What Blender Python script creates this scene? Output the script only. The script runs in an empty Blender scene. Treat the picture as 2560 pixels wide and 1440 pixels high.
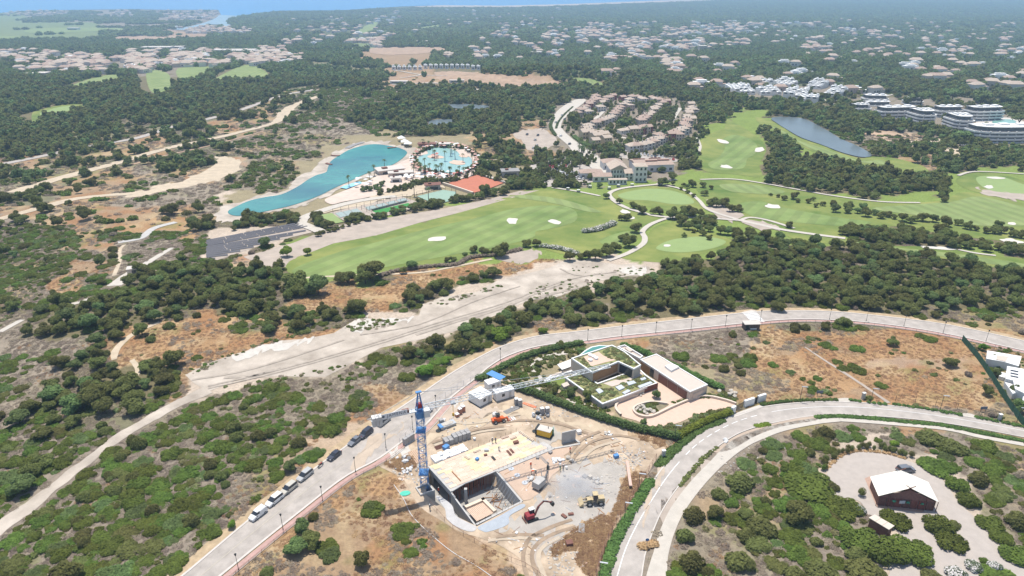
import bpy, bmesh, math, random
import numpy as np
from mathutils import Vector, Matrix
from mathutils.geometry import delaunay_2d_cdt
SC = bpy.context.scene
COL = SC.collection
R = math.radians
rnd = random.Random(7)
rs = np.random.RandomState(11)

# ---------------------------------------------------------------- camera, sky, sun, exposure
CH = 110.0; PITCH = R(24.5); FPX = 24.0/36.0*2560
cam_d = bpy.data.cameras.new('camera'); cam_d.lens = 24; cam_d.sensor_width = 36
cam_d.clip_start = 1; cam_d.clip_end = 80000
cam = bpy.data.objects.new('camera', cam_d); COL.objects.link(cam)
cam.location = (0, 0, CH); cam.rotation_euler = (math.pi/2-PITCH, 0, 0)
SC.camera = cam
SUN_EL = R(76); SUN_DIR = Vector((-0.36, 0.93, 0)).normalized()      # horizontal direction towards the sun
w = bpy.data.worlds.new('World'); SC.world = w; w.use_nodes = True
wn = w.node_tree; bg = wn.nodes['Background']
sky = wn.nodes.new('ShaderNodeTexSky'); sky.sky_type = 'NISHITA'; sky.sun_disc = False
sky.sun_elevation = SUN_EL; sky.sun_rotation = math.atan2(SUN_DIR.x, SUN_DIR.y)
sky.altitude = 100; sky.air_density = 1.0; sky.dust_density = 1.2
wn.links.new(sky.outputs[0], bg.inputs[0]); bg.inputs[1].default_value = 0.15
sd = bpy.data.lights.new('sun', 'SUN'); sd.energy = 4.8; sd.angle = R(0.5); sd.color = (1, .955, .88)
sun = bpy.data.objects.new('sun', sd); COL.objects.link(sun)
tosun = SUN_DIR*math.cos(SUN_EL)+Vector((0, 0, math.sin(SUN_EL)))
sun.rotation_euler = tosun.to_track_quat('Z', 'Y').to_euler(); sun.location = (0, 0, 300)
vs = SC.view_settings; vs.view_transform = 'Standard'; vs.look = 'None'; vs.gamma = 1; vs.use_curve_mapping = False
vs.exposure = 0.07
SC.render.engine = 'CYCLES'
SC.cycles.max_bounces = 6; SC.cycles.diffuse_bounces = 3; SC.cycles.glossy_bounces = 2
SC.cycles.transmission_bounces = 3; SC.cycles.volume_bounces = 1; SC.cycles.transparent_max_bounces = 6
SC.cycles.use_denoising = True

# ---------------------------------------------------------------- noise and terrain height
def _h(ix, iy, s):
    n = (ix.astype(np.int64)*374761393 + iy.astype(np.int64)*668265263 + s*974634777) & 0xffffffff
    n = ((n ^ (n >> 13))*1274126177) & 0xffffffff
    return ((n ^ (n >> 16)) & 0xffff)/65535.0
def vnoise(x, y, s=0):
    x = np.asarray(x, float); y = np.asarray(y, float)
    ix = np.floor(x); iy = np.floor(y); fx = x-ix; fy = y-iy
    fx = fx*fx*fx*(fx*(fx*6-15)+10); fy = fy*fy*fy*(fy*(fy*6-15)+10)
    a = _h(ix, iy, s); b = _h(ix+1, iy, s); c = _h(ix, iy+1, s); d = _h(ix+1, iy+1, s)
    return (a*(1-fx)+b*fx)*(1-fy)+(c*(1-fx)+d*fx)*fy
def fbm(x, y, wl, s=0, o=3):
    x = np.asarray(x, float); y = np.asarray(y, float)
    t = 0; a = 1; n = 0
    for k in range(o):
        t = t+a*vnoise(x/wl+17.3*k, y/wl-9.1*k, s+k); n += a; a *= .5; wl *= .5
    return t/n
_ky = [-400, 240, 450, 800, 1350, 2400, 4500, 9000, 60000]
_kz = [0, 0, -13, -20, -40, -70, -107, -109, -109]
_ty = np.arange(-400, 12000, 10.0); _tz = np.interp(_ty, _ky, _kz)
_k = np.hanning(17); _tz = np.convolve(np.pad(_tz, 8, mode='edge'), _k/_k.sum(), 'valid')
def sstep(a, b, x):
    t = np.clip((x-a)/(b-a), 0, 1); return t*t*(3-2*t)
def proj(x, y, z):
    x = np.asarray(x, float); y = np.asarray(y, float); z = np.asarray(z, float)-CH
    c, s = math.cos(PITCH), math.sin(PITCH)
    zc = np.maximum(y*c-z*s, .1)
    return 1280+FPX*x/zc, 720-FPX*(y*s+z*c)/zc
BUMPS = [(35, 1010, 150, 55, 16), (150, 640, 60, 40, 5), (-330, 330, 120, 60, 6), (-75, 560, 60, 35, 5), (500, 1250, 250, 120, 10)]
def T(x, y):
    x = np.asarray(x, float); y = np.asarray(y, float)
    z = np.interp(y, _ty, _tz)
    z = z+(vnoise(x/130, y/130, 3)-.5)*1.6*sstep(215, 330, y)
    z = z+(fbm(x, y, 420, 5, 2)-.5)*12*sstep(500, 1100, y)*(1-sstep(3000, 4500, y))
    for bx, by, sx, sy, h in BUMPS:
        z = z+h*np.exp(-((x-bx)/sx)**2-((y-by)/sy)**2)
    z = z-7*sstep(95, 190, -x-(y-150)*.55)*(1-sstep(300, 420, y))      # the hillside falls away to the left
    return z
def ray(u, v):
    u = np.asarray(u, float); v = np.asarray(v, float)
    c, s = math.cos(PITCH), math.sin(PITCH)
    dx = (u-1280)/FPX; dv = -(v-720)/FPX
    return dx, c+dv*s, -s+dv*c
def WX(u, v):
    """ground points under pixels (arrays)"""
    dx, dy, dz = ray(u, v)
    dz = np.minimum(dz, -.003)
    t = -CH/dz
    for _ in range(40):
        z = T(dx*t, dy*t)
        t2 = t*.4+.6*((z-CH)/dz)
        e = np.max(np.abs(t2-t)/t2); t = t2
        if e < 2e-6: break
    return dx*t, dy*t, T(dx*t, dy*t)
def W(u, v, z=None):
    if z is None:
        a = WX(np.array([u]), np.array([v])); return Vector((a[0][0], a[1][0], a[2][0]))
    dx, dy, dz = ray(u, v); t = (z-CH)/dz
    return Vector((float(dx*t), float(dy*t), z))
def ppm(p):
    """photo pixels per metre at a point"""
    return FPX/(p[1]*math.cos(PITCH)-(p[2]-CH)*math.sin(PITCH))

LAND = [(644, 1290, 'the lowest white van'), (763, 1193, 'the white minivan'), (887, 1107, 'the blue-grey hatchback'), (958, 1058, 'the crane counterweight'), (430, 1015, 'the narrow neck of the gravel track'), (210, 1160, 'the bend of the gravel track'), (60, 1275, 'the left end of the gravel track'), (420, 1330, 'the bottom left corner scrub'),
 (330, 945, 'the forked footpath end'), (540, 920, 'the white chalk bank'), (350, 826, 'the bend of the sandy footpath'), (800, 790, 'the left bank of the valley bed'), (1060, 925, 'the vivid green trees at the bend'), (1250, 835, 'the vivid green umbrella-shaped tree'), (1130, 760, 'the middle of the valley bed'), (1430, 670, 'the head of the valley bed'), (340, 682, 'the flat-roofed hut'), (140, 760, 'the path clearing at far left'), (650, 610, 'the solar field'), (744, 632, 'the pair of yellow-green trees'),
 (430, 570, 'the stone weir channel'), (250, 495, 'the lowest sandy road'), (570, 420, 'the wide sandy clearing'), (250, 415, 'the cream sandy road'), (720, 280, 'the upper end of the sandy road'), (1200, 1385, 'the foot of the building site'), (900, 1390, 'the lone grey-green slope tree'), (1010, 1235, 'the green plastic sheet'), (1876, 815, 'the transformer kiosk'), (1700, 900, 'the villa garage wing'), (1840, 1020, 'the villa gateway'), (2080, 940, 'the stone footpath'), (2300, 880, 'the bare sandy plot'), (2480, 960, 'the green fabric fence'), (2157, 990, 'the left utility pillar'),
 (1850, 1100, 'the paved road shoulder'), (1616, 1370, 'the round road sign'), (2265, 1220, 'the tent pavilion'), (2205, 1310, 'the brown shed'), (2070, 1170, 'the left rim of the gravel yard'), (2430, 1270, 'the right rim of the gravel yard'), (1860, 1390, 'the round olive shrub at bottom'), (2120, 1075, 'the low green roadside strip'), (2450, 1100, 'the right end of the estate road'), (1650, 690, 'the right end of the valley bed'), (1900, 700, 'the edge of the dense wood'), (2250, 720, 'the middle of the dense wood'), (2500, 760, 'the right end of the far road'), (2000, 778, 'the top of the curving road'),
 (1540, 640, 'the forked pale cart path'), (1668, 615, 'the little round bunker'), (1932, 517, 'the fairway bunker'), (1870, 560, 'the triangular path island'), (2120, 555, 'the middle of the right fairway'), (2345, 621, 'the long thin bunker'), (2370, 578, 'the pair of right-hand bunkers'), (1660, 495, 'the practice green'), (1388, 556, 'the kidney bunker on the range'), (1093, 598, 'the lower range bunker'), (940, 690, 'the lower rim of the range'), (1560, 440, 'the clubhouse'), (1400, 430, 'the clubhouse car park'), (1820, 380, 'the fairway beside the village'), (2060, 345, 'the grey pond'), (1200, 465, 'the clay courts'), (980, 520, 'the football pitch'),
 (1110, 405, 'the lagoon pool'), (870, 440, 'the turquoise lake'), (1330, 350, 'the bare car lot'), (1570, 340, 'the curved village wall'), (1540, 280, 'the middle village rows'), (1450, 290, 'the avenue rows'), (1720, 300, 'the right village row'), (1165, 267, 'the marsh pond'), (1090, 175, 'the row of hilltop villas'), (2250, 290, 'the long striped block'), (2480, 340, 'the curved striped block'), (1860, 225, 'the left white terraces'), (2060, 230, 'the right white terraces'), (1760, 120, 'the highway'), (1545, 150, 'the red country hotel'), (1600, 90, 'the dense far estate'), (1900, 80, 'the right part of the far estate'), (2300, 110, 'the far right pine plain'), (2450, 200, 'the woods above the striped blocks'), (1300, 80, 'the woods before the coast'), (860, 90, 'the far lagoon meadow')]
def where(u, v):
    d = [((a-u)**2+((b-v)*1.5)**2, a, b, t) for a, b, t in LAND]; q, a, b, t = min(d); q = math.sqrt(q); dx = u-a; dy = (v-b)*1.3
    s = '' if abs(dy) < .4*abs(dx) else ('above' if dy < 0 else 'below'); h = '' if abs(dx) < .4*abs(dy) else ('left' if dx < 0 else 'right')
    k = 'just ' if q < 45 else ('' if q < 110 else 'well ')
    return k+(s+(' and ' if s and h else '')+h+(' of' if h else ''))+' '+t

# ---------------------------------------------------------------- naming helpers
def tag(o, label=None, cat=None, group=None, kind=None):
    if label:
        for a_, b_ in ((', ', ' '), ('well ', ''), ('just ', ''), (' and left of', ' left of'), (' and right of', ' right of'), ('two-storey ', ''), (' with a ', ' '), ('narrow ', ''), ('umbrella-shaped ', ''), (' its centre', '')):
            if len(label.split()) > 16: label = label.replace(a_, b_)
        o['label'] = label
    if cat: o['category'] = cat
    if group: o['group'] = group
    if kind: o['kind'] = kind
    return o
def empty(name, loc, rz=0, label=None, cat=None, group=None):
    o = bpy.data.objects.new(name, None); COL.objects.link(o); o.location = loc; o.rotation_euler = (0, 0, rz)
    o.empty_display_size = .5
    return tag(o, label, cat, group)
def link(name, me, m, parent=None):
    if m is not None:
        me.materials.clear()
        for q in (m if isinstance(m, (list, tuple)) else [m]): me.materials.append(q)
    o = bpy.data.objects.new(name, me); COL.objects.link(o)
    if parent: o.parent = parent
    return o
def copy_tree(o, parent=None):
    c = o.copy(); COL.objects.link(c); c.parent = parent
    for ch in o.children: copy_tree(ch, c)
    return c

# ---------------------------------------------------------------- mesh builder
class MB:
    def __init__(s): s.v = []; s.f = []; s.mi = []; s.cur = 0
    def add(s, vs_, fs):
        n = len(s.v); s.v += [tuple(q) for q in vs_]; s.f += [tuple(n+i for i in f) for f in fs]; s.mi += [s.cur]*len(fs); return s
    def box(s, c, d, rz=0, taper=1.0):
        x, y, z = d[0]/2, d[1]/2, d[2]
        ca, sa = math.cos(rz), math.sin(rz); P = []
        for zz, k in ((0, 1), (z, taper)):
            for a, b in ((-x, -y), (x, -y), (x, y), (-x, y)):
                a *= k; b *= k
                P.append((c[0]+a*ca-b*sa, c[1]+a*sa+b*ca, c[2]+zz))
        return s.add(P, [(3, 2, 1, 0), (4, 5, 6, 7), (0, 1, 5, 4), (1, 2, 6, 5), (2, 3, 7, 6), (3, 0, 4, 7)])
    def prism(s, pts, z0, z1, cap0=True):
        n = len(pts); a = sum(pts[i][0]*pts[(i+1) % n][1]-pts[(i+1) % n][0]*pts[i][1] for i in range(n))
        if a < 0: pts = pts[::-1]
        P = [(p[0], p[1], z0) for p in pts]+[(p[0], p[1], z1) for p in pts]
        F = [tuple(range(n, 2*n))]+([tuple(range(n-1, -1, -1))] if cap0 else [])
        F += [(i, (i+1) % n, n+(i+1) % n, n+i) for i in range(n)]
        return s.add(P, F)
    def tube(s, a, b, r, n=6, r2=None):
        a = Vector(a); b = Vector(b); d = (b-a)
        if d.length < 1e-6: return s
        q = d.to_track_quat('Z', 'Y'); r2 = r if r2 is None else r2
        P = []
        for p, rr in ((a, r), (b, r2)):
            for i in range(n):
                t = 2*math.pi*i/n; P.append(p+q @ Vector((math.cos(t)*rr, math.sin(t)*rr, 0)))
        F = [(i, (i+1) % n, n+(i+1) % n, n+i) for i in range(n)]+[tuple(range(n-1, -1, -1)), tuple(range(n, 2*n))]
        return s.add(P, F)
    def bar(s, a, b, w, h=None):
        """square bar between two points"""
        a = Vector(a); b = Vector(b); h = h or w; d = (b-a); q = d.to_track_quat('Y', 'Z')
        P = [p+q @ Vector((x*w/2, 0, z*h/2)) for p in (a, b) for x, z in ((-1, -1), (1, -1), (1, 1), (-1, 1))]
        return s.add(P, [(0, 1, 2, 3), (7, 6, 5, 4), (1, 0, 4, 5), (2, 1, 5, 6), (3, 2, 6, 7), (0, 3, 7, 4)])
    def ball(s, c, r, sub=1, jit=0, rng=None, squash=1.0, half=False):
        bm = bmesh.new(); bmesh.ops.create_icosphere(bm, subdivisions=sub, radius=1)
        P = []
        rr = r if isinstance(r, (tuple, list)) else (r, r, r*squash)
        for q in bm.verts:
            k = 1+(rng.uniform(-jit, jit) if rng else 0)
            P.append((c[0]+q.co.x*rr[0]*k, c[1]+q.co.y*rr[1]*k, c[2]+q.co.z*rr[2]*k))
        F = [tuple(q.index for q in f.verts) for f in bm.faces]; bm.free()
        return s.add(P, F)
    def disc(s, c, r, h, n=14):
        pts = [(c[0]+math.cos(2*math.pi*i/n)*r, c[1]+math.sin(2*math.pi*i/n)*r) for i in range(n)]
        return s.prism(pts, c[2], c[2]+h)
    def mesh(s, name):
        me = bpy.data.meshes.new(name); me.from_pydata(s.v, [], s.f); me.update()
        if any(s.mi): me.polygons.foreach_set('material_index', s.mi)
        return me
    def build(s, name, m, parent=None, smooth=False):
        me = s.mesh(name)
        if smooth: me.polygons.foreach_set('use_smooth', [True]*len(me.polygons))
        return link(name, me, m, parent)

# ---------------------------------------------------------------- materials
MATS = {}
def mat(name, col, rough=.85, var=.12, scale=1.0, bump=0.0, metal=0.0, spec=.3, col2=None, wave=None, coords='Object'):
    if name in MATS: return MATS[name]
    m = bpy.data.materials.new(name); m.use_nodes = True; nt = m.node_tree; N = nt.nodes; L = nt.links
    b = N['Principled BSDF']; b.inputs['Roughness'].default_value = rough; b.inputs['Metallic'].default_value = metal
    b.inputs['Specular IOR Level'].default_value = spec
    tc = N.new('ShaderNodeTexCoord'); src = tc.outputs['Object']
    if coords == 'World':
        g = N.new('ShaderNodeNewGeometry'); src = g.outputs['Position']
    no = N.new('ShaderNodeTexNoise'); no.inputs['Scale'].default_value = scale; no.inputs['Detail'].default_value = 5
    no.inputs['Roughness'].default_value = .65
    L.new(src, no.inputs['Vector'])
    rp = N.new('ShaderNodeValToRGB'); L.new(no.outputs['Fac'], rp.inputs['Fac'])
    c2 = col2 or col
    rp.color_ramp.elements[0].position = .32; rp.color_ramp.elements[1].position = .68
    rp.color_ramp.elements[0].color = (*[max(0, q*(1-var)) for q in col], 1)
    rp.color_ramp.elements[1].color = (*[min(1, q*(1+var)) for q in c2], 1)
    out = rp.outputs['Color']
    if wave:
        ang, wl, amt = wave
        mp = N.new('ShaderNodeMapping'); mp.inputs['Rotation'].default_value = (0, 0, ang); L.new(src, mp.inputs['Vector'])
        sx = N.new('ShaderNodeSeparateXYZ'); L.new(mp.outputs[0], sx.inputs[0])
        ad = N.new('ShaderNodeMath'); ad.operation = 'MULTIPLY_ADD'; L.new(sx.outputs[0], ad.inputs[0])
        ad.inputs[1].default_value = 2*math.pi/wl
        nn = N.new('ShaderNodeTexNoise'); nn.inputs['Scale'].default_value = .03; L.new(src, nn.inputs['Vector'])
        L.new(nn.outputs['Fac'], ad.inputs[2])
        sn = N.new('ShaderNodeMath'); sn.operation = 'SINE'; L.new(ad.outputs[0], sn.inputs[0])
        ml = N.new('ShaderNodeMath'); ml.operation = 'MULTIPLY'; ml.inputs[1].default_value = 4; ml.use_clamp = True; L.new(sn.outputs[0], ml.inputs[0])
        mx = N.new('ShaderNodeMix'); mx.data_type = 'RGBA'; mx.blend_type = 'MULTIPLY'
        mx.inputs[7].default_value = (amt, amt*.98, amt*1.0, 1)
        L.new(ml.outputs[0], mx.inputs[0]); L.new(out, mx.inputs[6]); out = mx.outputs[2]
    L.new(out, b.inputs['Base Color'])
    if bump:
        bp = N.new('ShaderNodeBump'); bp.inputs['Distance'].default_value = bump; bp.inputs['Strength'].default_value = .8
        L.new(no.outputs['Fac'], bp.inputs['Height']); L.new(bp.outputs[0], b.inputs['Normal'])
    MATS[name] = m; return m
def leafmat(name, col, var=.35, trans=.22, hue=.03, flower=None):
    if name in MATS: return MATS[name]
    m = bpy.data.materials.new(name); m.use_nodes = True; nt = m.node_tree; N = nt.nodes; L = nt.links
    b = N['Principled BSDF']; b.inputs['Roughness'].default_value = .75; b.inputs['Specular IOR Level'].default_value = .2
    at = N.new('ShaderNodeAttribute'); at.attribute_name = 'tint'
    oi = N.new('ShaderNodeObjectInfo')
    hs = N.new('ShaderNodeHueSaturation'); hs.inputs['Color'].default_value = (*col, 1)
    m1 = N.new('ShaderNodeMath'); m1.operation = 'MULTIPLY_ADD'; L.new(oi.outputs['Random'], m1.inputs[0])
    m1.inputs[1].default_value = hue*2; m1.inputs[2].default_value = .5-hue; L.new(m1.outputs[0], hs.inputs['Hue'])
    m2 = N.new('ShaderNodeMath'); m2.operation = 'MULTIPLY_ADD'; L.new(at.outputs['Fac'], m2.inputs[0])
    m2.inputs[1].default_value = var*2; m2.inputs[2].default_value = 1-var
    m3 = N.new('ShaderNodeMath'); m3.operation = 'MULTIPLY_ADD'; L.new(oi.outputs['Random'], m3.inputs[0])
    m3.inputs[1].default_value = .5; m3.inputs[2].default_value = .75
    m4 = N.new('ShaderNodeMath'); m4.operation = 'MULTIPLY'; L.new(m2.outputs[0], m4.inputs[0]); L.new(m3.outputs[0], m4.inputs[1])
    L.new(m4.outputs[0], hs.inputs['Value'])
    out = hs.outputs[0]
    if flower:
        mx = N.new('ShaderNodeMix'); mx.data_type = 'RGBA'; mx.inputs[7].default_value = (*flower, 1)
        gt = N.new('ShaderNodeMath'); gt.operation = 'GREATER_THAN'; gt.inputs[1].default_value = .5; L.new(at.outputs['Fac'], gt.inputs[0])
        L.new(gt.outputs[0], mx.inputs[0]); L.new(out, mx.inputs[6]); out = mx.outputs[2]
    L.new(out, b.inputs['Base Color'])
    if trans:
        tr = N.new('ShaderNodeBsdfTranslucent'); L.new(out, tr.inputs[0])
        ms = N.new('ShaderNodeMixShader'); ms.inputs[0].default_value = trans
        L.new(b.outputs[0], ms.inputs[1]); L.new(tr.outputs[0], ms.inputs[2])
        L.new(ms.outputs[0], N['Material Output'].inputs['Surface'])
    MATS[name] = m; return m
def watermat(name, col, rough=.12, deep=None):
    m = mat(name, col, rough, .10, .02, spec=.5, col2=deep, coords='World')
    nt = m.node_tree; N = nt.nodes; b = N['Principled BSDF']
    no = N.new('ShaderNodeTexNoise'); no.inputs['Scale'].default_value = .6; no.inputs['Detail'].default_value = 3
    g = N.new('ShaderNodeNewGeometry'); nt.links.new(g.outputs['Position'], no.inputs['Vector'])
    bp = N.new('ShaderNodeBump'); bp.inputs['Distance'].default_value = .08; bp.inputs['Strength'].default_value = .5
    nt.links.new(no.outputs['Fac'], bp.inputs['Height']); nt.links.new(bp.outputs[0], b.inputs['Normal'])
    return m

# ---------------------------------------------------------------- draped sheets on the terrain
MU0, MV0, MS = -400, -40, 2
MW, MH = 1700, 800
MASK = np.zeros((MH, MW), np.uint8)
def mask_fill(poly, val):
    """mark a plan outline (given where it lands in the photo) as taken"""
    p = np.array(poly, float); p[:, 0] = (p[:, 0]-MU0)/MS; p[:, 1] = (p[:, 1]-MV0)/MS
    x0, x1 = int(max(0, p[:, 0].min()-1)), int(min(MW, p[:, 0].max()+2)); y0, y1 = int(max(0, p[:, 1].min()-1)), int(min(MH, p[:, 1].max()+2))
    if x1 <= x0 or y1 <= y0: return
    X, Y = np.meshgrid(np.arange(x0, x1), np.arange(y0, y1)); ins = np.zeros(X.shape, bool)
    n = len(p)
    for i in range(n):
        ax, ay = p[i]; bx, by = p[(i+1) % n]
        if ay == by: continue
        c = ((ay > Y) != (by > Y)) & (X < (bx-ax)*(Y-ay)/(by-ay)+ax)
        ins ^= c
    MASK[y0:y1, x0:x1][ins] = val
def mask_at(u, v):
    a = np.clip(((np.asarray(u)-MU0)/MS).astype(int), 0, MW-1); b = np.clip(((np.asarray(v)-MV0)/MS).astype(int), 0, MH-1)
    return MASK[b, a]
ROUGHM = set()
def catmull(pts, k=5, closed=False):
    P = [Vector((p[0], p[1])) for p in pts]; n = len(P); out = []
    rng = range(n if closed else n-1)
    for i in rng:
        if closed: p0, p1, p2, p3 = P[i-1], P[i], P[(i+1) % n], P[(i+2) % n]
        else: p0, p1, p2, p3 = P[max(i-1, 0)], P[i], P[i+1], P[min(i+2, n-1)]
        for j in range(k):
            t = j/k
            out.append(.5*((2*p1)+(p2-p0)*t+(2*p0-5*p1+4*p2-p3)*t*t+(3*p1-p0-3*p2+p3)*t**3))
    if not closed: out.append(P[-1])
    return out
def loff(y, layer):
    return (0.012+abs(y)*0.00024)*layer
def world_sheet(name, xy, m, layer, kind='structure', step=None, zfun=None, maskval=1):
    """sheet filling a world outline, following the terrain"""
    xy = [(float(a), float(b)) for a, b in xy]
    ym = sum(p[1] for p in xy)/len(xy); st = step or max(2.0, ym*.02)
    xs = [p[0] for p in xy]; ys = [p[1] for p in xy]
    st = max(st, math.sqrt((max(xs)-min(xs))*(max(ys)-min(ys))/6000))
    gx, gy = np.meshgrid(np.arange(min(xs)+st/2, max(xs), st), np.arange(min(ys)+st/2, max(ys), st))
    gx = gx.ravel(); gy = gy.ravel(); P = np.array(xy)
    ins = np.zeros(gx.shape, bool); n = len(P)
    for i in range(n):
        ax, ay = P[i]; bx, by = P[(i+1) % n]
        if ay == by: continue
        ins ^= ((ay > gy) != (by > gy)) & (gx < (bx-ax)*(gy-ay)/(by-ay)+ax)
    V = [Vector(p) for p in xy]+[Vector((a, b)) for a, b in zip(gx[ins], gy[ins])]
    r = delaunay_2d_cdt(V, [], [list(range(n))], 1, 1e-4)
    vx = np.array([q.x for q in r[0]]); vy = np.array([q.y for q in r[0]])
    vz = (zfun or T)(vx, vy)+np.array([loff(q, layer) for q in vy])
    me = bpy.data.meshes.new(name); me.from_pydata(list(zip(vx, vy, vz)), [], [tuple(f) for f in r[2]]); me.update()
    if len(me.polygons) and me.polygons[0].normal.z < 0: me.flip_normals()
    o = link(name, me, m)
    if kind: o['kind'] = kind
    if maskval:
        u, v = proj(P[:, 0], P[:, 1], T(P[:, 0], P[:, 1])); mask_fill(np.stack([u, v], 1), maskval)
    return o
def px_sheet(name, pts, m, layer, smooth=True, kind='structure', maskval=1, step=None):
    rg = m.name in ROUGHM
    q = catmull(pts, 9 if rg else 4, True) if smooth else [Vector(p) for p in pts]
    x, y, z = WX(np.array([p.x for p in q]), np.array([p.y for p in q]))
    if rg:
        wl = 2.2+y*.012; a = wl*.9; nx_ = (fbm(x, y, wl, 301, 2)-.5)*a*2; ny_ = (fbm(x, y, wl, 307, 2)-.5)*a*2; x = x+nx_; y = y+ny_
    return world_sheet(name, list(zip(x, y)), m, layer, kind, step, None, maskval)
def ell(cx, cy, rx, ry, ang=0, n=14, wob=.12, seed=0):
    r = random.Random(seed+int(cx)); out = []
    for i in range(n):
        t = 2*math.pi*i/n; k = 1+r.uniform(-wob, wob)
        a, b = math.cos(t)*rx*k, math.sin(t)*ry*k
        out.append((cx+a*math.cos(ang)-b*math.sin(ang), cy+a*math.sin(ang)+b*math.cos(ang)))
    return out
def world_line(pts, k=6):
    q = catmull(pts, k)
    x, y, z = WX(np.array([p.x for p in q]), np.array([p.y for p in q]))
    return np.stack([x, y], 1)
def offset_line(P, d):
    t = np.gradient(P, axis=0); t /= np.linalg.norm(t, axis=1)[:, None]+1e-9
    return P+np.stack([t[:, 1], -t[:, 0]], 1)*np.asarray(d).reshape(-1, 1)
def ribbon(name, pts, width, m, layer, off=0, kind='structure', wline=None, thick=0, maskval=1, parent=None, zoff=0):
    """strip of constant width following pixels across the terrain; positive off = to the right of travel"""
    P = world_line(pts) if wline is None else wline
    width = width if np.isscalar(width) else [q*1.0 for q in width]
    n = len(P); wd = np.full(n, width) if np.isscalar(width) else np.interp(np.linspace(0, 1, n), np.linspace(0, 1, len(width)), width)
    if m.name in ROUGHM:
        dd_ = np.concatenate([[0], np.cumsum(np.linalg.norm(np.diff(P, axis=0), axis=1))]); n = max(n, min(400, int(dd_[-1]/(1.5+P[:, 1].mean()*.006)))); tt = np.linspace(0, dd_[-1], n); wd = np.interp(tt, dd_, wd); P = np.stack([np.interp(tt, dd_, P[:, 0]), np.interp(tt, dd_, P[:, 1])], 1)
        wl = 2+P[:, 1].mean()*.008; A = offset_line(P, off-wd/2*(.72+.56*fbm(P[:, 0], P[:, 1], wl, 41, 2))); B = offset_line(P, off+wd/2*(.72+.56*fbm(P[:, 0], P[:, 1], wl, 43, 2)))
    else: A = offset_line(P, off-wd/2); B = offset_line(P, off+wd/2)
    mb = MB(); ks = max(1, int(np.ceil(wd.max()/6)))
    rows = [A+(B-A)*(j/ks) for j in range(ks+1)]
    vsx = []
    for r in rows:
        z = T(r[:, 0], r[:, 1])+np.array([loff(q, layer) for q in r[:, 1]])+thick+zoff
        vsx += list(zip(r[:, 0], r[:, 1], z))
    fs = [(j*n+i, j*n+i+1, (j+1)*n+i+1, (j+1)*n+i) for j in range(ks) for i in range(n-1)]
    fs = [f[::-1] for f in fs]
    if thick:
        for base in (0, ks*n):
            s0 = len(vsx)
            for i in range(n):
                q = vsx[base+i]; vsx.append((q[0], q[1], q[2]-thick-.3))
            for i in range(n-1):
                f = (base+i, base+i+1, s0+i+1, s0+i); fs.append(f if base == 0 else f[::-1])
    mb.add(vsx, fs)
    o = mb.build(name, m, parent)
    if kind: o['kind'] = kind
    if maskval:
        Q = np.concatenate([A, B[::-1]]); u, v = proj(Q[:, 0], Q[:, 1], T(Q[:, 0], Q[:, 1])); mask_fill(np.stack([u, v], 1), maskval)
    return o
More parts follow.
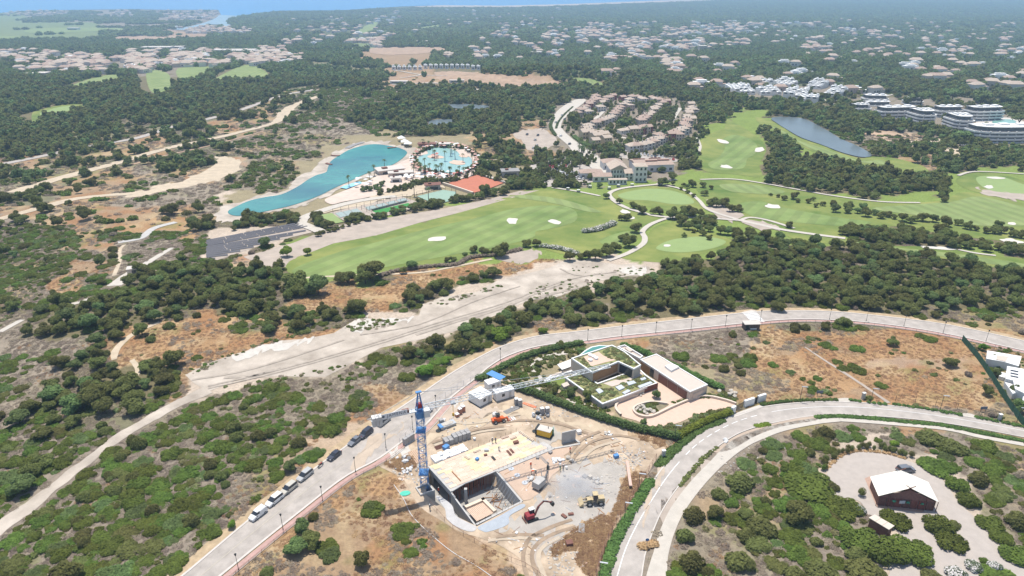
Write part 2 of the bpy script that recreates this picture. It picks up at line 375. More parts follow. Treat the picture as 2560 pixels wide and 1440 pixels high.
# ---------------------------------------------------------------- land cover (rows across the valley; letters say what grows)
ROWS = """15:U540 V1650 T2560
45:F60 U560 V2560
65:F250 U540 V2560
90:F250 T420 e520 V2560
110:T500 V880 F940 V2560
140:U660 V900 D1080 V2560
170:U480 T760 t960 D1080 T1400 V1700 T1800 V2560
200:T560 t700 T960 e1400 T1700 V2560
230:T700 t760 B1000 T1800 U2120 T2330 V2560
260:T600 t680 D700 t800 B1000 T1380 U1760 T2140 U2500 T2560
290:T400 t620 D700 b800 B880 T1330 t1400 U1760 T1830 f1930 T2130 U2560
320:T260 t520 D600 b760 g900 B980 T1290 D1360 U1740 f1900 T1930 t2200 U2560
350:T170 t330 D420 t560 b700 g860 G1180 D1300 e1370 T1390 U1740 f1910 T2000 f2080 b2250 D2330 U2560
380:T240 D420 t600 g700 b800 G1190 D1240 T1300 D1380 U1740 f1900 T1990 f2100 T2350 e2420 T2560
410:D120 t300 t560 e600 b740 G1200 T1330 U1690 T1800 f1900 T2200 D2340 T2560
440:t240 D330 g420 D560 b740 G1330 U1700 f1900 T2380 f2560
470:b130 D300 b460 g560 b720 G1290 T1340 f1900 T2380 f2560
500:t120 D300 g540 b560 s580 G1180 T1290 f2560
530:D100 g240 D500 g560 b720 G1020 T1150 f2560
560:B120 D300 d480 T800 T960 f1700 T1760 f2560
590:B160 D260 B500 s700 T790 f2100 T2560
620:B200 D280 g480 B520 s620 T680 e720 f1780 T2000 f2130 T2420 f2560
650:B220 g300 g440 B560 e700 f1340 d1400 s1640 T2560
680:B180 D260 g320 b440 T760 f900 T960 d1360 s1640 T2560
710:B130 d230 b300 T800 D880 d1140 T1240 s1500 t1650 T2560
740:B120 b260 T760 d985 T1110 s1390 T1500 T2560
770:T740 d860 t880 d990 T1060 s1210 T1480 g1540 T2560
800:b100 T520 d700 T860 b880 s1130 T1430 B1560 b1700 t2560
830:g60 T300 d560 t660 d840 s1090 T1290 D1600 g1900 d2100 d2560
860:g250 D330 d650 T720 s960 t1190 d1250 G1560 g1860 D2200 d2560
890:g240 T330 d600 s930 b1150 G1620 g1860 d2560
920:g200 T440 d500 s800 g900 b1150 G1640 b1860 d2220 e2480 G2560
950:g160 T440 D480 s700 b950 g1150 G1780 g2000 d2400 e2480 G2560
980:b100 T420 D480 s540 b900 D1130 c1300 G1800 D2200 d2480 G2560
1010:b100 t380 b900 D1060 c1420 G1840 d2560
1040:g60 t340 b860 D1000 c1560 G1760 g2560
1080:B380 B860 c1650 b1900 B2200 D2360 t2560
1120:B260 B760 c1620 D1750 B1900 b2050 s2200 B2560
1160:B240 B800 d1000 c1600 B1900 b2040 s2330 B2560
1200:B120 B720 d1040 c1580 b1850 B2040 s2380 b2560
1250:B620 d860 D1060 c1560 B1760 b1960 B2080 s2400 b2560
1300:B560 D1180 c1500 B1700 b2000 B2170 s2460 B2560
1350:B520 d800 D1230 c1420 d1500 B1720 b2000 B2200 s2500 B2560
1400:B480 D1300 c1400 d1500 B1740 b1960 B2200 s2560
1480:B460 D1300 c1400 d1500 B1740 b1960 B2200 s2560"""
CODES = 'UVTtBbgdDsefFGc'
GCOL = dict(U=(.25, .21, .16), V=(.12, .13, .07), T=(.17, .145, .08), t=(.20, .185, .11), B=(.26, .215, .165), b=(.275, .23, .165), g=(.29, .24, .18),
            d=(.38, .235, .12), D=(.33, .225, .135), s=(.50, .41, .32), e=(.37, .255, .17), f=(.20, .26, .065), F=(.19, .23, .10), G=(.30, .25, .15), c=(.48, .36, .25))
#            coverage: tree, bush, mound, brush, tuft
COVER = dict(U=(.52, .12, 0, 0, 0), V=(.86, .1, 0, 0, 0), T=(1.05, .50, .40, .5, 0), t=(.50, .35, .35, .8, .1), B=(.15, .32, .86, .97, .1), b=(.05, .25, .56, .97, .15),
             g=(.02, .12, .20, .97, .15), d=(.0, .05, .12, .22, .97), D=(.07, .20, .18, .45, .8), s=(0, 0, 0, .01, 0), e=(.01, .03, .02, .05, .1),
             f=(0, 0, 0, 0, 0), F=(.05, .02, 0, 0, 0), G=(0, 0, 0, 0, 0), c=(0, 0, 0, .015, .02))
_ry = []; _rc = []
_uu = np.arange(-400, 3000, 10)
for ln in ROWS.split('\n'):
    yv, spec = ln.split(':'); a = np.zeros(len(_uu), int); last = -1e9; segs = [(s[0], float(s[1:])) for s in spec.split()]
    for i, (c, e) in enumerate(segs):
        e = 1e9 if i == len(segs)-1 else e
        a[(_uu >= last) & (_uu < e)] = CODES.index(c); last = e
    _ry.append(float(yv)); _rc.append(a)
_ry = np.array(_ry); _rc = np.array(_rc)
def code_at(x, y, jitter=True):
    """land cover letter index at ground points"""
    u, v = proj(x, y, T(x, y))
    if jitter:
        k = np.clip((v+60)/500, .15, 1.4)
        pm = ppm((0, np.maximum(y, 60), 0))
        wl = 14
        u = u+(fbm(x, y, wl, 31, 2)-.5)*90*k; v = v+(fbm(x, y, wl, 57, 2)-.5)*48*k
    r = np.clip(np.searchsorted((_ry[1:]+_ry[:-1])/2, v), 0, len(_ry)-1)
    c = np.clip(((u+400)/10).astype(int), 0, len(_uu)-1)
    return _rc[r, c]

# ---------------------------------------------------------------- ground sheet
PIT = []      # filled in below: plan outline of the basement dug into the site
def ground():
    ys = [45.0]
    while ys[-1] < 60000: ys.append(ys[-1]*1.0105 if ys[-1] < 9000 else ys[-1]*1.08)
    ys = np.array(ys); nx = 400
    t = np.linspace(-1.18, 1.18, nx)
    Y, K = np.meshgrid(ys, t, indexing='ij'); X = K*(Y+35)
    Z = T(X, Y)
    Pp = np.array(PIT); ins = np.zeros(X.shape, bool)
    for i in range(len(Pp)):
        ax, ay = Pp[i]; bx, by = Pp[(i+1) % len(Pp)]
        if ay != by: ins ^= ((ay > Y) != (by > Y)) & (X < (bx-ax)*(Y-ay)/(by-ay)+ax)
    Z[ins] -= 7
    u, v = proj(X, Y, Z)
    ci = code_at(X, Y)
    tab = np.array([GCOL[c] for c in CODES]); Ccol = tab[ci]
    # natural mottling: straw, rust, grey twig and green patches
    n1 = fbm(X, Y, 9, 71, 3); n2 = fbm(X, Y, 34, 72, 3); n3 = fbm(X, Y, 5, 73, 2)
    wild = np.isin(ci, [CODES.index(q) for q in 'tBbgdDec'])
    near = (1-sstep(500, 1500, Y))*wild
    def mixc(C, col, a): a = a[..., None]; return C*(1-a)+np.array(col)*a
    Ccol = mixc(Ccol, (.42, .285, .15), sstep(.54, .68, n2)*near*.6)
    isd = np.isin(ci, [CODES.index(q) for q in 'dDe'])*near
    Ccol = mixc(Ccol, (.33, .165, .075), sstep(.56, .70, n1)*isd*.65)
    Ccol = mixc(Ccol, (.48, .36, .21), (1-sstep(.28, .42, n1))*isd*.6)
    Ccol = mixc(Ccol, (.16, .17, .055), sstep(.58, .68, n3*.5+n2*.5)*near*.55*(ci != CODES.index('c')))
    Ccol = Ccol*(.86+.28*n3)[..., None]
    me = bpy.data.meshes.new('ground')
    ny, nxx = X.shape; idx = np.arange(ny*nxx).reshape(ny, nxx)
    F = np.stack([idx[:-1, :-1], idx[:-1, 1:], idx[1:, 1:], idx[1:, :-1]], -1).reshape(-1, 4)
    me.vertices.add(ny*nxx); me.vertices.foreach_set('co', np.stack([X, Y, Z], -1).ravel())
    me.loops.add(F.size); me.loops.foreach_set('vertex_index', F.ravel())
    me.polygons.add(len(F)); me.polygons.foreach_set('loop_start', np.arange(0, F.size, 4)); me.polygons.foreach_set('loop_total', np.full(len(F), 4))
    me.update(); me.validate()
    ca = me.color_attributes.new('cover', 'FLOAT_COLOR', 'POINT')
    ca.data.foreach_set('color', np.concatenate([Ccol.reshape(-1, 3), np.ones((ny*nxx, 1))], 1).ravel())
    me.polygons.foreach_set('use_smooth', [True]*len(F))
    m = bpy.data.materials.new('ground'); m.use_nodes = True; nt = m.node_tree; N = nt.nodes; L = nt.links
    b = N['Principled BSDF']; b.inputs['Roughness'].default_value = .95; b.inputs['Specular IOR Level'].default_value = .1
    at = N.new('ShaderNodeAttribute'); at.attribute_name = 'cover'
    g = N.new('ShaderNodeNewGeometry')
    no = N.new('ShaderNodeTexNoise'); no.inputs['Scale'].default_value = .9; no.inputs['Detail'].default_value = 8; no.inputs['Roughness'].default_value = .75
    L.new(g.outputs['Position'], no.inputs['Vector'])
    mr = N.new('ShaderNodeMapRange'); mr.inputs[1].default_value = .25; mr.inputs[2].default_value = .75; mr.inputs[3].default_value = .62; mr.inputs[4].default_value = 1.32
    L.new(no.outputs['Fac'], mr.inputs[0])
    mx = N.new('ShaderNodeMix'); mx.data_type = 'RGBA'; mx.blend_type = 'MULTIPLY'; mx.inputs[0].default_value = 1
    L.new(at.outputs['Color'], mx.inputs[6]); L.new(mr.outputs[0], mx.inputs[7]); L.new(mx.outputs[2], b.inputs['Base Color'])
    bp = N.new('ShaderNodeBump'); bp.inputs['Distance'].default_value = .5; bp.inputs['Strength'].default_value = .7
    L.new(no.outputs['Fac'], bp.inputs['Height']); L.new(bp.outputs[0], b.inputs['Normal'])
    o = link('ground', me, m); o['kind'] = 'structure'
    return o
def p2(u, v, z=0.0):
    a = W(u, v, z); return (a.x, a.y)
# basement outline on the building site (top edges at ground level)
DECK_Z = 0.25
PIT = [p2(1064, 1236), p2(1074, 1163), p2(1245, 1180), p2(1308, 1254), p2(1192, 1316), p2(1130, 1285)]
ground()

# ---------------------------------------------------------------- surfaces
M_asphalt = mat('asphalt_pale', (.36, .32, .28), .9, .10, .35, .01, col2=(.42, .375, .33), coords='World')
M_asphalt2 = mat('asphalt_grey', (.375, .335, .295), .9, .10, .3, .01, col2=(.43, .385, .34), coords='World')
M_kerb = mat('kerb_concrete', (.55, .505, .45), .9, .06, .8, coords='World')
M_redpave = mat('red_brick_paving', (.45, .29, .25), .9, .12, .8, coords='World')
M_path = mat('cart_path', (.50, .455, .39), .9, .08, .5, coords='World')
M_line = mat('road_paint', (.78, .77, .74), .7, .04, 1, coords='World')
M_sandtrack = mat('sand_track', (.50, .41, .295), .95, .13, .25, .1, coords='World')
M_river = mat('pale_gravel_bed', (.39, .33, .265), .95, .18, .10, .25, col2=(.47, .41, .34), coords='World')
M_chalk = mat('white_chalk', (.54, .50, .44), .95, .10, .5, .1, coords='World')
M_gravel = mat('yard_gravel', (.42, .37, .325), .95, .07, .6, .05, coords='World')
M_fair = mat('fairway_grass', (.165, .245, .062), .9, .16, .05, coords='World', wave=(.55, 9, .88), col2=(.21, .265, .085))
M_fair2 = mat('fairway_grass_pale', (.205, .275, .085), .9, .14, .05, coords='World', wave=(-.1, 8, .88), col2=(.23, .275, .10))
M_rough = mat('rough_grass', (.125, .205, .036), .9, .22, .04, coords='World', col2=(.215, .225, .06))
M_green = mat('putting_green', (.24, .315, .115), .85, .05, .2, coords='World')
M_bunker = mat('bunker_sand', (.60, .56, .49), .95, .05, .5, .05, coords='World')
M_beige = mat('beige_earth', (.40, .335, .275), .95, .14, .15, .1, coords='World')
M_earth = mat('brown_earth', (.38, .265, .18), .95, .2, .1, .15, coords='World')
M_terra = mat('terracotta_paving', (.60, .44, .34), .9, .05, .8, coords='World')
M_conc = mat('concrete', (.46, .44, .41), .9, .10, .7, .02)
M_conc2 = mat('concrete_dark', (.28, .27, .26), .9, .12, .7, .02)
M_white = mat('white_render', (.76, .75, .72), .8, .03, .6)
M_cream = mat('cream_render', (.62, .52, .42), .85, .05, .6)
M_stone = mat('limestone_wall', (.56, .47, .39), .85, .08, 1.2)
M_dark = mat('dark_glass', (.035, .04, .05), .25, .2, 1, spec=.6)
M_wood = mat('cedar_cladding', (.36, .20, .10), .7, .15, 2)
M_brown = mat('brown_timber', (.19, .085, .06), .7, .2, 2)
M_steel = mat('galvanised_steel', (.45, .47, .49), .5, .08, 3, metal=.4)
M_black = mat('black_metal', (.03, .035, .035), .5, .1, 3)
M_tile = mat('clay_tile', (.40, .295, .235), .85, .14, .8)
M_tile2 = mat('sand_tile', (.46, .375, .30), .85, .14, .8)
M_redw = mat('red_render', (.34, .13, .11), .85, .08, .8)
M_yellw = mat('ochre_render', (.62, .50, .32), .85, .06, .8)
M_blue = mat('crane_blue', (.10, .26, .52), .5, .08, 3)
M_red = mat('red_paint', (.42, .035, .03), .5, .08, 3)
M_orange = mat('orange_paint', (.70, .13, .03), .5, .08, 3)
M_yellow = mat('yellow_paint', (.70, .42, .04), .5, .08, 3)
M_rock = mat('pale_rock', (.50, .45, .38), .95, .15, 1.5, .05)
M_water = watermat('sea_water', (.05, .25, .50), .45)
M_lake = watermat('turquoise_lake', (.010, .12, .145), .2, deep=(.05, .25, .20))
M_pool = watermat('pool_water', (.28, .46, .42), .15)
M_pond = watermat('pond_water', (.13, .16, .17), .30)
M_dune = mat('beach_sand', (.50, .40, .33), .95, .1, .01, coords='World')

ROUGHM |= {'dry_verge', 'pale_gravel_bed', 'white_chalk', 'beige_earth', 'sand_track', 'brown_earth', 'orange_earth', 'site_grey_dust', 'pink_dust', 'pale_ruts'}
def sea():
    coast = [(-700, 60), (-300, 44), (0, 33), (60, 28), (150, 26), (330, 23), (420, 25), (545, 25), (553, 38), (590, 41), (625, 36), (700, 27), (850, 26), (905, 23), (1000, 17), (1100, 14), (1260, 16), (1420, 12), (1560, 6), (1700, 1), (1850, -4)]
    x, y, z = WX(np.array([p[0] for p in coast], float), np.array([p[1] for p in coast], float))
    pts = list(zip(x, y))+[(x[-1]+3000, y[-1]+6000), (60000, 58000), (-60000, 58000), (-60000, y[0])]
    mb = MB(); zz = -105.5
    mb.prism(pts, zz-.5, zz); o = mb.build('sea', M_water); o['kind'] = 'structure'
    u, v = proj(np.array([p[0] for p in pts[:-3]]), np.array([p[1] for p in pts[:-3]]), zz)
    mask_fill([(a, b) for a, b in coast]+[(1900, -40), (-700, -40)], 9)
sea()
px_sheet('beach', [(1020, 18), (1260, 19), (1420, 15), (1580, 9), (1700, 5), (1800, 1), (1850, -3), (1700, 0), (1420, 11), (1260, 15), (1100, 14)], M_dune, 2, False)
px_sheet('lagoon', [(425, 74), (470, 68), (510, 58), (540, 46), (548, 38), (600, 40), (575, 47), (566, 52), (570, 60), (585, 64), (560, 68), (545, 62), (520, 62), (495, 70), (460, 76)], watermat('lagoon_water', (.26, .36, .40), .3), 2, False, maskval=9)
# valley bed, tracks, roads
px_sheet('riverbed', [(455, 938), (520, 902), (590, 882), (640, 864), (700, 850), (760, 842), (830, 822), (880, 797), (940, 802), (1010, 792), (1056, 788), (1062, 764), (1120, 742), (1190, 735), (1260, 702), (1320, 690), (1380, 666), (1430, 654), (1480, 651), (1530, 658), (1580, 662), (1642, 668), (1636, 688), (1560, 692), (1500, 708), (1440, 722), (1380, 742), (1300, 756), (1220, 790), (1130, 822), (1050, 850), (960, 880), (870, 912), (800, 932), (700, 942), (600, 956), (545, 975), (500, 982), (466, 968)], M_river, 1, False, maskval=2)
px_sheet('chalk_patch', [(580, 890), (620, 872), (680, 858), (740, 852), (790, 842), (760, 856), (700, 872), (650, 884), (600, 896)], M_chalk, 2, maskval=0)
px_sheet('chalk_patch', [(860, 812), (900, 798), (980, 800), (1040, 792), (1000, 806), (930, 818), (880, 830)], M_chalk, 2, maskval=0)
px_sheet('chalk_patch', [(1560, 672), (1632, 672), (1620, 684), (1560, 688)], M_chalk, 2, maskval=0)
px_sheet('sand_patch', [(1230, 642), (1300, 626), (1342, 624), (1350, 642), (1300, 664), (1275, 655)], M_beige, 1)
px_sheet('beige_margin', [(624, 640), (720, 608), (850, 568), (1000, 543), (1130, 519), (1230, 497), (1300, 478), (1345, 474), (1260, 500), (1150, 532), (1050, 562), (950, 587), (850, 610), (745, 642), (712, 668), (650, 668)], M_beige, 1, False)
px_sheet('sand_clearing', [(470, 446), (530, 420), (556, 398), (540, 392), (600, 398), (604, 410), (570, 436), (520, 458), (400, 480), (330, 492), (330, 482), (420, 462)], M_sandtrack, 1)
px_sheet('sand_clearing', [(1290, 332), (1330, 322), (1372, 326), (1385, 350), (1370, 372), (1330, 380), (1308, 362)], M_beige, 1)
px_sheet('brown_hilltop', [(1090, 182), (1130, 178), (1200, 182), (1280, 192), (1370, 202), (1400, 214), (1340, 220), (1240, 216), (1150, 206), (1090, 200)], M_earth, 1)
px_sheet('dry_field', [(920, 122), (990, 118), (1100, 120), (1090, 130), (1020, 136), (930, 136)], M_earth, 1)
px_sheet('dry_field', [(300, 92), (420, 90), (430, 98), (360, 104), (310, 101)], M_earth, 1)
for nm, pts, wd, m in [
    ('gravel_track', [(520, 975), (440, 1012), (388, 1040), (300, 1092), (235, 1140), (150, 1205), (70, 1270), (0, 1318), (-80, 1372)], [6, 4, 4, 4, 4, 4, 5, 6, 6], M_river),
    ('old_road', [(-60, 424), (0, 412), (100, 392), (200, 370), (340, 346), (430, 318), (520, 298), (600, 276), (700, 241), (785, 225)], 10, M_asphalt2),
    ('sand_road', [(30, 482), (150, 446), (300, 406), (420, 371), (520, 350), (620, 326), (690, 306), (712, 282), (740, 262), (800, 240)], [12, 12, 11, 10, 9, 8, 10, 16, 12, 10], M_sandtrack),
    ('sand_road', [(-60, 562), (0, 548), (100, 520), (200, 496), (330, 484)], [7, 7, 9, 10, 10], M_sandtrack),
    ('sand_road', [(330, 412), (420, 388), (520, 366), (600, 345), (660, 328)], 4, M_earth),
    ('footpath', [(285, 715), (320, 688), (356, 665), (430, 620)], [7, 6, 4, 2.5], M_path),
    ('footpath', [(240, 742), (200, 756), (160, 765)], 3, M_path), ('footpath', [(0, 830), (55, 800)], 3.5, M_path),
    ('footpath', [(285, 900), (290, 875), (320, 845), (350, 826), (400, 806)], [2, 3, 3, 2.2, 2], M_sandtrack), ('footpath', [(330, 900), (345, 925), (335, 945)], 2, M_sandtrack),
    ('footpath', [(285, 690), (300, 650), (300, 625), (312, 612)], 2, M_sandtrack),
    ('footpath', [(760, 695), (900, 688), (1050, 682), (1130, 668), (1230, 648)], 2.2, M_sandtrack),
    ('weir_channel', [(295, 606), (350, 596), (378, 575), (400, 566), (440, 556)], 4.5, M_conc),
    ('hill_road', [(980, 212), (1080, 208), (1150, 215), (1230, 232), (1310, 245)], 6, M_path), ('hill_road', [(1000, 196), (1040, 190), (1060, 184)], 5, M_path),
    ('estate_road', [(1120, 190), (1060, 188), (1010, 180), (985, 176)], 5, M_path),
    ('estate_road', [(2110, 268), (2170, 252), (2230, 236)], 7, M_path), ('estate_road', [(2010, 225), (2060, 250), (2085, 262)], 5, M_path),
    ('highway', [(1700, 120), (1760, 114), (1830, 106)], 14, M_asphalt2), ('highway', [(870, 130), (885, 122), (900, 118)], 12, M_asphalt2),
    ('highway', [(30, 112), (120, 116), (200, 124)], 12, M_asphalt2),
    ('village_lane', [(1700, 270), (1680, 300), (1665, 320)], 6, M_path), ('village_lane', [(1515, 272), (1495, 292), (1480, 304)], 5, M_path),
    ('village_lane', [(1530, 335), (1560, 345), (1610, 348), (1660, 342)], 6, M_path),
]: ribbon(nm, pts, wd*.8 if np.isscalar(wd) else [q*.85 for q in wd], m, 2, maskval=3)
px_sheet('avenue', [(1438, 250), (1400, 272), (1374, 302), (1374, 320), (1392, 340), (1422, 366), (1432, 384), (1460, 405), (1500, 432), (1560, 428), (1520, 408), (1480, 380), (1440, 354), (1408, 326), (1405, 306), (1425, 284), (1465, 252)], M_path, 2, maskval=3)
px_sheet('car_park', [(1325, 418), (1352, 400), (1400, 388), (1430, 392), (1450, 408), (1500, 432), (1490, 452), (1440, 462), (1400, 458), (1370, 468), (1345, 452)], M_asphalt2, 1, maskval=3)
px_sheet('car_park', [(1545, 372), (1600, 385), (1690, 398), (1680, 406), (1600, 400), (1540, 392)], M_asphalt2, 1, maskval=3)
# golf course
FW = [
 ([(714, 668), (745, 642), (850, 609), (950, 586), (1050, 561), (1150, 531), (1230, 506), (1300, 480), (1360, 468), (1400, 472), (1500, 490), (1532, 497), (1550, 514), (1570, 526), (1640, 540), (1660, 550), (1636, 562), (1610, 585), (1590, 602), (1560, 618), (1520, 638), (1470, 642), (1400, 634), (1350, 622), (1280, 622), (1180, 642), (1080, 666), (1000, 672), (930, 690), (860, 695), (800, 712), (768, 712), (735, 694)], M_rough),
 ([(1530, 482), (1560, 472), (1640, 466), (1720, 482), (1750, 510), (1766, 535), (1760, 545), (1700, 541), (1650, 522), (1580, 511), (1545, 500)], M_rough),
 ([(1545, 642), (1600, 616), (1622, 584), (1640, 566), (1680, 556), (1720, 562), (1800, 590), (1832, 604), (1815, 620), (1750, 636), (1700, 652), (1640, 656)], M_rough),
 ([(1740, 455), (1830, 450), (1905, 460), (1990, 476), (2100, 492), (2210, 506), (2290, 507), (2360, 500), (2400, 482), (2450, 485), (2560, 508), (2640, 520), (2640, 600), (2560, 607), (2480, 600), (2400, 592), (2372, 591), (2338, 575), (2217, 565), (2113, 572), (2106, 597), (2000, 582), (1900, 562), (1850, 546), (1830, 532), (1790, 515), (1760, 498)], M_rough),
 ([(1969, 581), (2113, 596), (2143, 609), (2237, 615), (2291, 616), (2395, 625), (2489, 638), (2560, 646), (2640, 655), (2640, 695), (2560, 682), (2439, 661), (2365, 648), (2237, 625), (2137, 616), (2002, 602)], M_rough),
 ([(1811, 295), (1830, 304), (1875, 329), (1908, 356), (1915, 380), (1898, 412), (1903, 442), (1835, 436), (1767, 430), (1740, 403), (1752, 384), (1747, 356), (1787, 329), (1812, 320)], M_rough),
 ([(1888, 294), (1928, 302), (1962, 322), (2002, 346), (2053, 363), (2103, 383), (2153, 396), (2180, 391), (2237, 396), (2304, 414), (2321, 433), (2271, 434), (2204, 421), (2103, 404), (2036, 381), (1975, 350), (1915, 322)], M_rough),
 ([(2392, 446), (2440, 432), (2510, 437), (2560, 452), (2640, 460), (2640, 505), (2560, 497), (2450, 482), (2400, 464)], M_rough),
 ([(80, 284), (110, 272), (160, 262), (205, 262), (200, 278), (140, 286), (104, 298), (86, 316)], M_rough),
 ([(175, 216), (230, 196), (290, 186), (292, 204), (240, 212), (190, 219)], M_fair2),
 ([(366, 181), (395, 176), (425, 190), (421, 230), (400, 236), (375, 226)], M_fair2),
 ([(445, 171), (540, 167), (530, 180), (490, 196), (455, 204)], M_fair2),
 ([(530, 202), (600, 166), (636, 165), (668, 182), (662, 194), (620, 192), (560, 201)], M_fair2),
 ([(895, 84), (905, 70), (935, 56), (944, 58), (930, 76), (905, 88)], M_fair2),
 ([(1430, 196), (1470, 196), (1505, 208), (1498, 215), (1460, 208)], M_fair2),
 ([(1052, 68), (1080, 64), (1105, 60), (1090, 70), (1060, 74)], M_fair2),
 ([(60, 76), (120, 70), (290, 70), (300, 76), (200, 80), (90, 84)], M_fair2), ([(0, 90), (60, 94), (40, 100), (0, 99)], M_fair2),
 ([(160, 136), (230, 133), (232, 139), (170, 142)], M_fair2),
]
for pts, m in FW: px_sheet('fairway_rough' if m is M_rough else 'fairway', pts, m, 1, maskval=4)
FW2 = [
 ([(735, 672), (850, 630), (950, 604), (1080, 570), (1180, 548), (1300, 520), (1400, 515), (1440, 530), (1436, 555), (1380, 572), (1340, 580), (1330, 596), (1240, 618), (1120, 640), (1000, 662), (900, 682), (800, 702), (755, 696)], M_fair),
 ([(1310, 488), (1400, 498), (1500, 528), (1470, 530), (1380, 508), (1290, 494)], M_fair2),
 ([(1500, 600), (1560, 580), (1590, 585), (1570, 605), (1520, 615)], M_fair),
 ([(1545, 488), (1600, 474), (1660, 474), (1715, 488), (1735, 508), (1690, 512), (1620, 502), (1570, 500)], M_green),
 ([(1640, 622), (1680, 600), (1760, 592), (1815, 604), (1780, 622), (1700, 632)], M_green),
 ([(1800, 462), (1880, 462), (1960, 478), (1930, 486), (1830, 480)], M_fair2),
 ([(1850, 510), (1900, 504), (1940, 515), (2000, 528), (2100, 545), (2180, 556), (2120, 566), (2000, 558), (1900, 545), (1858, 530)], M_fair),
 ([(2180, 522), (2290, 512), (2380, 505), (2450, 492), (2560, 518), (2620, 530), (2600, 560), (2480, 566), (2400, 558), (2300, 540)], M_fair2),
 ([(2020, 590), (2130, 604), (2237, 619), (2380, 634), (2560, 660), (2600, 672), (2560, 672), (2380, 646), (2237, 622)], M_fair2),
 ([(1808, 348), (1835, 338), (1870, 346), (1893, 365), (1888, 385), (1868, 398), (1856, 422), (1790, 424), (1770, 410), (1795, 395), (1812, 372)], M_fair),
 ([(1915, 312), (1960, 330), (2003, 354), (2060, 372), (2150, 402), (2200, 400), (2210, 412), (2120, 402), (2040, 378), (1975, 345)], M_fair2),
 ([(2440, 445), (2500, 442), (2560, 462), (2600, 470), (2560, 485), (2470, 475)], M_green),
 ([(100, 284), (150, 268), (190, 266), (180, 276), (120, 290)], M_green),
]
for pts, m in FW2: px_sheet('putting_green' if m is M_green else 'fairway', pts, m, 2, maskval=4)
for i, (a, b, c, d, g) in enumerate([(1093, 598, 26, 7, -.12), (1281, 553, 15, 9, 0), (1388, 556, 20, 6, .15), (1668, 615, 10, 3.5, 0), (1932, 517, 22, 6, .12), (2358, 579, 22, 6, .2), (2345, 621, 52, 4.5, .07), (2528, 604, 30, 7, .15),
        (1806, 355, 16, 5, .2), (1899, 375, 14, 6, -.1), (1815, 418, 16, 5, .15), (2058, 393, 9, 4, .2), (1985, 358, 6, 3, .3), (2472, 468, 13, 5, 0), (1562, 530, 14, 6, .1), (1578, 546, 10, 4, 0), (2530, 560, 12, 4, .1), (2490, 446, 24, 3, .05), (282, 203, 8, 2, 0), (2440, 572, 6, 2.5, 0)]):
    px_sheet('sand_bunker', ell(a, b, c*.9, d*.85, g, 12, .22, i), M_bunker, 3, maskval=4)
for pts, wd in [([(1380, 470), (1440, 479), (1500, 491)], 3.5), ([(1645, 462), (1560, 471), (1524, 484), (1532, 500), (1560, 518), (1600, 531), (1640, 541), (1690, 545)], 4.5),
        ([(1645, 462), (1690, 470), (1722, 482), (1748, 503), (1765, 522), (1795, 535), (1850, 552)], 3.5), ([(1520, 652), (1570, 634), (1606, 612), (1612, 596), (1606, 580), (1625, 563), (1660, 549), (1690, 545), (1745, 545), (1850, 552)], 4),
        ([(1850, 552), (1900, 563), (1960, 576), (2050, 589), (2113, 597)], 5), ([(1850, 552), (1875, 545), (1920, 552), (1985, 572)], 3.5),
        ([(1750, 450), (1830, 449), (1900, 458), (1990, 474), (2080, 490), (2200, 505), (2300, 508)], 3.5), ([(1700, 398), (1735, 394), (1750, 372), (1745, 352), (1738, 340)], 3.5),
        ([(2395, 440), (2440, 430), (2560, 436)], 3.5), ([(1645, 462), (1660, 455), (1690, 450)], 5), ([(2395, 625), (2440, 634), (2489, 640)], 3)]:
    ribbon('cart_path', pts, wd*.68, M_path, 4, maskval=3)
px_sheet('path_island', [(1862, 552), (1890, 552), (1940, 562), (1962, 572), (1920, 574), (1880, 562)], M_beige, 3)
px_sheet('tree_bed', [(1765, 500), (1810, 520), (1850, 540), (1840, 556), (1800, 545), (1770, 525)], M_beige, 2, maskval=0)
px_sheet('stone_strip', [(2430, 468), (2500, 480), (2640, 498), (2640, 508), (2560, 504), (2470, 488)], M_beige, 2)
# water
px_sheet('lake_shore', [(540, 548), (560, 520), (640, 492), (700, 480), (740, 462), (752, 446), (790, 425), (800, 405), (830, 385), (870, 368), (905, 358), (940, 354), (980, 358), (1036, 380), (1030, 400), (990, 424), (960, 432), (900, 452), (840, 478), (780, 505), (720, 520), (650, 534), (600, 552), (560, 556)], M_river, 2, maskval=9)
px_sheet('turquoise_lake', [(570, 530), (590, 518), (625, 503), (665, 494), (705, 487), (746, 467), (768, 452), (790, 440), (815, 432), (820, 420), (828, 404), (852, 388), (876, 375), (911, 365), (940, 362), (972, 366), (1000, 372), (1018, 383), (1000, 402), (975, 416), (955, 420), (930, 430), (905, 440), (880, 452), (835, 472), (800, 490), (740, 512), (682, 526), (610, 540), (580, 539)], M_lake, 4, maskval=9)
px_sheet('pond', [(1928, 297), (1955, 293), (1996, 296), (2022, 303), (2046, 316), (2069, 328), (2103, 349), (2143, 366), (2180, 389), (2153, 394), (2103, 382), (2053, 363), (2002, 345), (1965, 324), (1940, 308)], M_pond, 4, maskval=9)
px_sheet('marsh_pond', ell(1168, 267, 52, 6, .03, 12, .1, 3), M_pond, 3, maskval=9)
px_sheet('marsh_pond', ell(1102, 306, 32, 7, -.1, 12, .1, 4), M_pond, 3, maskval=9)
px_sheet('pool_terrace', [(960, 432), (1000, 408), (1040, 388), (1045, 372), (1100, 362), (1150, 368), (1180, 385), (1190, 410), (1180, 440), (1120, 452), (1060, 452), (1000, 470), (930, 492), (860, 505), (830, 512), (812, 500), (850, 482), (900, 462)], mat('pool_terrace', (.58, .47, .39), .9, .1, .2, coords='World'), 3, maskval=5)
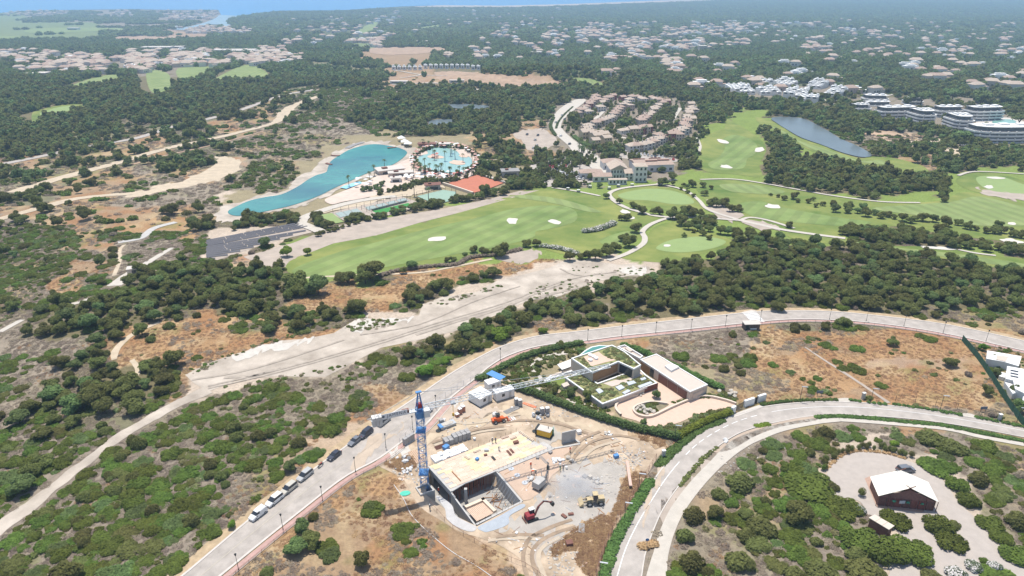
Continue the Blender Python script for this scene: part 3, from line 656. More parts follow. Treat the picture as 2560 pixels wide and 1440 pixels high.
px_sheet('lagoon_pool', [(1042, 400), (1052, 391), (1070, 386), (1068, 377), (1090, 370), (1120, 373), (1142, 380), (1152, 390), (1176, 396), (1180, 412), (1176, 424), (1150, 436), (1120, 434), (1080, 427), (1055, 416), (1043, 408)], M_pool, 5, maskval=9)
for a, b, c, d in [(1090, 395, 22, 4), (1145, 409, 20, 6), (1160, 392, 12, 4)]: px_sheet('pool_island', ell(a, b, c, d, .05, 12, .15, 5), M_terra, 6, maskval=0)
px_sheet('lap_pool', [(850, 471), (862, 466), (898, 455), (908, 459), (866, 474)], mat('lap_pool_water', (.30, .62, .72), .15, .04), 5, False, maskval=9)
# courts
px_sheet('clay_court', [(1121, 459), (1193, 439), (1259, 459), (1217, 475), (1182, 484)], mat('clay_court', (.46, .165, .10), .95, .06, .3), 4, False, maskval=5)
px_sheet('hard_court', [(1042, 492), (1108, 476), (1140, 481), (1139, 501), (1090, 512)], mat('hard_court', (.27, .38, .30), .9, .06, .3), 4, False, maskval=5)
px_sheet('football_pitch', [(931, 529), (1020, 509), (1036, 516), (946, 537)], mat('artificial_turf', (.05, .24, .055), .9, .06, .3), 4, False, maskval=5)
px_sheet('court_apron', [(826, 535), (900, 512), (1015, 492), (1045, 505), (1040, 520), (945, 545), (865, 556)], M_beige, 3, False, maskval=5)
px_sheet('court_lawn', [(790, 540), (830, 534), (860, 556), (840, 560)], M_green, 4, False, maskval=5)
px_sheet('sports_yard', [(900, 500), (960, 484), (1030, 470), (1060, 462), (1100, 468), (1042, 488), (960, 500), (880, 520), (760, 545), (770, 535)], M_sandtrack, 3, maskval=5)
ribbon('service_lane', [(752, 560), (762, 545), (800, 530), (860, 512), (920, 500), (990, 492)], 6, M_path, 5, maskval=3)
ribbon('service_lane', [(752, 560), (790, 575), (800, 580)], 6, M_path, 5, maskval=3)
def inset(poly, d):
    n = len(poly); A = sum(poly[i][0]*poly[(i+1) % n][1]-poly[(i+1) % n][0]*poly[i][1] for i in range(n)); s_ = 1 if A > 0 else -1; out = []
    for i in range(n):
        p0, p1, p2_ = Vector(poly[i-1]), Vector(poly[i]), Vector(poly[(i+1) % n]); a = (p1-p0).normalized(); b = (p2_-p1).normalized()
        na = Vector((-a.y, a.x))*s_; nb = Vector((-b.y, b.x))*s_; k = (na+nb); k = k/max(.35, k.length_squared/2) if k.length > 1e-3 else na
        out.append(tuple(p1+k*d))
    return out
# ---------------------------------------------------------------- near roads, verges, yard, building site ground
def world_sheet_hole(name, pts, m, layer, hole, step, smooth=True):
    q = catmull(pts, 4, True) if smooth else [Vector(p) for p in pts]
    x, y, z = WX(np.array([p.x for p in q]), np.array([p.y for p in q])); xy = list(zip(x, y))
    H = [(float(a), float(b)) for a, b in hole]
    gx, gy = np.meshgrid(np.arange(x.min()+step/2, x.max(), step), np.arange(y.min()+step/2, y.max(), step)); gx = gx.ravel(); gy = gy.ravel()
    def inside(P, px, py):
        P = np.array(P); r = np.zeros(np.shape(px), bool)
        for i in range(len(P)):
            ax, ay = P[i]; bx, by = P[(i+1) % len(P)]
            if ay != by: r ^= ((ay > py) != (by > py)) & (px < (bx-ax)*(py-ay)/(by-ay)+ax)
        return r
    k = inside(xy, gx, gy) & ~inside(H, gx, gy)
    V = [Vector(p) for p in xy]+[Vector(p) for p in H]+[Vector(p) for p in zip(gx[k], gy[k])]
    n = len(xy); h = len(H)
    r = delaunay_2d_cdt(V, [(n+i, n+(i+1) % h) for i in range(h)], [list(range(n))], 1, 1e-4)
    vx = np.array([q.x for q in r[0]]); vy = np.array([q.y for q in r[0]])
    cx = np.array([vx[list(f)].mean() for f in r[2]]); cy = np.array([vy[list(f)].mean() for f in r[2]])
    keep = ~inside(H, cx, cy)
    vz = T(vx, vy)+np.array([loff(q, layer) for q in vy])+.12*(fbm(vx, vy, 6, 91, 2)-.5)*(1 if layer < 2 else 0)
    me = bpy.data.meshes.new(name); me.from_pydata(list(zip(vx, vy, vz)), [], [tuple(f) for f, t in zip(r[2], keep) if t]); me.update()
    if me.polygons[0].normal.z < 0: me.flip_normals()
    o = link(name, me, m); o['kind'] = 'structure'
    P = np.array(xy); u, v = proj(P[:, 0], P[:, 1], T(P[:, 0], P[:, 1])); mask_fill(np.stack([u, v], 1), 7)
    return o
M_site = mat('site_earth', (.36, .27, .185), .95, .20, .16, .3, col2=(.50, .395, .285), coords='World')
M_dust = mat('site_grey_dust', (.40, .365, .32), .95, .12, .3, .1, coords='World')
world_sheet_hole('site_ground', [(940, 1158), (965, 1130), (1005, 1098), (1050, 1060), (1085, 1030), (1120, 1000), (1170, 968), (1215, 962), (1262, 955), (1310, 985), (1390, 1012), (1480, 1042), (1560, 1070), (1650, 1098), (1664, 1118), (1640, 1150), (1610, 1200), (1580, 1250), (1545, 1310), (1520, 1360), (1480, 1440), (1470, 1480), (1400, 1480), (1330, 1420), (1260, 1370), (1200, 1345), (1150, 1330), (1100, 1300), (1060, 1275), (1030, 1240), (1010, 1200), (975, 1180)], M_site, 1, PIT, 1.6)
LR_L = [(400, 1480), (455, 1440), (536, 1372), (618, 1303), (705, 1236), (799, 1162), (850, 1127), (937, 1061), (985, 1030), (1044, 991), (1118, 940), (1186, 900), (1253, 867), (1337, 842), (1438, 830), (1555, 816), (1710, 799), (1801, 789), (1870, 782), (1935, 778), (2070, 779), (2204, 791), (2372, 813), (2560, 853), (2700, 885)]
LR_R = [(500, 1480), (549, 1440), (660, 1350), (755, 1274), (860, 1193), (944, 1148), (1010, 1100), (1058, 1068), (1120, 1000), (1187, 947), (1225, 915), (1273, 888), (1354, 864), (1471, 851), (1555, 840), (1710, 824), (1834, 811), (1969, 799), (2103, 801), (2237, 814), (2372, 836), (2560, 877), (2700, 908)]
def px_strip(name, A, B, m, layer, k=4, maskval=3):
    a = catmull(A, k); b = catmull(B, k); n = max(len(a), len(b)); mb = MB(); rows = []
    def rez(q):
        x, y, z = WX(np.array([p.x for p in q]), np.array([p.y for p in q])); P = np.stack([x, y], 1)
        d = np.concatenate([[0], np.cumsum(np.linalg.norm(np.diff(P, axis=0), axis=1))]); t = np.linspace(0, d[-1], n)
        return np.stack([np.interp(t, d, P[:, 0]), np.interp(t, d, P[:, 1])], 1)
    a = rez(a); b = rez(b); ks = 4; vsx = []
    for j in range(ks+1):
        r = a+(b-a)*j/ks; vsx += list(zip(r[:, 0], r[:, 1], T(r[:, 0], r[:, 1])+np.array([loff(q, layer) for q in r[:, 1]])))
    mb.add(vsx, [(j*n+i, (j+1)*n+i, (j+1)*n+i+1, j*n+i+1)[::1] for j in range(ks) for i in range(n-1)])
    me = mb.mesh(name)
    if me.polygons[0].normal.z < 0: me.flip_normals()
    o = link(name, me, m); o['kind'] = 'structure'
    Q = np.concatenate([a, b[::-1]]); u, v = proj(Q[:, 0], Q[:, 1], T(Q[:, 0], Q[:, 1])); mask_fill(np.stack([u, v], 1), maskval)
    return a, b
roadA, roadB = px_strip('hill_road', LR_L, LR_R, M_asphalt, 2)
roadC = (roadA+roadB)/2
ribbon('verge', None, 2.6, mat('dry_verge', (.42, .315, .195), .95, .25, .5, coords='World'), 1, off=-1.4, wline=roadA)
ribbon('kerb', None, .5, M_kerb, 3, off=.1, wline=roadA, thick=.06)
ribbon('kerb', None, .55, M_kerb, 3, off=.1, wline=roadB, thick=.06)
ribbon('red_pavement', None, 1.3, M_redpave, 2, off=1.3, wline=roadB, thick=.03)
ribbon('kerb', None, .18, M_kerb, 3, off=2.25, wline=roadB, thick=.06)
ribbon('centre_line', None, .14, mat('faded_line', (.50, .45, .36), .9, .05, 1, coords='World'), 3, off=0, wline=roadC[:int(len(roadC)*.42)], maskval=0)
RR_L = [(1490, 1480), (1506, 1440), (1531, 1374), (1562, 1315), (1607, 1246), (1649, 1180), (1710, 1110), (1765, 1072), (1822, 1044), (1860, 1031), (1908, 1018), (1995, 1008), (2092, 1005), (2221, 1014), (2394, 1039), (2560, 1068), (2700, 1098)]
RR_R = [(1596, 1480), (1604, 1440), (1613, 1385), (1632, 1330), (1655, 1278), (1692, 1222), (1737, 1168), (1780, 1128), (1835, 1090), (1885, 1070), (1943, 1056), (2040, 1040), (2186, 1041), (2360, 1058), (2560, 1094), (2700, 1125)]
rA, rB = px_strip('estate_avenue', RR_L, RR_R, M_asphalt2, 2)
rC = (rA*.62+rB*.38)
ribbon('kerb', None, .35, M_kerb, 3, off=0, wline=rA, thick=.06); ribbon('kerb', None, .25, M_kerb, 3, off=0, wline=rB, thick=.06)
nC = len(rC); ribbon('centre_line', None, .2, M_line, 3, wline=rC[:int(nC*.30)], maskval=0)
dd = np.concatenate([[0], np.cumsum(np.linalg.norm(np.diff(rC, axis=0), axis=1))]); s0 = dd[int(nC*.30)]
def on_line(P, d, s): return np.array([np.interp(s, d, P[:, 0]), np.interp(s, d, P[:, 1])])
s = s0+1
while s < s0+30:
    ribbon('road_dash', None, .2, M_line, 3, wline=np.array([on_line(rC, dd, s), on_line(rC, dd, s+1.1), on_line(rC, dd, s+2.2)]), maskval=0); s += 3.4
ribbon('centre_line', None, .16, M_line, 3, wline=rC[int(nC*.52):], maskval=0)
ribbon('footway', [(1636, 1480), (1642, 1440), (1652, 1385), (1668, 1330), (1694, 1275), (1738, 1215), (1790, 1160), (1845, 1112), (1905, 1085), (1960, 1068), (2040, 1054), (2100, 1050)], [4.2, 4, 3, 3, 3, 3, 3, 4, 3.5, 3, 2.5, 1.6], M_path, 3)
ribbon('footway', [(2100, 1050), (2200, 1057), (2360, 1072), (2450, 1092), (2560, 1112)], 1.6, M_path, 3)
px_sheet('paved_shoulder', [(1784, 1130), (1840, 1090), (1900, 1068), (1990, 1047), (2040, 1040), (2040, 1052), (1960, 1066), (1890, 1090), (1830, 1124)], mat('tan_paving', (.43, .34, .26), .9, .08, .5, coords='World'), 3)
px_sheet('tan_paving', [(1640, 1300), (1662, 1262), (1700, 1215), (1745, 1165), (1790, 1130), (1825, 1118), (1780, 1165), (1720, 1225), (1680, 1285), (1655, 1335)], M_beige, 2)
px_sheet('gateway_apron', [(1824, 1042), (1842, 1033), (1900, 1013), (1908, 1018), (1876, 1030), (1836, 1044)], M_kerb, 3)
px_sheet('layby_apron', [(2092, 1004), (2092, 998), (2120, 996), (2124, 1005)], M_path, 3); px_sheet('layby_apron', [(2402, 1040), (2404, 1034), (2430, 1036), (2442, 1046)], M_path, 3)
px_sheet('layby_apron', [(1566, 1310), (1585, 1292), (1600, 1262), (1640, 1200), (1612, 1240)], M_path, 3)
px_sheet('crossing_apron', [(1852, 782), (1878, 776), (1892, 778), (1866, 784)], M_kerb, 3, False)
px_sheet('yard_gravel', [(2068, 1195), (2069, 1175), (2074, 1164), (2099, 1146), (2141, 1132), (2203, 1135), (2262, 1150), (2325, 1176), (2360, 1204), (2394, 1252), (2429, 1287), (2498, 1349), (2560, 1391), (2640, 1440), (2640, 1500), (2235, 1500), (2225, 1430), (2200, 1395), (2240, 1360), (2250, 1335), (2185, 1300), (2165, 1280), (2150, 1255), (2110, 1245), (2050, 1244), (2060, 1232), (2082, 1214)], M_gravel, 2, maskval=6)
ribbon('stone_footpath', [(2012, 868), (2055, 897), (2105, 929), (2158, 964), (2222, 1008)], [.5, .8, 1.2, 1.0, 1.4], M_beige, 2, maskval=3)
# site surfaces
def gsheet(name, pts, m, layer=2, smooth=True): return px_sheet(name, pts, m, layer, smooth, maskval=0, step=1.5)
gsheet('grey_dust', [(1390, 1172), (1440, 1160), (1500, 1150), (1560, 1160), (1590, 1190), (1580, 1230), (1545, 1290), (1500, 1320), (1440, 1335), (1400, 1360), (1360, 1380), (1310, 1340), (1260, 1330), (1300, 1290), (1330, 1262), (1320, 1250), (1370, 1230)], M_dust)
gsheet('terracotta_slab', [(1247, 1180), (1300, 1158), (1384, 1122), (1440, 1110), (1452, 1112), (1410, 1140), (1412, 1165), (1380, 1190), (1360, 1225), (1325, 1250), (1309, 1252)], mat('screed_pink', (.50, .37, .275), .95, .08, .4, coords='World'), 3, False)
gsheet('grey_blinding', [(1318, 1098), (1345, 1080), (1380, 1078), (1395, 1095), (1372, 1106), (1384, 1118), (1362, 1102), (1345, 1110)], M_dust, 3)
gsheet('blue_sheeting', [(1195, 1318), (1240, 1296), (1300, 1262), (1312, 1268), (1275, 1290), (1270, 1312), (1222, 1330), (1205, 1328)], mat('blue_grey_sheet', (.36, .39, .42), .6, .08, .8), 3)
gsheet('white_sheeting', [(1090, 1244), (1100, 1242), (1130, 1264), (1140, 1290), (1180, 1312), (1192, 1320), (1180, 1330), (1150, 1322), (1118, 1300), (1112, 1272)], mat('white_sheet', (.46, .44, .42), .6, .1, .8), 3)
px_sheet('dusty_road_patch', [(925, 1140), (945, 1120), (985, 1085), (1010, 1062), (990, 1075), (960, 1092), (930, 1112), (905, 1140), (880, 1165), (880, 1178), (905, 1166)], mat('pink_dust', (.47, .38, .29), .95, .1, .3, coords='World'), 3, maskval=0)
gsheet('white_gravel', [(975, 1128), (1005, 1112), (1025, 1122), (1000, 1135)], M_chalk, 3); gsheet('white_gravel', [(1158, 1012), (1170, 1004), (1190, 1012), (1174, 1020)], M_chalk, 3)
gsheet('beige_yard', [(1090, 1040), (1120, 1012), (1150, 1005), (1215, 1010), (1240, 1030), (1180, 1045), (1130, 1060), (1100, 1070)], mat('pink_dust', (.50, .385, .29), .95, .1, .3, coords='World'))
M_rgrass = mat('rust_grass', (.34, .225, .13), .95, .3, .5, .2, coords='World', col2=(.42, .31, .195)); ROUGHM.add('rust_grass')
RUSTP = [[(1378, 1372), (1440, 1322), (1500, 1288), (1540, 1296), (1526, 1340), (1500, 1400), (1480, 1450), (1440, 1400), (1452, 1370), (1410, 1378), (1385, 1390)], [(1590, 1078), (1630, 1088), (1662, 1102), (1658, 1118), (1620, 1108), (1596, 1096)], [(962, 1160), (1000, 1140), (1040, 1142), (1036, 1170), (1000, 1180)], [(1560, 1200), (1590, 1180), (1618, 1180), (1580, 1250), (1550, 1290), (1530, 1290)]]
for q_ in RUSTP: gsheet('rust_grass', q_, M_rgrass, 3)
M_rut1 = mat('rut_dark', (.31, .23, .16), .95, .2, .4, .1, coords='World'); M_rut2 = mat('rut_pale', (.47, .385, .285), .95, .1, .4, .1, coords='World'); ROUGHM |= {'rut_dark', 'rut_pale'}
for k_, (pt_, m_) in enumerate([([(1352, 1450), (1330, 1400), (1342, 1362), (1388, 1334), (1440, 1318)], M_rut1), ([(1364, 1450), (1346, 1400), (1356, 1370), (1400, 1344)], M_rut2), ([(1320, 1450), (1308, 1400), (1320, 1352), (1370, 1322), (1430, 1300)], M_rut1), ([(1240, 1345), (1300, 1338), (1360, 1340)], M_rut1), ([(1220, 1352), (1290, 1346), (1350, 1350)], M_rut2), ([(1430, 1150), (1470, 1110), (1540, 1090), (1600, 1100)], M_rut1), ([(1445, 1160), (1485, 1122), (1550, 1102)], M_rut2), ([(1420, 1140), (1455, 1100), (1500, 1080)], M_rut1), ([(1240, 1058), (1320, 1052), (1400, 1062), (1470, 1085)], M_rut1), ([(1080, 1108), (1180, 1078), (1260, 1066)], M_rut1), ([(1085, 1114), (1185, 1084), (1265, 1072)], M_rut2), ([(1090, 1046), (1160, 1060), (1230, 1052), (1300, 1036)], M_rut2)]): ribbon('wheel_rut', pt_, .9, m_, 4, maskval=0)
M_bed = mat('bed_rut', (.385, .33, .27), .95, .2, .4, .1, coords='World'); ROUGHM.add('bed_rut')
for pt_, w_ in [([(520, 966), (700, 924), (900, 868), (1100, 806), (1250, 762), (1400, 706), (1500, 684)], .8), ([(520, 972), (700, 930), (900, 874), (1100, 812), (1250, 768), (1400, 712)], .7), ([(480, 950), (600, 930), (720, 896), (860, 850)], 1.0), ([(1040, 838), (1130, 808), (1240, 776), (1320, 744)], 1.6), ([(900, 838), (1010, 820), (1080, 800), (1190, 752), (1300, 716)], .7), ([(1330, 748), (1400, 730), (1470, 712)], 2.0), ([(560, 945), (640, 938), (700, 918)], 1.4), ([(1400, 672), (1450, 690), (1540, 680)], .9)]: ribbon('bed_rut', pt_, w_, M_bed, 3, maskval=0)
px_sheet('road_dust', [(1655, 1165), (1640, 1190), (1612, 1238), (1590, 1290), (1600, 1292), (1625, 1246), (1655, 1200), (1672, 1178)], mat('pink_dust', (.47, .38, .29)), 3, maskval=0)
gsheet('wheel_ruts', [(1330, 1440), (1322, 1390), (1340, 1352), (1390, 1325), (1400, 1332), (1352, 1360), (1342, 1400), (1356, 1440)], M_beige, 3)
gsheet('wheel_ruts', [(1130, 1062), (1200, 1040), (1300, 1020), (1400, 1040), (1470, 1060), (1530, 1080), (1480, 1075), (1400, 1056), (1300, 1040), (1200, 1062), (1080, 1110), (1020, 1140)], mat('pale_ruts', (.50, .40, .28), .95, .1, .3, coords='World'))

# ---------------------------------------------------------------- concrete shell on the building site
shell = empty('building_shell', W(1200, 1180, 0), 0, 'unfinished concrete basement with timber formwork deck beside the tower crane', 'building')
shell.location = (0, 0, 0)
Z1 = DECK_Z
A_, B_, C_, D_, E_, F_, G_, H_, I_ = [p2(u, v, Z1) for u, v in [(1073, 1165), (1297, 1077), (1332, 1100), (1347, 1109), (1359, 1103), (1384, 1119), (1242, 1177), (1163, 1208), (1130, 1228)]]
J_ = p2(1191, 1311, 0); K_ = p2(1305, 1254, 0)
MB().prism([A_, B_, C_, D_, E_, F_, G_, H_, I_], Z1-.3, Z1-.03).build('slab', M_conc, shell)
def wall(a, b, z0, z1, th, name='wall', m=None, par=None, off=0):
    a = Vector((a[0], a[1])); b = Vector((b[0], b[1])); t = (b-a).normalized(); n = Vector((-t.y, t.x))
    a = a+n*off; b = b+n*off
    return MB().prism([a-n*th/2, b-n*th/2, b+n*th/2, a+n*th/2], z0, z1).build(name, m or M_conc, par)
def lerp2(a, b, t): return (a[0]+(b[0]-a[0])*t, a[1]+(b[1]-a[1])*t)
PF = -4.0
wall(lerp2(A_, I_, 0), lerp2(A_, I_, .18), PF, Z1+.1, .4, 'wall', None, shell, -.2)
wall(lerp2(A_, I_, .18), I_, -1.1, Z1+.1, .4, 'lintel', None, shell, -.2)
wall(lerp2(I_, J_, 0), lerp2(I_, J_, .16), PF, 0, .4, 'wall', None, shell, -.2)
wall(lerp2(I_, J_, .16), lerp2(I_, J_, 1), PF, -.2, .36, 'wall', None, shell, -.2)
wall(J_, K_, PF, .08, .5, 'wall', None, shell)
wall(K_, G_, PF, .12, .5, 'wall', None, shell)
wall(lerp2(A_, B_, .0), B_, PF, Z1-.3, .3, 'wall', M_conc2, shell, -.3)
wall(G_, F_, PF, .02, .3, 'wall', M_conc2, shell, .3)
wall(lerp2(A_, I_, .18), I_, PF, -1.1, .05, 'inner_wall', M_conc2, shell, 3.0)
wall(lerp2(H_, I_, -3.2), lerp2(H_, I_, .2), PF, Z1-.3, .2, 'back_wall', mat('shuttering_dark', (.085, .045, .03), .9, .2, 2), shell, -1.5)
# floor of the basement
fl = MB(); fl.prism(PIT, PF-.3, PF); fl.build('floor', mat('screed_grey', (.36, .34, .31), .95, .14, .5), shell)
# earth sides of the pit
eb = MB()
for i in range(len(PIT)):
    a, b = PIT[i], PIT[(i+1) % len(PIT)]
    n = 6
    for k in range(n):
        p, q = lerp2(a, b, k/n), lerp2(a, b, (k+1)/n); c = (sum(t[0] for t in PIT)/6, sum(t[1] for t in PIT)/6)
        pi, qi = lerp2(p, c, .012), lerp2(q, c, .012)
        eb.add([(p[0], p[1], .08), (q[0], q[1], .08), (qi[0], qi[1], PF-.1), (pi[0], pi[1], PF-.1)], [(0, 1, 2, 3)])
o = eb.build('pit_side', M_dust); o['kind'] = 'structure'
# formwork panels, each a board of its own
M_ply = [mat('formwork_pink', (.62, .47, .36), .7, .08, 1.5), mat('formwork_yellow', (.66, .54, .33), .7, .12, 1.5), mat('formwork_cream', (.66, .54, .41), .7, .08, 1.5)]
ax = Vector((B_[0]-A_[0], B_[1]-A_[1])).normalized(); ay = Vector((ax.y, -ax.x)); LAB = Vector((B_[0]-A_[0], B_[1]-A_[1])).length
deckP = np.array([A_, B_, C_, D_, E_, F_, G_, H_, I_])
def in_poly(P, x, y):
    P = np.array(P); r = False
    for i in range(len(P)):
        a, b = P[i], P[(i+1) % len(P)]
        if (a[1] > y) != (b[1] > y) and x < (b[0]-a[0])*(y-a[1])/(b[1]-a[1])+a[0]: r = not r
    return r
pm = [MB().box((0, 0, 0), (1.98, .98, .05)).mesh('formwork_panel') for _ in range(3)]
for k in range(3): pm[k].materials.append(M_ply[k])
npan = 0
for i in range(-3, int(LAB/2)+8):
    for j in range(0, 22):
        c = Vector(A_)+ax*(i*2+1+(j % 2)*.5)+ay*(j+.55)
        if not all(in_poly(deckP, *(c+ax*a+ay*b)) for a in (-.9, .9) for b in (-.42, .42)): continue
        n_ = float(vnoise(i*.45, j*.28, 8)); k = 1 if n_ > .42 and rnd.random() < .36 else (0 if rnd.random() < .6 else 2)
        o = bpy.data.objects.new('formwork_panel', pm[k]); COL.objects.link(o); o.parent = shell
        o.location = (c.x, c.y, Z1+rnd.uniform(-.025, .03)); o.rotation_euler = (0, 0, math.atan2(ax.y, ax.x)+rnd.uniform(-.012, .012)); npan += 1
print('panels', npan)
prop = MB().tube((0, 0, PF), (0, 0, Z1-.3), .07, 5).mesh('prop'); prop.materials.append(mat('rusty_prop', (.30, .12, .07), .8, .2, 2))
for k in range(34):
    t = k/33; p = lerp2(G_, I_, t) if t > 0 else G_
    for r in (0, 1):
        q = Vector(p)-ay*(.5+r*1.4+rnd.uniform(-.2, .2))+ax*rnd.uniform(-.15, .15)
        o = bpy.data.objects.new('prop', prop); COL.objects.link(o); o.parent = shell; o.location = (q.x, q.y, 0)
c = p2(1164, 1222, Z1-.3); MB().box((c[0], c[1], PF), (.7, .7, 4.0)).build('column', M_conc, shell)
# lower formwork tray in the corner of the basement
q = [p2(u, v, -1.6) for u, v in [(1161, 1268), (1209, 1247), (1241, 1279), (1192, 1303)]]
MB().prism(q, -1.75, -1.6).build('formwork_tray', M_ply[0], shell)
for a, b in ((0, 1), (1, 2)): wall(q[a], q[b], -1.6, -1.1, .8, 'formwork_edge', M_ply[2], shell, -.4)
for k in range(14):
    t = k/13; a = lerp2(q[0], q[1], .05+.9*t); b = lerp2(q[3], q[2], .05+.9*t)
    MB().bar((a[0], a[1], -1.57), (b[0], b[1], -1.57), .05, .04).build('board_joint', M_wood, shell)
for k in range(16):
    a = lerp2(p2(1215, 1235, PF), p2(1265, 1270, PF), rnd.random()); d = Vector((rnd.uniform(-2, 2), rnd.uniform(-1.2, 1.2)))
    MB().bar((a[0]+rnd.uniform(-1, 1), a[1]+rnd.uniform(-3, 2), PF+.1), (a[0]+d.x, a[1]+d.y, PF+.2), .12).build('timber', M_wood, shell)
for k in range(9):
    a = lerp2(G_, K_, .1+.09*k); MB().bar((a[0]-.3, a[1], -.6), (a[0]-2.3, a[1]-.9, PF+.1), .09).build('brace', M_steel, shell)
for a, b, n in ((A_, B_, 16), (G_, F_, 14), (K_, J_, 8)):
    for k in range(n):
        p = lerp2(a, b, (k+.5)/n); MB().tube((p[0], p[1], Z1-.1), (p[0], p[1], Z1+rnd.uniform(.6, 1.1)), .035, 4).build('rebar', M_black, shell)
# beam running on from the slab, with the free-standing wall at its end
ext = empty('retaining_wall', (0, 0, 0), 0, 'grey concrete ground beam with upstanding wall right of the formwork deck', 'wall')
g1 = p2(1449, 1108, .2)
wall(G_, F_, 0, .32, .55, 'beam', None, ext, -.3); wall(F_, g1, 0, .32, .55, 'beam', None, ext, -.3)
a, b = p2(1405, 1108, .1), p2(1436, 1098, .1)
wall(p2(1404, 1110, 0), p2(1438, 1102, 0), .05, 3.6, .3, 'wall', None, ext); wall(p2(1438, 1102, 0), g1, 0, .5, .5, 'beam', None, ext)
# ---------------------------------------------------------------- loose things helper
def place(name, u, v, label, cat, group=None, rz=0, z=0.0):
    p = W(u, v, None if z is None else z+.02) if z is not None else W(u, v)
    return empty(name, p, rz, label, cat, group)
def rdir(u0, v0, u1, v1):
    a = W(u0, v0); b = W(u1, v1); return math.atan2(b.y-a.y, b.x-a.x)

# tower crane
cr0 = W(1063, 1233, -2.0)
hj = 0
for k in range(500):
    if float(proj(cr0.x, cr0.y, k*.1)[1]) <= 1024: hj = k*.1; break
for k in range(900):
    if float(proj(cr0.x, cr0.y, k*.1)[1]) <= 980: ha = k*.1; break
print('crane', tuple(cr0), hj, ha)
crane = empty('tower_crane', (cr0.x, cr0.y, 0), 0, 'tower crane with blue lattice mast and long pale jib over the building site', 'crane')
fp = p2(1063, 1234, -1.4)
def cr_part(mb, name, m): return mb.build(name, m, crane)
b = MB()
fq = [p2(u, v, .5) for u, v in [(1038, 1218), (1051, 1237), (1087, 1225), (1070, 1206)]]; fq = [(p[0]-cr0.x, p[1]-cr0.y) for p in fq]
b.prism(fq, -4.6, -1.6)
for i in range(4):
    j = (i+1) % 4; ii = inset(fq, .32); b.prism([fq[i], fq[j], ii[j], ii[i]], -1.6, .5)
cr_part(b, 'foundation_box', M_conc)
mw = .85; z = -3.0; sec = MB()
for sx_, sy_ in ((-1, -1), (1, -1), (1, 1), (-1, 1)): sec.bar((sx_*mw, sy_*mw, 0), (sx_*mw, sy_*mw, 2.4), .10)
cs = [(-1, -1), (1, -1), (1, 1), (-1, 1)]
for i in range(4):
    a, c_ = cs[i], cs[(i+1) % 4]
    sec.bar((a[0]*mw, a[1]*mw, 0), (c_[0]*mw, c_[1]*mw, 0), .07); sec.bar((a[0]*mw, a[1]*mw, 0), (c_[0]*mw, c_[1]*mw, 1.2), .07); sec.bar((c_[0]*mw, c_[1]*mw, 1.2), (a[0]*mw, a[1]*mw, 2.4), .07)
secm = sec.mesh('mast_section'); secm.materials.append(M_blue)
secw = secm.copy(); secw.materials.clear(); secw.materials.append(mat('crane_pale_blue', (.30, .42, .60), .5, .08, 3))
k = 0
while z < hj-2.4:
    o = bpy.data.objects.new('mast_section', secm); COL.objects.link(o); o.parent = crane; o.location = (0, 0, z)
    if k % 5 == 3: MB().box((0, 0, z-.1), (2.2, 2.2, .35)).build('climbing_frame', M_blue, crane)
    z += 2.4; k += 1
lad = MB()
for k in range(int((hj-.5+3)/.6)): lad.bar((.35, -.55, -3+k*.6), (.75, -.55, -3+k*.6), .05)
lad.bar((.35, -.55, -3), (.35, -.55, hj-.5), .07); lad.bar((.75, -.55, -3), (.75, -.55, hj-.5), .07); cr_part(lad, 'ladder', M_steel)
ca = W(925, 1046, hj); cb = W(1520, 912, hj)
jd = Vector((cb.x-ca.x, cb.y-ca.y, 0)).normalized(); yaw = math.atan2(jd.y, jd.x)
Lj = (Vector((cb.x, cb.y, 0))-Vector((cr0.x, cr0.y, 0))).length; Lc = (Vector((ca.x, ca.y, 0))-Vector((cr0.x, cr0.y, 0))).length
print('jib', Lj, Lc, yaw)
slew = hj
def J(mb, name, m):
    o = mb.build(name, m, crane); o.location = (0, 0, slew); o.rotation_euler = (0, 0, yaw); return o
J(MB().box((0, 0, -1.9), (1.9, 1.9, 1.6)), 'slewing_ring', M_blue)
ap = MB(); H_a = ha-hj
for sx_, sy_ in cs: ap.bar((sx_*.75, sy_*.75, -.3), (sx_*.12, sy_*.12, H_a), .15)
for i in range(4):
    for f in (.2, .45, .7):
        a, c_ = cs[i], cs[(i+1) % 4]; q = .75+(.12-.75)*f; ap.bar((a[0]*q, a[1]*q, -.3+(H_a+.3)*f), (c_[0]*q, c_[1]*q, -.3+(H_a+.3)*f), .08)
ap.box((0, 0, H_a-.1), (1.3, .7, .2)); J(ap, 'tower_head', M_blue)
J(MB().box((0, 0, .5), (1.15, 1.15, 1.1), taper=.8), 'red_panel', M_red)
J(MB().box((1.3, -1.2, -1.4), (1.3, 1.1, 1.8)), 'cab', M_white)
jib = MB(); n = int(Lj/1.3); st = (Lj-1)/n
for y_, z_ in ((-.55, 0), (.55, 0), (0, 1.1)): jib.bar((1, y_, z_), (Lj, y_, z_*.7), .13 if z_ == 0 else .12)
for i in range(n):
    x0 = 1+i*st; x1 = x0+st; zt = 1.1-(.33*(x0/Lj))
    for y_ in (-.55, .55):
        jib.bar((x0, y_, 0), ((x0+x1)/2, 0, zt), .065); jib.bar(((x0+x1)/2, 0, zt), (x1, y_, 0), .065)
    jib.bar((x0, -.55, 0), (x1, .55, 0), .055)
J(jib, 'jib', mat('crane_pale', (.62, .65, .66), .5, .06, 3))
cj = MB()
for y_ in (-.6, .6): cj.bar((-.8, y_, 0), (-Lc, y_, 0), .2)
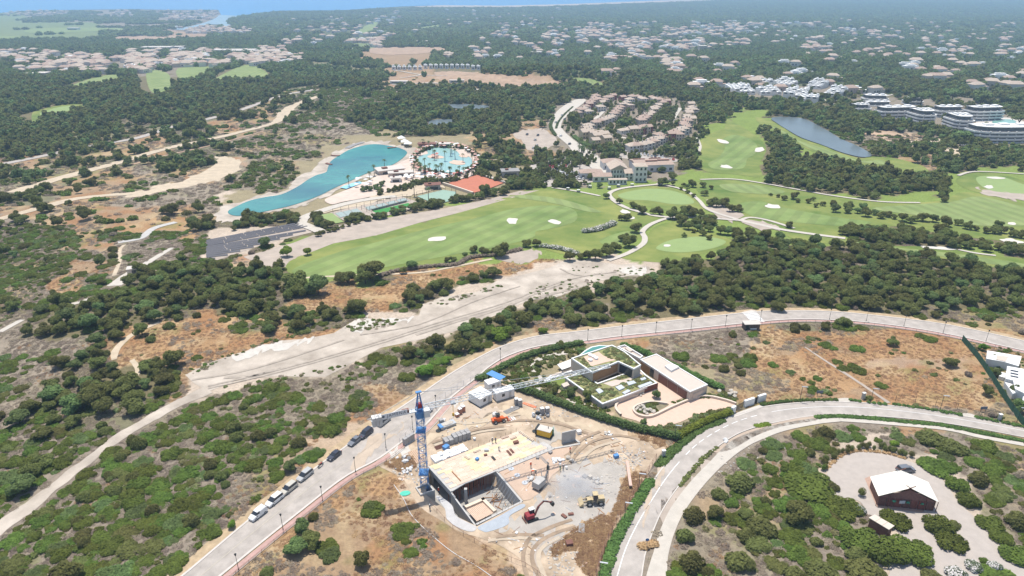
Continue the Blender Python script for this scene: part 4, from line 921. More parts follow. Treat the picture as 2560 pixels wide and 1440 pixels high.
for i in range(int(Lc/1.2)): cj.bar((-.8-i*1.2, -.6, 0), (-.8-(i+1)*1.2, .6, 0), .07); cj.bar((-.8-i*1.2, -.6, .95), (-.8-(i+1)*1.2, -.6, .95), .05); cj.bar((-.8-i*1.2, -.6, 0), (-.8-i*1.2, -.6, .95), .05)
cj.box((-Lc/2, 0, -.02), (Lc-2, 1.0, .04)); J(cj, 'counter_jib', mat('crane_pale', (.62, .65, .66), .5, .06, 3))
for k in range(3): J(MB().box((-Lc+.6+k*.75, 0, -1.5), (.68, 1.5, 2.2)), 'counterweight', mat('pale_concrete', (.62, .60, .57)))
J(MB().box((-3.2, 0, .05), (1.5, .9, .7)), 'hoist_winch', M_brown)
pd = MB()
pd.bar((0, 0, H_a), (-Lc+1, 0, .6), .08); J(pd, 'pendant_bar', M_steel)
pd = MB(); pd.bar((0, 0, H_a), (Lj*.42, 0, 1.0), .06); pd.bar((0, 0, H_a), (Lj*.78, 0, .9), .06); J(pd, 'pendant_bar', M_steel)
J(MB().box((Lj*.16, 0, -.35), (1.1, 1.3, .3)), 'trolley', M_steel)
hk = MB(); hk.tube((Lj*.16, .1, -.3), (Lj*.16, .1, -3.2), .03, 4); hk.tube((Lj*.16, -.1, -.3), (Lj*.16, -.1, -3.2), .03, 4); hk.box((Lj*.16, 0, -3.9), (.4, .4, .8)); J(hk, 'hook_block', M_yellow)
sg = J(MB().box((-Lc*.53, -.72, .05), (Lc*.52, .06, 1.25)), 'sign_board', mat('sign_grey', (.80, .81, .82), .6, .02, 1))
tc = bpy.data.curves.new('sign_lettering', 'FONT'); tc.body = 'JAMENA'; tc.size = 1.05; tc.extrude = .01; tc.align_x = 'CENTER'; tc.align_y = 'CENTER'; tc.space_character = 1.3
to = bpy.data.objects.new('tmp', tc); COL.objects.link(to); bpy.context.view_layer.update()
tm = bpy.data.meshes.new_from_object(to.evaluated_get(bpy.context.evaluated_depsgraph_get())); bpy.data.objects.remove(to)
lt = link('sign_lettering', tm, mat('sign_ink', (.14, .16, .20), .6, .02, 1), sg); lt.location = (-Lc*.49, -.77, .68); lt.rotation_euler = (math.pi/2, 0, 0); lt.scale = (.92, 1, 1)
lg = MB().disc((0, 0, 0), .3, .02, 16).build('sign_logo', mat('sign_ink', (.1, .12, .15)), sg); lg.location = (-Lc*.755, -.76, .68); lg.rotation_euler = (math.pi/2, 0, 0)

# white site cabins
def cabin(u, v, L, Wd, H, rz, label, name='site_cabin', panels=None):
    e = place(name, u, v, label, 'site cabin', 'white cabins at the head of the building site', rz)
    MB().box((0, 0, .25), (L, Wd, H)).build('wall', M_white, e)
    rb = MB().box((0, 0, .25+H), (L+.1, Wd+.1, .12)); rf = rb.build('roof', mat('cabin_roof', (.82, .80, .76), .6, .05, 1), e)
    for k in range(1, int(L/1.2)): MB().box((-L/2+k*1.2, 0, H+.372), (.06, Wd, .03)).build('roof_seam', M_steel, rf)
    MB().box((-L*.12, -Wd/2-.03, 1.3), (.9, .05, .9)).build('window', M_dark, e)
    MB().box((L*.25, -Wd/2-.03, .3), (.8, .05, 2)).build('door', M_steel, e)
    for sx_ in (-1, 1): MB().box((sx_*(L/2+.01), 0, 0), (.3, Wd, .26)).build('skid', M_black, e)
    return e
ra = rdir(1172, 990, 1230, 970)
cabin(1201, 1003, 4.6, 4.8, 2.5, rdir(1213, 1012, 1235, 1000), 'white double site cabin nearest the road below the crane jib')
cabin(1259, 994, 5.8, 2.4, 2.5, rdir(1237, 1004, 1282, 990), 'long white site cabin beside the garden hedge')
cabin(1232, 972, 4.2, 2.6, 2.5, rdir(1220, 976, 1246, 968), 'white site cabin standing behind the other two, blue sheet roof above it')
e = place('canopy', 1240, 960, 'blue sheet metal canopy on posts behind the white cabins', 'canopy', None, rdir(1220, 950, 1258, 968))
MB().box((0, 0, 3.0), (5.5, 2.6, .1)).build('roof_sheet', M_blue, e)
for sx_ in (-2.5, 2.5):
    for sy_ in (-1.1, 1.1): MB().tube((sx_, sy_, 0), (sx_, sy_, 3), .06, 5).build('post', M_steel, e)

# pallets of blocks, each block row its own layer
blkm = MB().box((0, 0, 0), (1.1, .98, .47)).mesh('block_layer'); blkm.materials.append(mat('concrete_block', (.36, .345, .33), .95, .15, 4, .01))
brkm = MB().box((0, 0, 0), (.96, .96, .40)).mesh('brick_layer'); brkm.materials.append(mat('clay_brick', (.42, .20, .13), .9, .15, 4))
palm_ = MB()
for k in (-.4, 0, .4): palm_.box((k, 0, 0), (.12, 1, .1))
for k in range(5): palm_.box((0, -.42+k*.21, .1), (1.1, .14, .03))
palm_ = palm_.mesh('pallet'); palm_.materials.append(M_wood)
def block_stack(p, rz, n, label, brick=False, group='pallets of grey blocks lined up on the site', cap=None):
    e = empty('brick_pallet' if brick else 'block_pallet', p, rz, label, 'pallet', group)
    o = bpy.data.objects.new('pallet', palm_); COL.objects.link(o); o.parent = e
    for k in range(n):
        o = bpy.data.objects.new('brick_layer' if brick else 'block_layer', brkm if brick else blkm); COL.objects.link(o); o.parent = e; o.location = (rnd.uniform(-.02, .02), rnd.uniform(-.02, .02), .14+k*(.41 if brick else .485))
    if cap: MB().box((0, 0, .15+n*(.41 if brick else .485)), (1.0, 1.0, .1)).build('wrapping', M_white, e)
    return e
a, b = W(1112, 1115), W(1176, 1094); d = (b-a); rz = math.atan2(d.y, d.x)
for k in range(6):
    for r in range(2):
        p = a+d*((k+.5)/6)+Vector((-math.sin(rz), math.cos(rz), 0))*r*1.05; n_ = 3 if k < 2 else 4
        block_stack(p, rz, n_, 'wrapped pallet of grey concrete blocks in the long double row behind the formwork deck')
a, b = W(1010, 1114), W(1034, 1098); d = b-a; rz = math.atan2(d.y, d.x)
for k in range(3): block_stack(a+d*((k+.5)/3), rz, 4, 'pallet of grey concrete blocks in the short stack by the site gate near the road')
for k, (u, v, n_) in enumerate([(1150, 1035, 4), (1143, 1042, 2), (1158, 1029, 4)]): block_stack(W(u, v), .6, n_, 'shrink-wrapped pallet of orange bricks below the double cabin', True, 'pallets of orange bricks', True)
for k, (u, v) in enumerate([(1368, 1035), (1355, 1036), (1300, 1015), (1291, 1012)]): block_stack(W(u, v), .3, 4, ['tall grey pallet stack right of the scaffold heap', 'tall grey pallet stack left of the scaffold heap', 'dark capped stack at right of the pipe pile', 'dark capped stack at left of the pipe pile'][k], False, None, True)
block_stack(W(1104, 1060), .5, 3, 'small pallet of grey blocks beside the rubble skip', False, None)
# insulation boards
a = W(1085, 1150); e = empty('insulation_stack', a, rdir(1075, 1160, 1150, 1130), 'bright white insulation boards stacked beside the crane and the deck', 'boards')
for k in range(9):
    for r in range(2):
        if rnd.random() < .9:
            o = MB().box((k*1.05, -r*1.3+rnd.uniform(-.25, .25)+.4, 0), (1.05, 1.3, rnd.choice([.6, .62, .9]))).build('board_stack', mat('white_foam', (.85, .85, .84), .7, .02, 1), e)
# skip bag, barrels, pipes and bags
def heap(name, u, v, n, rad, size, mats_, label, cat, flat=.5, kind=None):
    e = place(name, u, v, label, cat); c = W(u, v)
    for k in range(n):
        t = rnd.uniform(0, 6.28); r_ = rad*math.sqrt(rnd.random()); s_ = rnd.uniform(*size)
        mb = MB().ball((0, 0, 0), s_, 1, .22, rnd, flat+rnd.uniform(0, .4)); o = mb.build(cat.split()[-1].rstrip('s'), rnd.choice(mats_), e)
        o.location = (math.cos(t)*r_, math.sin(t)*r_*.8, s_*.35+max(0, (rad-r_))*.25); o.rotation_euler = (rnd.uniform(-.4, .4), 0, t)
    return e
M_bag = mat('white_bag', (.66, .65, .63), .8, .08, 2)
heap('bag_heap', 1395, 1152, 12, 1.5, (.35, .6), [M_bag], 'heap of white bags near the two workers on the pink slab', 'sacks')
heap('bag_heap', 1332, 1200, 13, 1.4, (.35, .6), [M_bag, M_conc], 'white bags piled beside the drilling rig', 'sacks')
heap('bag_heap', 1107, 1052, 5, .8, (.4, .6), [M_bag], 'white big bags behind the small block pallet', 'sacks')
heap('bag_heap', 1007, 1150, 8, 1.7, (.4, .7), [M_bag, M_conc2], 'grey and white bags left of the crane foot', 'sacks')
heap('bag_heap', 1016, 1178, 9, 1.6, (.3, .55), [M_bag], 'white stone slabs and bags heaped at the edge of the dry slope', 'sacks')
heap('bag_heap', 1812, 1102, 5, .9, (.45, .7), [M_bag], 'white rubble bags lying on the estate road shoulder', 'sacks')
heap('bag_heap', 1228, 1000-38, 0, 1, (.3, .4), [M_bag], 'spare', 'sacks') if 0 else None
heap('coil_heap', 1352, 1040, 40, 2.6, (.3, .55), [M_conc2, M_black, M_steel], 'dark heap of scaffold couplers and coils in the upper yard', 'couplers')
heap('rock_heap', 1492, 1205, 9, 1.5, (.3, .6), [M_rock, M_conc], 'small heap of boulders right of the dust cloud', 'rocks')
heap('rock_heap', 1422, 1150, 2, .9, (.5, .8), [M_brown, M_rock], 'pair of brown round buckets on the pink slab', 'buckets')
heap('rubble_heap', 1520, 1075+10, 12, 1.2, (.2, .45), [M_rock, M_white], 'scatter of pale slabs in the upper yard', 'slabs')
heap('tank', 1238, 1040, 3, 1.0, (.55, .7), [M_bag], 'white plastic tanks behind the orange telehandler', 'tanks', .9)
def rods(name, u0, v0, u1, v1, n, w_, m, label, cat, spread=.35, z=.12, h=.12):
    a, b = W(u0, v0), W(u1, v1); e = empty(name, a, 0, label, cat); d = b-a; q = Vector((-d.y, d.x, 0)).normalized()
    for k in range(n):
        f = q*(k-(n-1)/2)*spread; j = rnd.uniform(-.04, .04)
        MB().bar(f+Vector((0, 0, z)), d*(1+j)+f+Vector((0, 0, z+rnd.uniform(0, .1))), w_, h).build(name.split('_')[0] if '_' in name else name, m, e)
rods('pipe_stack', 1262, 1033, 1296, 1018, 6, .22, M_conc2, 'dark pipes stacked in the upper yard behind the telehandler', 'pipes', .3)
rods('pipe_stack', 1274, 1040, 1284, 1052, 3, .35, M_bag, 'short white pipes lying right of the telehandler', 'pipes', .6)
rods('plank_stack', 1308, 1008, 1340, 1020, 3, .35, mat('orange_plank', (.62, .22, .12), .8, .1, 2), 'long orange planks at the top of the yard', 'planks', .3)
rods('plank_stack', 1088, 1122, 1118, 1112, 4, .16, M_brown, 'brown boards between the crane and the block row', 'planks', .4)
rods('plank_stack', 1030, 1128, 1052, 1158, 5, .3, mat('pine_plank', (.52, .36, .25), .8, .1, 2), 'pine planks lying left of the crane mast', 'planks', .45)
rods('beam_stack', 1567, 1160, 1576, 1222, 1, .7, mat('pink_beam', (.60, .42, .34), .8, .08, 1), 'long pale timber beam leaning across the bank by the fence', 'beam', .3, .9, .3)
rods('beam_stack', 1455, 1400, 1458, 1418, 1, .4, M_bag, 'short white post lying in the dry grass', 'beam'); rods('beam_stack', 1452, 1420, 1468, 1408, 1, .3, mat('pink_beam', (.6, .42, .34)), 'short pink board in the dry grass', 'beam')
rods('rail_stack', 1370, 1365, 1490, 1298, 2, .14, mat('rail_grey', (.48, .44, .40), .8, .1, 1), 'pair of long pale pipes along the edge of the dry grass patch', 'pipes', .8)
rods('plank_stack', 1344, 1135, 1368, 1160, 3, .15, M_conc2, 'grey boards between the deck and the drilling rig', 'planks', .3)
# thing on the deck: bundles
for k, (u, v, u2, v2, m) in enumerate([(1297, 1080, 1332, 1104, M_ply[2]), (1255, 1098, 1272, 1092, M_ply[0]), (1278, 1100, 1292, 1094, M_ply[0]), (1185, 1133, 1202, 1126, M_ply[2]), (1160, 1142, 1172, 1150, M_ply[2]), (1130, 1180, 1152, 1204, M_wood), (1228, 1143, 1236, 1152, M_black), (1266, 1128, 1276, 1140, M_brown), (1274, 1124, 1282, 1134, M_brown)]):
    a, b = W(u, v, Z1), W(u2, v2, Z1); e = empty('timber_bundle', (a.x, a.y, Z1+.05), 0, ['long twin timber joists along the far edge of the deck', 'short timber bundle nearest the pair of workers on the deck', 'short timber bundle on the deck next to the brown tool box', 'timber bundle midway along the rear of the deck', 'timber bundle on the deck close to the white boards', 'dark timber joist across the near left corner of the deck', 'black steel bars in the middle of the deck', 'left of two thin brown joists on the deck', 'right of two thin brown joists on the deck'][k], 'timber')
    d = b-a; q = Vector((-d.y, d.x, 0)).normalized()
    for r in range(2 if k != 5 else 1): MB().bar(q*(r*.35)+Vector((0, 0, .15)), d+q*(r*.35)+Vector((0, 0, .15)), .2, .2).build('joist', m, e)
def crate(u, v, d, m, label, name='tool_crate', z=None, cat='crate'):
    p = W(u, v, Z1) if z is None else W(u, v, z); e = empty(name, (p.x, p.y, p.z+.05), rnd.uniform(0, 1.5), label, cat)
    MB().box((0, 0, 0), d).build('box', m, e); MB().box((0, 0, d[2]+.002), (d[0]*1.05, d[1]*1.05, .06)).build('lid', m, e)
crate(1290, 1108, (1.3, .8, .5), M_brown, 'brown tool crate on the far part of the deck'); crate(1193, 1150, (.8, .7, .5), M_blue, 'small blue crate on the deck'); crate(1216, 1127, (1.1, .7, .4), M_steel, 'grey crate at the rear of the deck')
crate(1214, 1139, (.8, .5, .3), M_brown, 'small brown box in the middle of the deck'); crate(1115, 1122, (1.5, 1.2, .9), M_blue, 'blue and white skip beside the end of the block row', z=0)
crate(1186, 1100, (.6, .6, .6), M_white, 'small white bin between the block row and the deck', z=0); crate(1376, 1133, (.9, .7, .4), M_conc2, 'grey tub on the pink slab nearest the beam', z=.1)
crate(1344, 1146, (.8, .7, .4), M_conc2, 'grey tub left of the boards on the pink slab', z=.1); crate(1447, 1084, (1.1, 1.0, .9), M_white, 'white bag on an orange pallet in the upper yard', z=0); crate(1540, 1144, (1.2, .9, .8), M_blue, 'blue and white container on the rubble bank', z=0)
crate(1475, 1196, (.8, .8, .7), M_rock, 'pale square block beside the boulders', z=0); crate(1462, 1192, (1.1, 1.1, .25), M_conc2, 'black cable drum lying flat beside the pale block', z=0)
crate(1410, 1292, (.7, 1.3, .3), M_brown, 'small brown trough left of its twin in front of the excavator', z=0); crate(1427, 1287, (1.2, .6, .3), M_brown, 'small brown trough right of its twin in front of the excavator', z=0)
crate(1423, 1362, (1.4, 1.2, .8), M_brown, 'dark scrap frame in the dry grass patch', z=0, cat='scrap'); crate(1454, 1322, (2.6, 1.2, .2), M_conc2, 'grey grating lying in the dry grass patch', z=0, cat='scrap')
for k, (u, v) in enumerate([(1293, 1189), (1312, 1208), (1278, 1173), (1096, 1078), (1337, 1079)]):
    p = W(u, v); e = empty('manhole_ring', (p.x, p.y, p.z+.1), 0, ['grey pad with central bolt on the pink slab, middle of three', 'grey pad with central bolt on the pink slab, nearest the excavator', 'grey pad on the pink slab closest to the beam', 'grey round cover between the mast and the road', 'coiled hose ring left of the yellow generator'][k], 'cover', 'round pads set in the slab' if k < 3 else None)
    MB().disc((0, 0, 0), .72, .12, 16).build('ring', M_steel if k < 3 else M_black, e); MB().tube((0, 0, .1), (0, 0, .5), .06, 5).build('bolt', M_black, e)
# generator with green tank and lamp mast
e = place('generator', 1361, 1089, 'yellow diesel generator with pale roof in the upper yard', 'generator', None, rdir(1345, 1084, 1375, 1092))
MB().box((0, 0, .5), (3.8, 2.2, 1.7)).build('body', M_yellow, e); MB().box((0, 0, 2.2), (4.0, 2.4, .12)).build('roof', M_kerb, e); MB().box((-2.0, 0, .5), (.5, 2.3, 2.0)).build('radiator', M_black, e)
MB().box((0, 0, 0), (4.3, 1.8, .5)).build('skid', M_black, e); MB().tube((.9, .4, 2.3), (.9, .4, 2.9), .1, 6).build('exhaust', M_black, e)
e = place('water_tank', 1379, 1086, 'small green tank behind the yellow generator', 'tank'); MB().box((0, 0, 0), (1.1, 1.3, 1.9), taper=.95).build('body', mat('green_paint', (.10, .26, .18)), e); MB().disc((0, 0, 1.9), .25, .12, 8).build('cap', M_black, e)
# the pale rubble skip
e = place('rubble_skip', 1118, 1066, 'open skip heaped with rubble, blue tarp over its left end', 'skip', None, rdir(1098, 1075, 1138, 1060))
MB().box((0, 0, 0), (4.2, 1.8, .9), taper=1.12).build('bin', M_steel, e); MB().ball((.1, 0, .9), (1.9, .85, .35), 2, .12, rnd).build('rubble', M_rock, e); MB().box((-2.0, 0, .5), (.9, 1.9, .55)).build('tarp', M_blue, e)
e = place('rainwater_basin', 1013, 1234, 'flat green plastic sheet on the dry slope left of the crane', 'sheet', None, .2, None)
MB().ball((0, 0, .15), (1.3, .9, .12), 2, .05, rnd).build('sheet', mat('green_sheet', (.10, .50, .36)), e)
MB().ball((0, 0, .02), (1.1, .75, .1), 1).build('base', M_dust, e)
# ---------------------------------------------------------------- machines
def loft(mb, secs, closed=True):
    """secs: (x, [(y,z)...]) rings of equal length"""
    n = len(secs[0][1]); P = [(x, y, z) for x, r in secs for y, z in r]; F = []
    for i in range(len(secs)-1):
        for j in range(n): F.append((i*n+j, i*n+(j+1) % n, (i+1)*n+(j+1) % n, (i+1)*n+j))
    F.append(tuple(range(n-1, -1, -1))); F.append(tuple((len(secs)-1)*n+j for j in range(n)))
    return mb.add(P, [f[::-1] for f in F])
def wheel(x, y, r, w_, e, name='wheel'):
    o = MB().tube((0, -w_/2, 0), (0, w_/2, 0), r, 12).build('wheel', M_black, e); o.location = (x, y, r)
    MB().tube((0, -w_/2-.01, 0), (0, w_/2+.01, 0), r*.55, 8).build('rim', M_steel, o); return o
def make_car(col, kind, label, pos, rz, name='parked_car', cat='car', group='vehicles parked along the hill road'):
    e = empty(name, pos, rz, label, cat, group); e.scale = (.94, .94, .94)
    pm = mat('car_'+col[0], col[1], .3, .02, 1, spec=.6)
    if kind == 'van': L, Wd, H, prof = 4.5, 1.8, 1.85, [(2.25, .75, .9), (1.9, .95, .97), (1.45, 1.08, 1), (1.0, 1.15, 1), (-2.1, 1.12, 1), (-2.25, 1.0, .96)]
    elif kind == 'mpv': L, Wd, H, prof = 4.7, 1.9, 1.78, [(2.35, .68, .88), (2.0, .85, .96), (1.3, 1.02, 1), (.8, 1.05, 1), (-2.2, 1.0, 1), (-2.35, .85, .95)]
    else: L, Wd, H, prof = 4.3, 1.8, 1.46, [(2.15, .62, .86), (1.8, .78, .95), (1.0, .92, 1), (.5, .95, 1), (-1.8, .95, 1), (-2.15, .8, .92)]
    hw = Wd/2
    b = MB(); loft(b, [(x, [(-hw*k, .32), (-hw*k, z*.85), (-hw*k*.94, z), (hw*k*.94, z), (hw*k, z*.85), (hw*k, .32)]) for x, z, k in prof]); b.build('body', pm, e, False)
    if kind == 'van': c0, c1, c2, c3 = 1.25, .7, -2.0, -2.2
    elif kind == 'mpv': c0, c1, c2, c3 = 1.3, .45, -2.0, -2.3
    else: c0, c1, c2, c3 = .85, .15, -1.35, -1.95
    zb = 1.0 if kind != 'car' else .9
    g = MB(); loft(g, [(c0, [(-hw*.9, zb-.06), (-hw*.88, zb), (hw*.88, zb), (hw*.9, zb-.06)]), (c1, [(-hw*.9, zb-.06), (-hw*.76, H-.06), (hw*.76, H-.06), (hw*.9, zb-.06)]), (c2, [(-hw*.9, zb-.06), (-hw*.76, H-.06), (hw*.76, H-.06), (hw*.9, zb-.06)]), (c3, [(-hw*.9, zb-.06), (-hw*.84, zb), (hw*.84, zb), (hw*.9, zb-.06)])])
    g.build('windows', M_dark, e)
    r_ = MB(); r_.add([(c1-.05, -hw*.78, H-.05), (c1-.05, hw*.78, H-.05), (c2+.05, hw*.78, H-.05), (c2+.05, -hw*.78, H-.05), (c1-.15, -hw*.66, H), (c1-.15, hw*.66, H), (c2+.12, hw*.66, H), (c2+.12, -hw*.66, H)], [(4, 7, 6, 5)[::1], (0, 4, 5, 1)[::-1], (1, 5, 6, 2)[::-1], (2, 6, 7, 3)[::-1], (3, 7, 4, 0)[::-1], (0, 1, 2, 3)]).build('roof', pm, e)
    if kind == 'van':
        s_ = MB()
        for y_ in (-1, 1): s_.box((-1.05, y_*hw*.88, 1.0), (2.1, .16, .74))
        s_.build('side_panel', pm, e)
    for x in (1.35, -1.35):
        for y_ in (-1, 1): wheel(x, y_*(hw-.09), .33, .22, e)
    for y_ in (-1, 1):
        MB().box((prof[0][0]-.06, y_*hw*.62, .58), (.12, .35, .14)).build('headlight', M_white, e); MB().box((-L/2+.04, y_*hw*.75, .75), (.1, .2, .25)).build('tail_light', M_red, e)
        MB().box((c0-.3, y_*(hw+.1), zb), (.15, .2, .15)).build('mirror', M_black, e)
    return e
WHITE = ('white', (.74, .74, .73)); SILV = ('silver', (.42, .42, .41)); GREY = ('grey', (.16, .17, .19)); NAVY = ('navy', (.035, .04, .06)); REDC = ('red', (.4, .03, .03)); CHMP = ('champagne', (.50, .47, .40))
cars = [(646, 1290, WHITE, 'van', 'white panel van at the lower end of the parked row', 'van'), (687, 1255, WHITE, 'mpv', 'white small van second from the lower end of the parked row', 'van'), (723, 1226, CHMP, 'mpv', 'silver people carrier between the two white vans and the white minivan', 'car'),
        (763, 1193, SILV, 'mpv', 'white and silver minivan just below the motorbike', 'van'), (836, 1143, NAVY, 'car', 'dark blue car parked alone just above the motorbike', 'car'), (887, 1107, GREY, 'car', 'blue-grey hatchback next below the dark car nearest the crane', 'car'),
        (915, 1088, NAVY, 'mpv', 'dark navy car parked directly above the blue-grey hatchback', 'car'), (959, 1058, SILV, 'mpv', 'silver people carrier parked below the crane counterweight', 'van'), (1066, 1034, WHITE, 'car', 'white car on the site side of the road behind the crane mast', 'car')]
for u, v, c, k, lb, ct in cars:
    a = W(u, v); b = W(u+30, v-24); rz = math.atan2(b.y-a.y, b.x-a.x)+math.pi
    make_car(c, k, lb, a+Vector((0, 0, loff(a.y, 2))), rz, 'parked_van' if ct == 'van' else 'parked_car', ct)
a = W(802, 1167); e = empty('motorbike', a+Vector((0, 0, .2)), rdir(802, 1167, 830, 1145), 'black motorbike leaning on its stand between the parked cars', 'motorbike')
for x in (-.7, .7): wheel(x, 0, .31, .13, e)
MB().box((.05, 0, .4), (.8, .3, .4), taper=.8).build('frame', M_black, e); MB().box((-.35, 0, .82), (.7, .28, .1)).build('seat', M_brown, e); MB().ball((.25, 0, .85), (.32, .17, .16), 1).build('tank', M_red, e)
MB().bar((.5, -.38, 1.1), (.5, .38, 1.1), .05).build('handlebar', M_black, e); MB().bar((.7, 0, .35), (.48, 0, 1.1), .07).build('fork', M_steel, e)
# excavator
e = place('excavator', 1328, 1297, 'compact excavator with red body and white cab roof digging beside the dust cloud', 'excavator', None, .45)
for s_ in (-1, 1):
    t_ = MB(); loft(t_, [(-1.35, [(-.22, .2), (-.22, .45), (.22, .45), (.22, .2)]), (-1.1, [(-.22, 0), (-.22, .62), (.22, .62), (.22, 0)]), (1.1, [(-.22, 0), (-.22, .62), (.22, .62), (.22, 0)]), (1.35, [(-.22, .2), (-.22, .45), (.22, .45), (.22, .2)])])
    o = t_.build('track', M_black, e); o.location = (0, s_*.85, 0)
MB().box((-1.75, 0, .05), (.18, 2.0, .5)).build('dozer_blade', M_brown, e); MB().disc((0, 0, .6), .6, .2, 12).build('turntable', M_black, e)
MB().box((-.45, 0, .8), (1.9, 1.75, .85), taper=.92).build('body', mat('dark_red', (.27, .04, .045)), e)
cb_ = MB().box((.25, .42, .85), (1.2, .85, 1.6), taper=.9).build('cab', M_dark, e); MB().box((.25, .42, 2.45), (1.25, .95, .1)).build('cab_roof', M_white, cb_)
B0 = Vector((.7, -.35, 1.0)); B1 = Vector((1.5, -.35, 3.2)); B2 = Vector((2.9, -.35, 4.2)); B3 = Vector((4.9, -.35, 3.1)); B4 = Vector((5.4, -.35, 1.8))
bo = MB(); bo.bar(B0, B1, .28, .36); bo.bar(B1, B2, .26, .32); bo.build('boom', mat('dusty_red', (.22, .09, .075)), e)
MB().bar(B2+Vector((-.2, 0, .15)), B3, .22, .28).build('stick', mat('dusty_red', (.22, .09, .075)), e); MB().bar((.9, -.35, 1.5), (1.9, -.35, 3.0), .12).build('ram', M_steel, e); MB().bar((2.6, -.35, 4.5), (3.9, -.35, 3.95), .12).build('ram', M_steel, e)
bk = MB(); loft(bk, [(4.6, [(-.7, 3.1), (-.7, 2.6), (.0, 2.6), (.0, 3.1)]), (5.1, [(-.75, 3.2), (-.75, 2.0), (.05, 2.0), (.05, 3.2)]), (5.5, [(-.7, 2.9), (-.7, 2.5), (.0, 2.5), (.0, 2.9)])]); bk.build('bucket', M_black, e)
# orange telehandler
e = place('telehandler', 1247, 1054, 'orange telehandler with black cab in the upper yard', 'telehandler', None, .35)
MB().box((0, 0, .55), (3.2, 1.5, .7), taper=.9).build('body', M_orange, e); c_ = MB().box((-.2, .35, 1.2), (1.1, .9, 1.1), taper=.88).build('cab', M_dark, e); MB().box((-.2, .35, 2.3), (1.2, 1.0, .08)).build('cab_roof', M_black, c_)
for x in (-1.15, 1.15):
    for s_ in (-1, 1): wheel(x, s_*.9, .52, .38, e)
MB().bar((-1.5, -.4, 1.5), (2.3, -.4, 1.1), .3, .3).build('boom', M_orange, e)
fk = MB()
for s_ in (-.7, -.1): fk.bar((2.4, s_, .3), (3.5, s_, .3), .12, .08)
fk.box((2.35, -.4, .25), (.15, 1.2, .9)); fk.build('fork', M_orange, e); MB().box((-1.75, 0, .6), (.5, 1.4, .6)).build('counterweight', M_orange, e)
# drilling rig
e = place('drilling_rig', 1350, 1216, 'grey drilling rig with upright feed mast raising the dust', 'drill rig', None, .9)
for s_ in (-1, 1): MB().box((0, s_*.95, 0), (3.0, .45, .7), taper=.9).build('track', M_black, e)
MB().box((-.5, 0, .7), (3.0, 2.0, 1.5), taper=.93).build('body', M_conc, e); MB().box((1.4, .1, .8), (1.2, 1.2, 1.0), taper=.8).build('engine_cover', M_conc2, e)
ms = MB()
for s_ in (-.2, .2): ms.bar((2.3, s_-.4, .1), (2.5, s_-.4, 5.8), .12)
for k in range(9): ms.bar((2.3+k*.02, -.6, .4+k*.6), (2.34+k*.02, -.2, .9+k*.6), .07)
ms.build('feed_mast', M_conc2, e); MB().bar((1.2, -.4, 1.6), (2.4, -.4, 3.2), .3).build('arm', M_conc2, e); MB().box((2.55, -.4, 3.6), (.5, .5, 1.0)).build('drill_head', M_black, e)
MB().bar((1.7, .6, .4), (2.9, 1.9, 2.4), .16).build('hose_boom', M_conc2, e)
# wheel loader
e = place('wheel_loader', 1486, 1258, 'dusty yellow wheel loader with raised bucket half hidden by dust', 'loader', None, math.pi+.1)
M_dy = mat('dusty_yellow', (.50, .40, .24), .8, .15, 2)
for x in (-1.3, 1.3):
    for s_ in (-1, 1): wheel(x, s_*.95, .68, .45, e)
MB().box((-1.3, 0, .7), (2.0, 1.5, 1.1), taper=.9).build('engine_cover', M_dy, e); MB().box((1.1, 0, .7), (1.4, 1.2, .8)).build('front_frame', M_dy, e)
c_ = MB().box((-.1, 0, 1.1), (1.1, 1.3, 1.7), taper=.88).build('cab', M_dark, e); MB().box((-.1, 0, 2.8), (1.2, 1.4, .1)).build('cab_roof', M_dy, c_)
for s_ in (-.5, .5): MB().bar((.8, s_, 1.5), (2.9, s_, .9), .2, .3).build('lift_arm', M_dy, e)
bk = MB(); loft(bk, [(2.8, [(-1.25, .4), (-1.25, 1.3), (1.25, 1.3), (1.25, .4)]), (3.7, [(-1.25, .3), (-1.25, .5), (1.25, .5), (1.25, .3)])]); bk.build('bucket', M_dy, e)
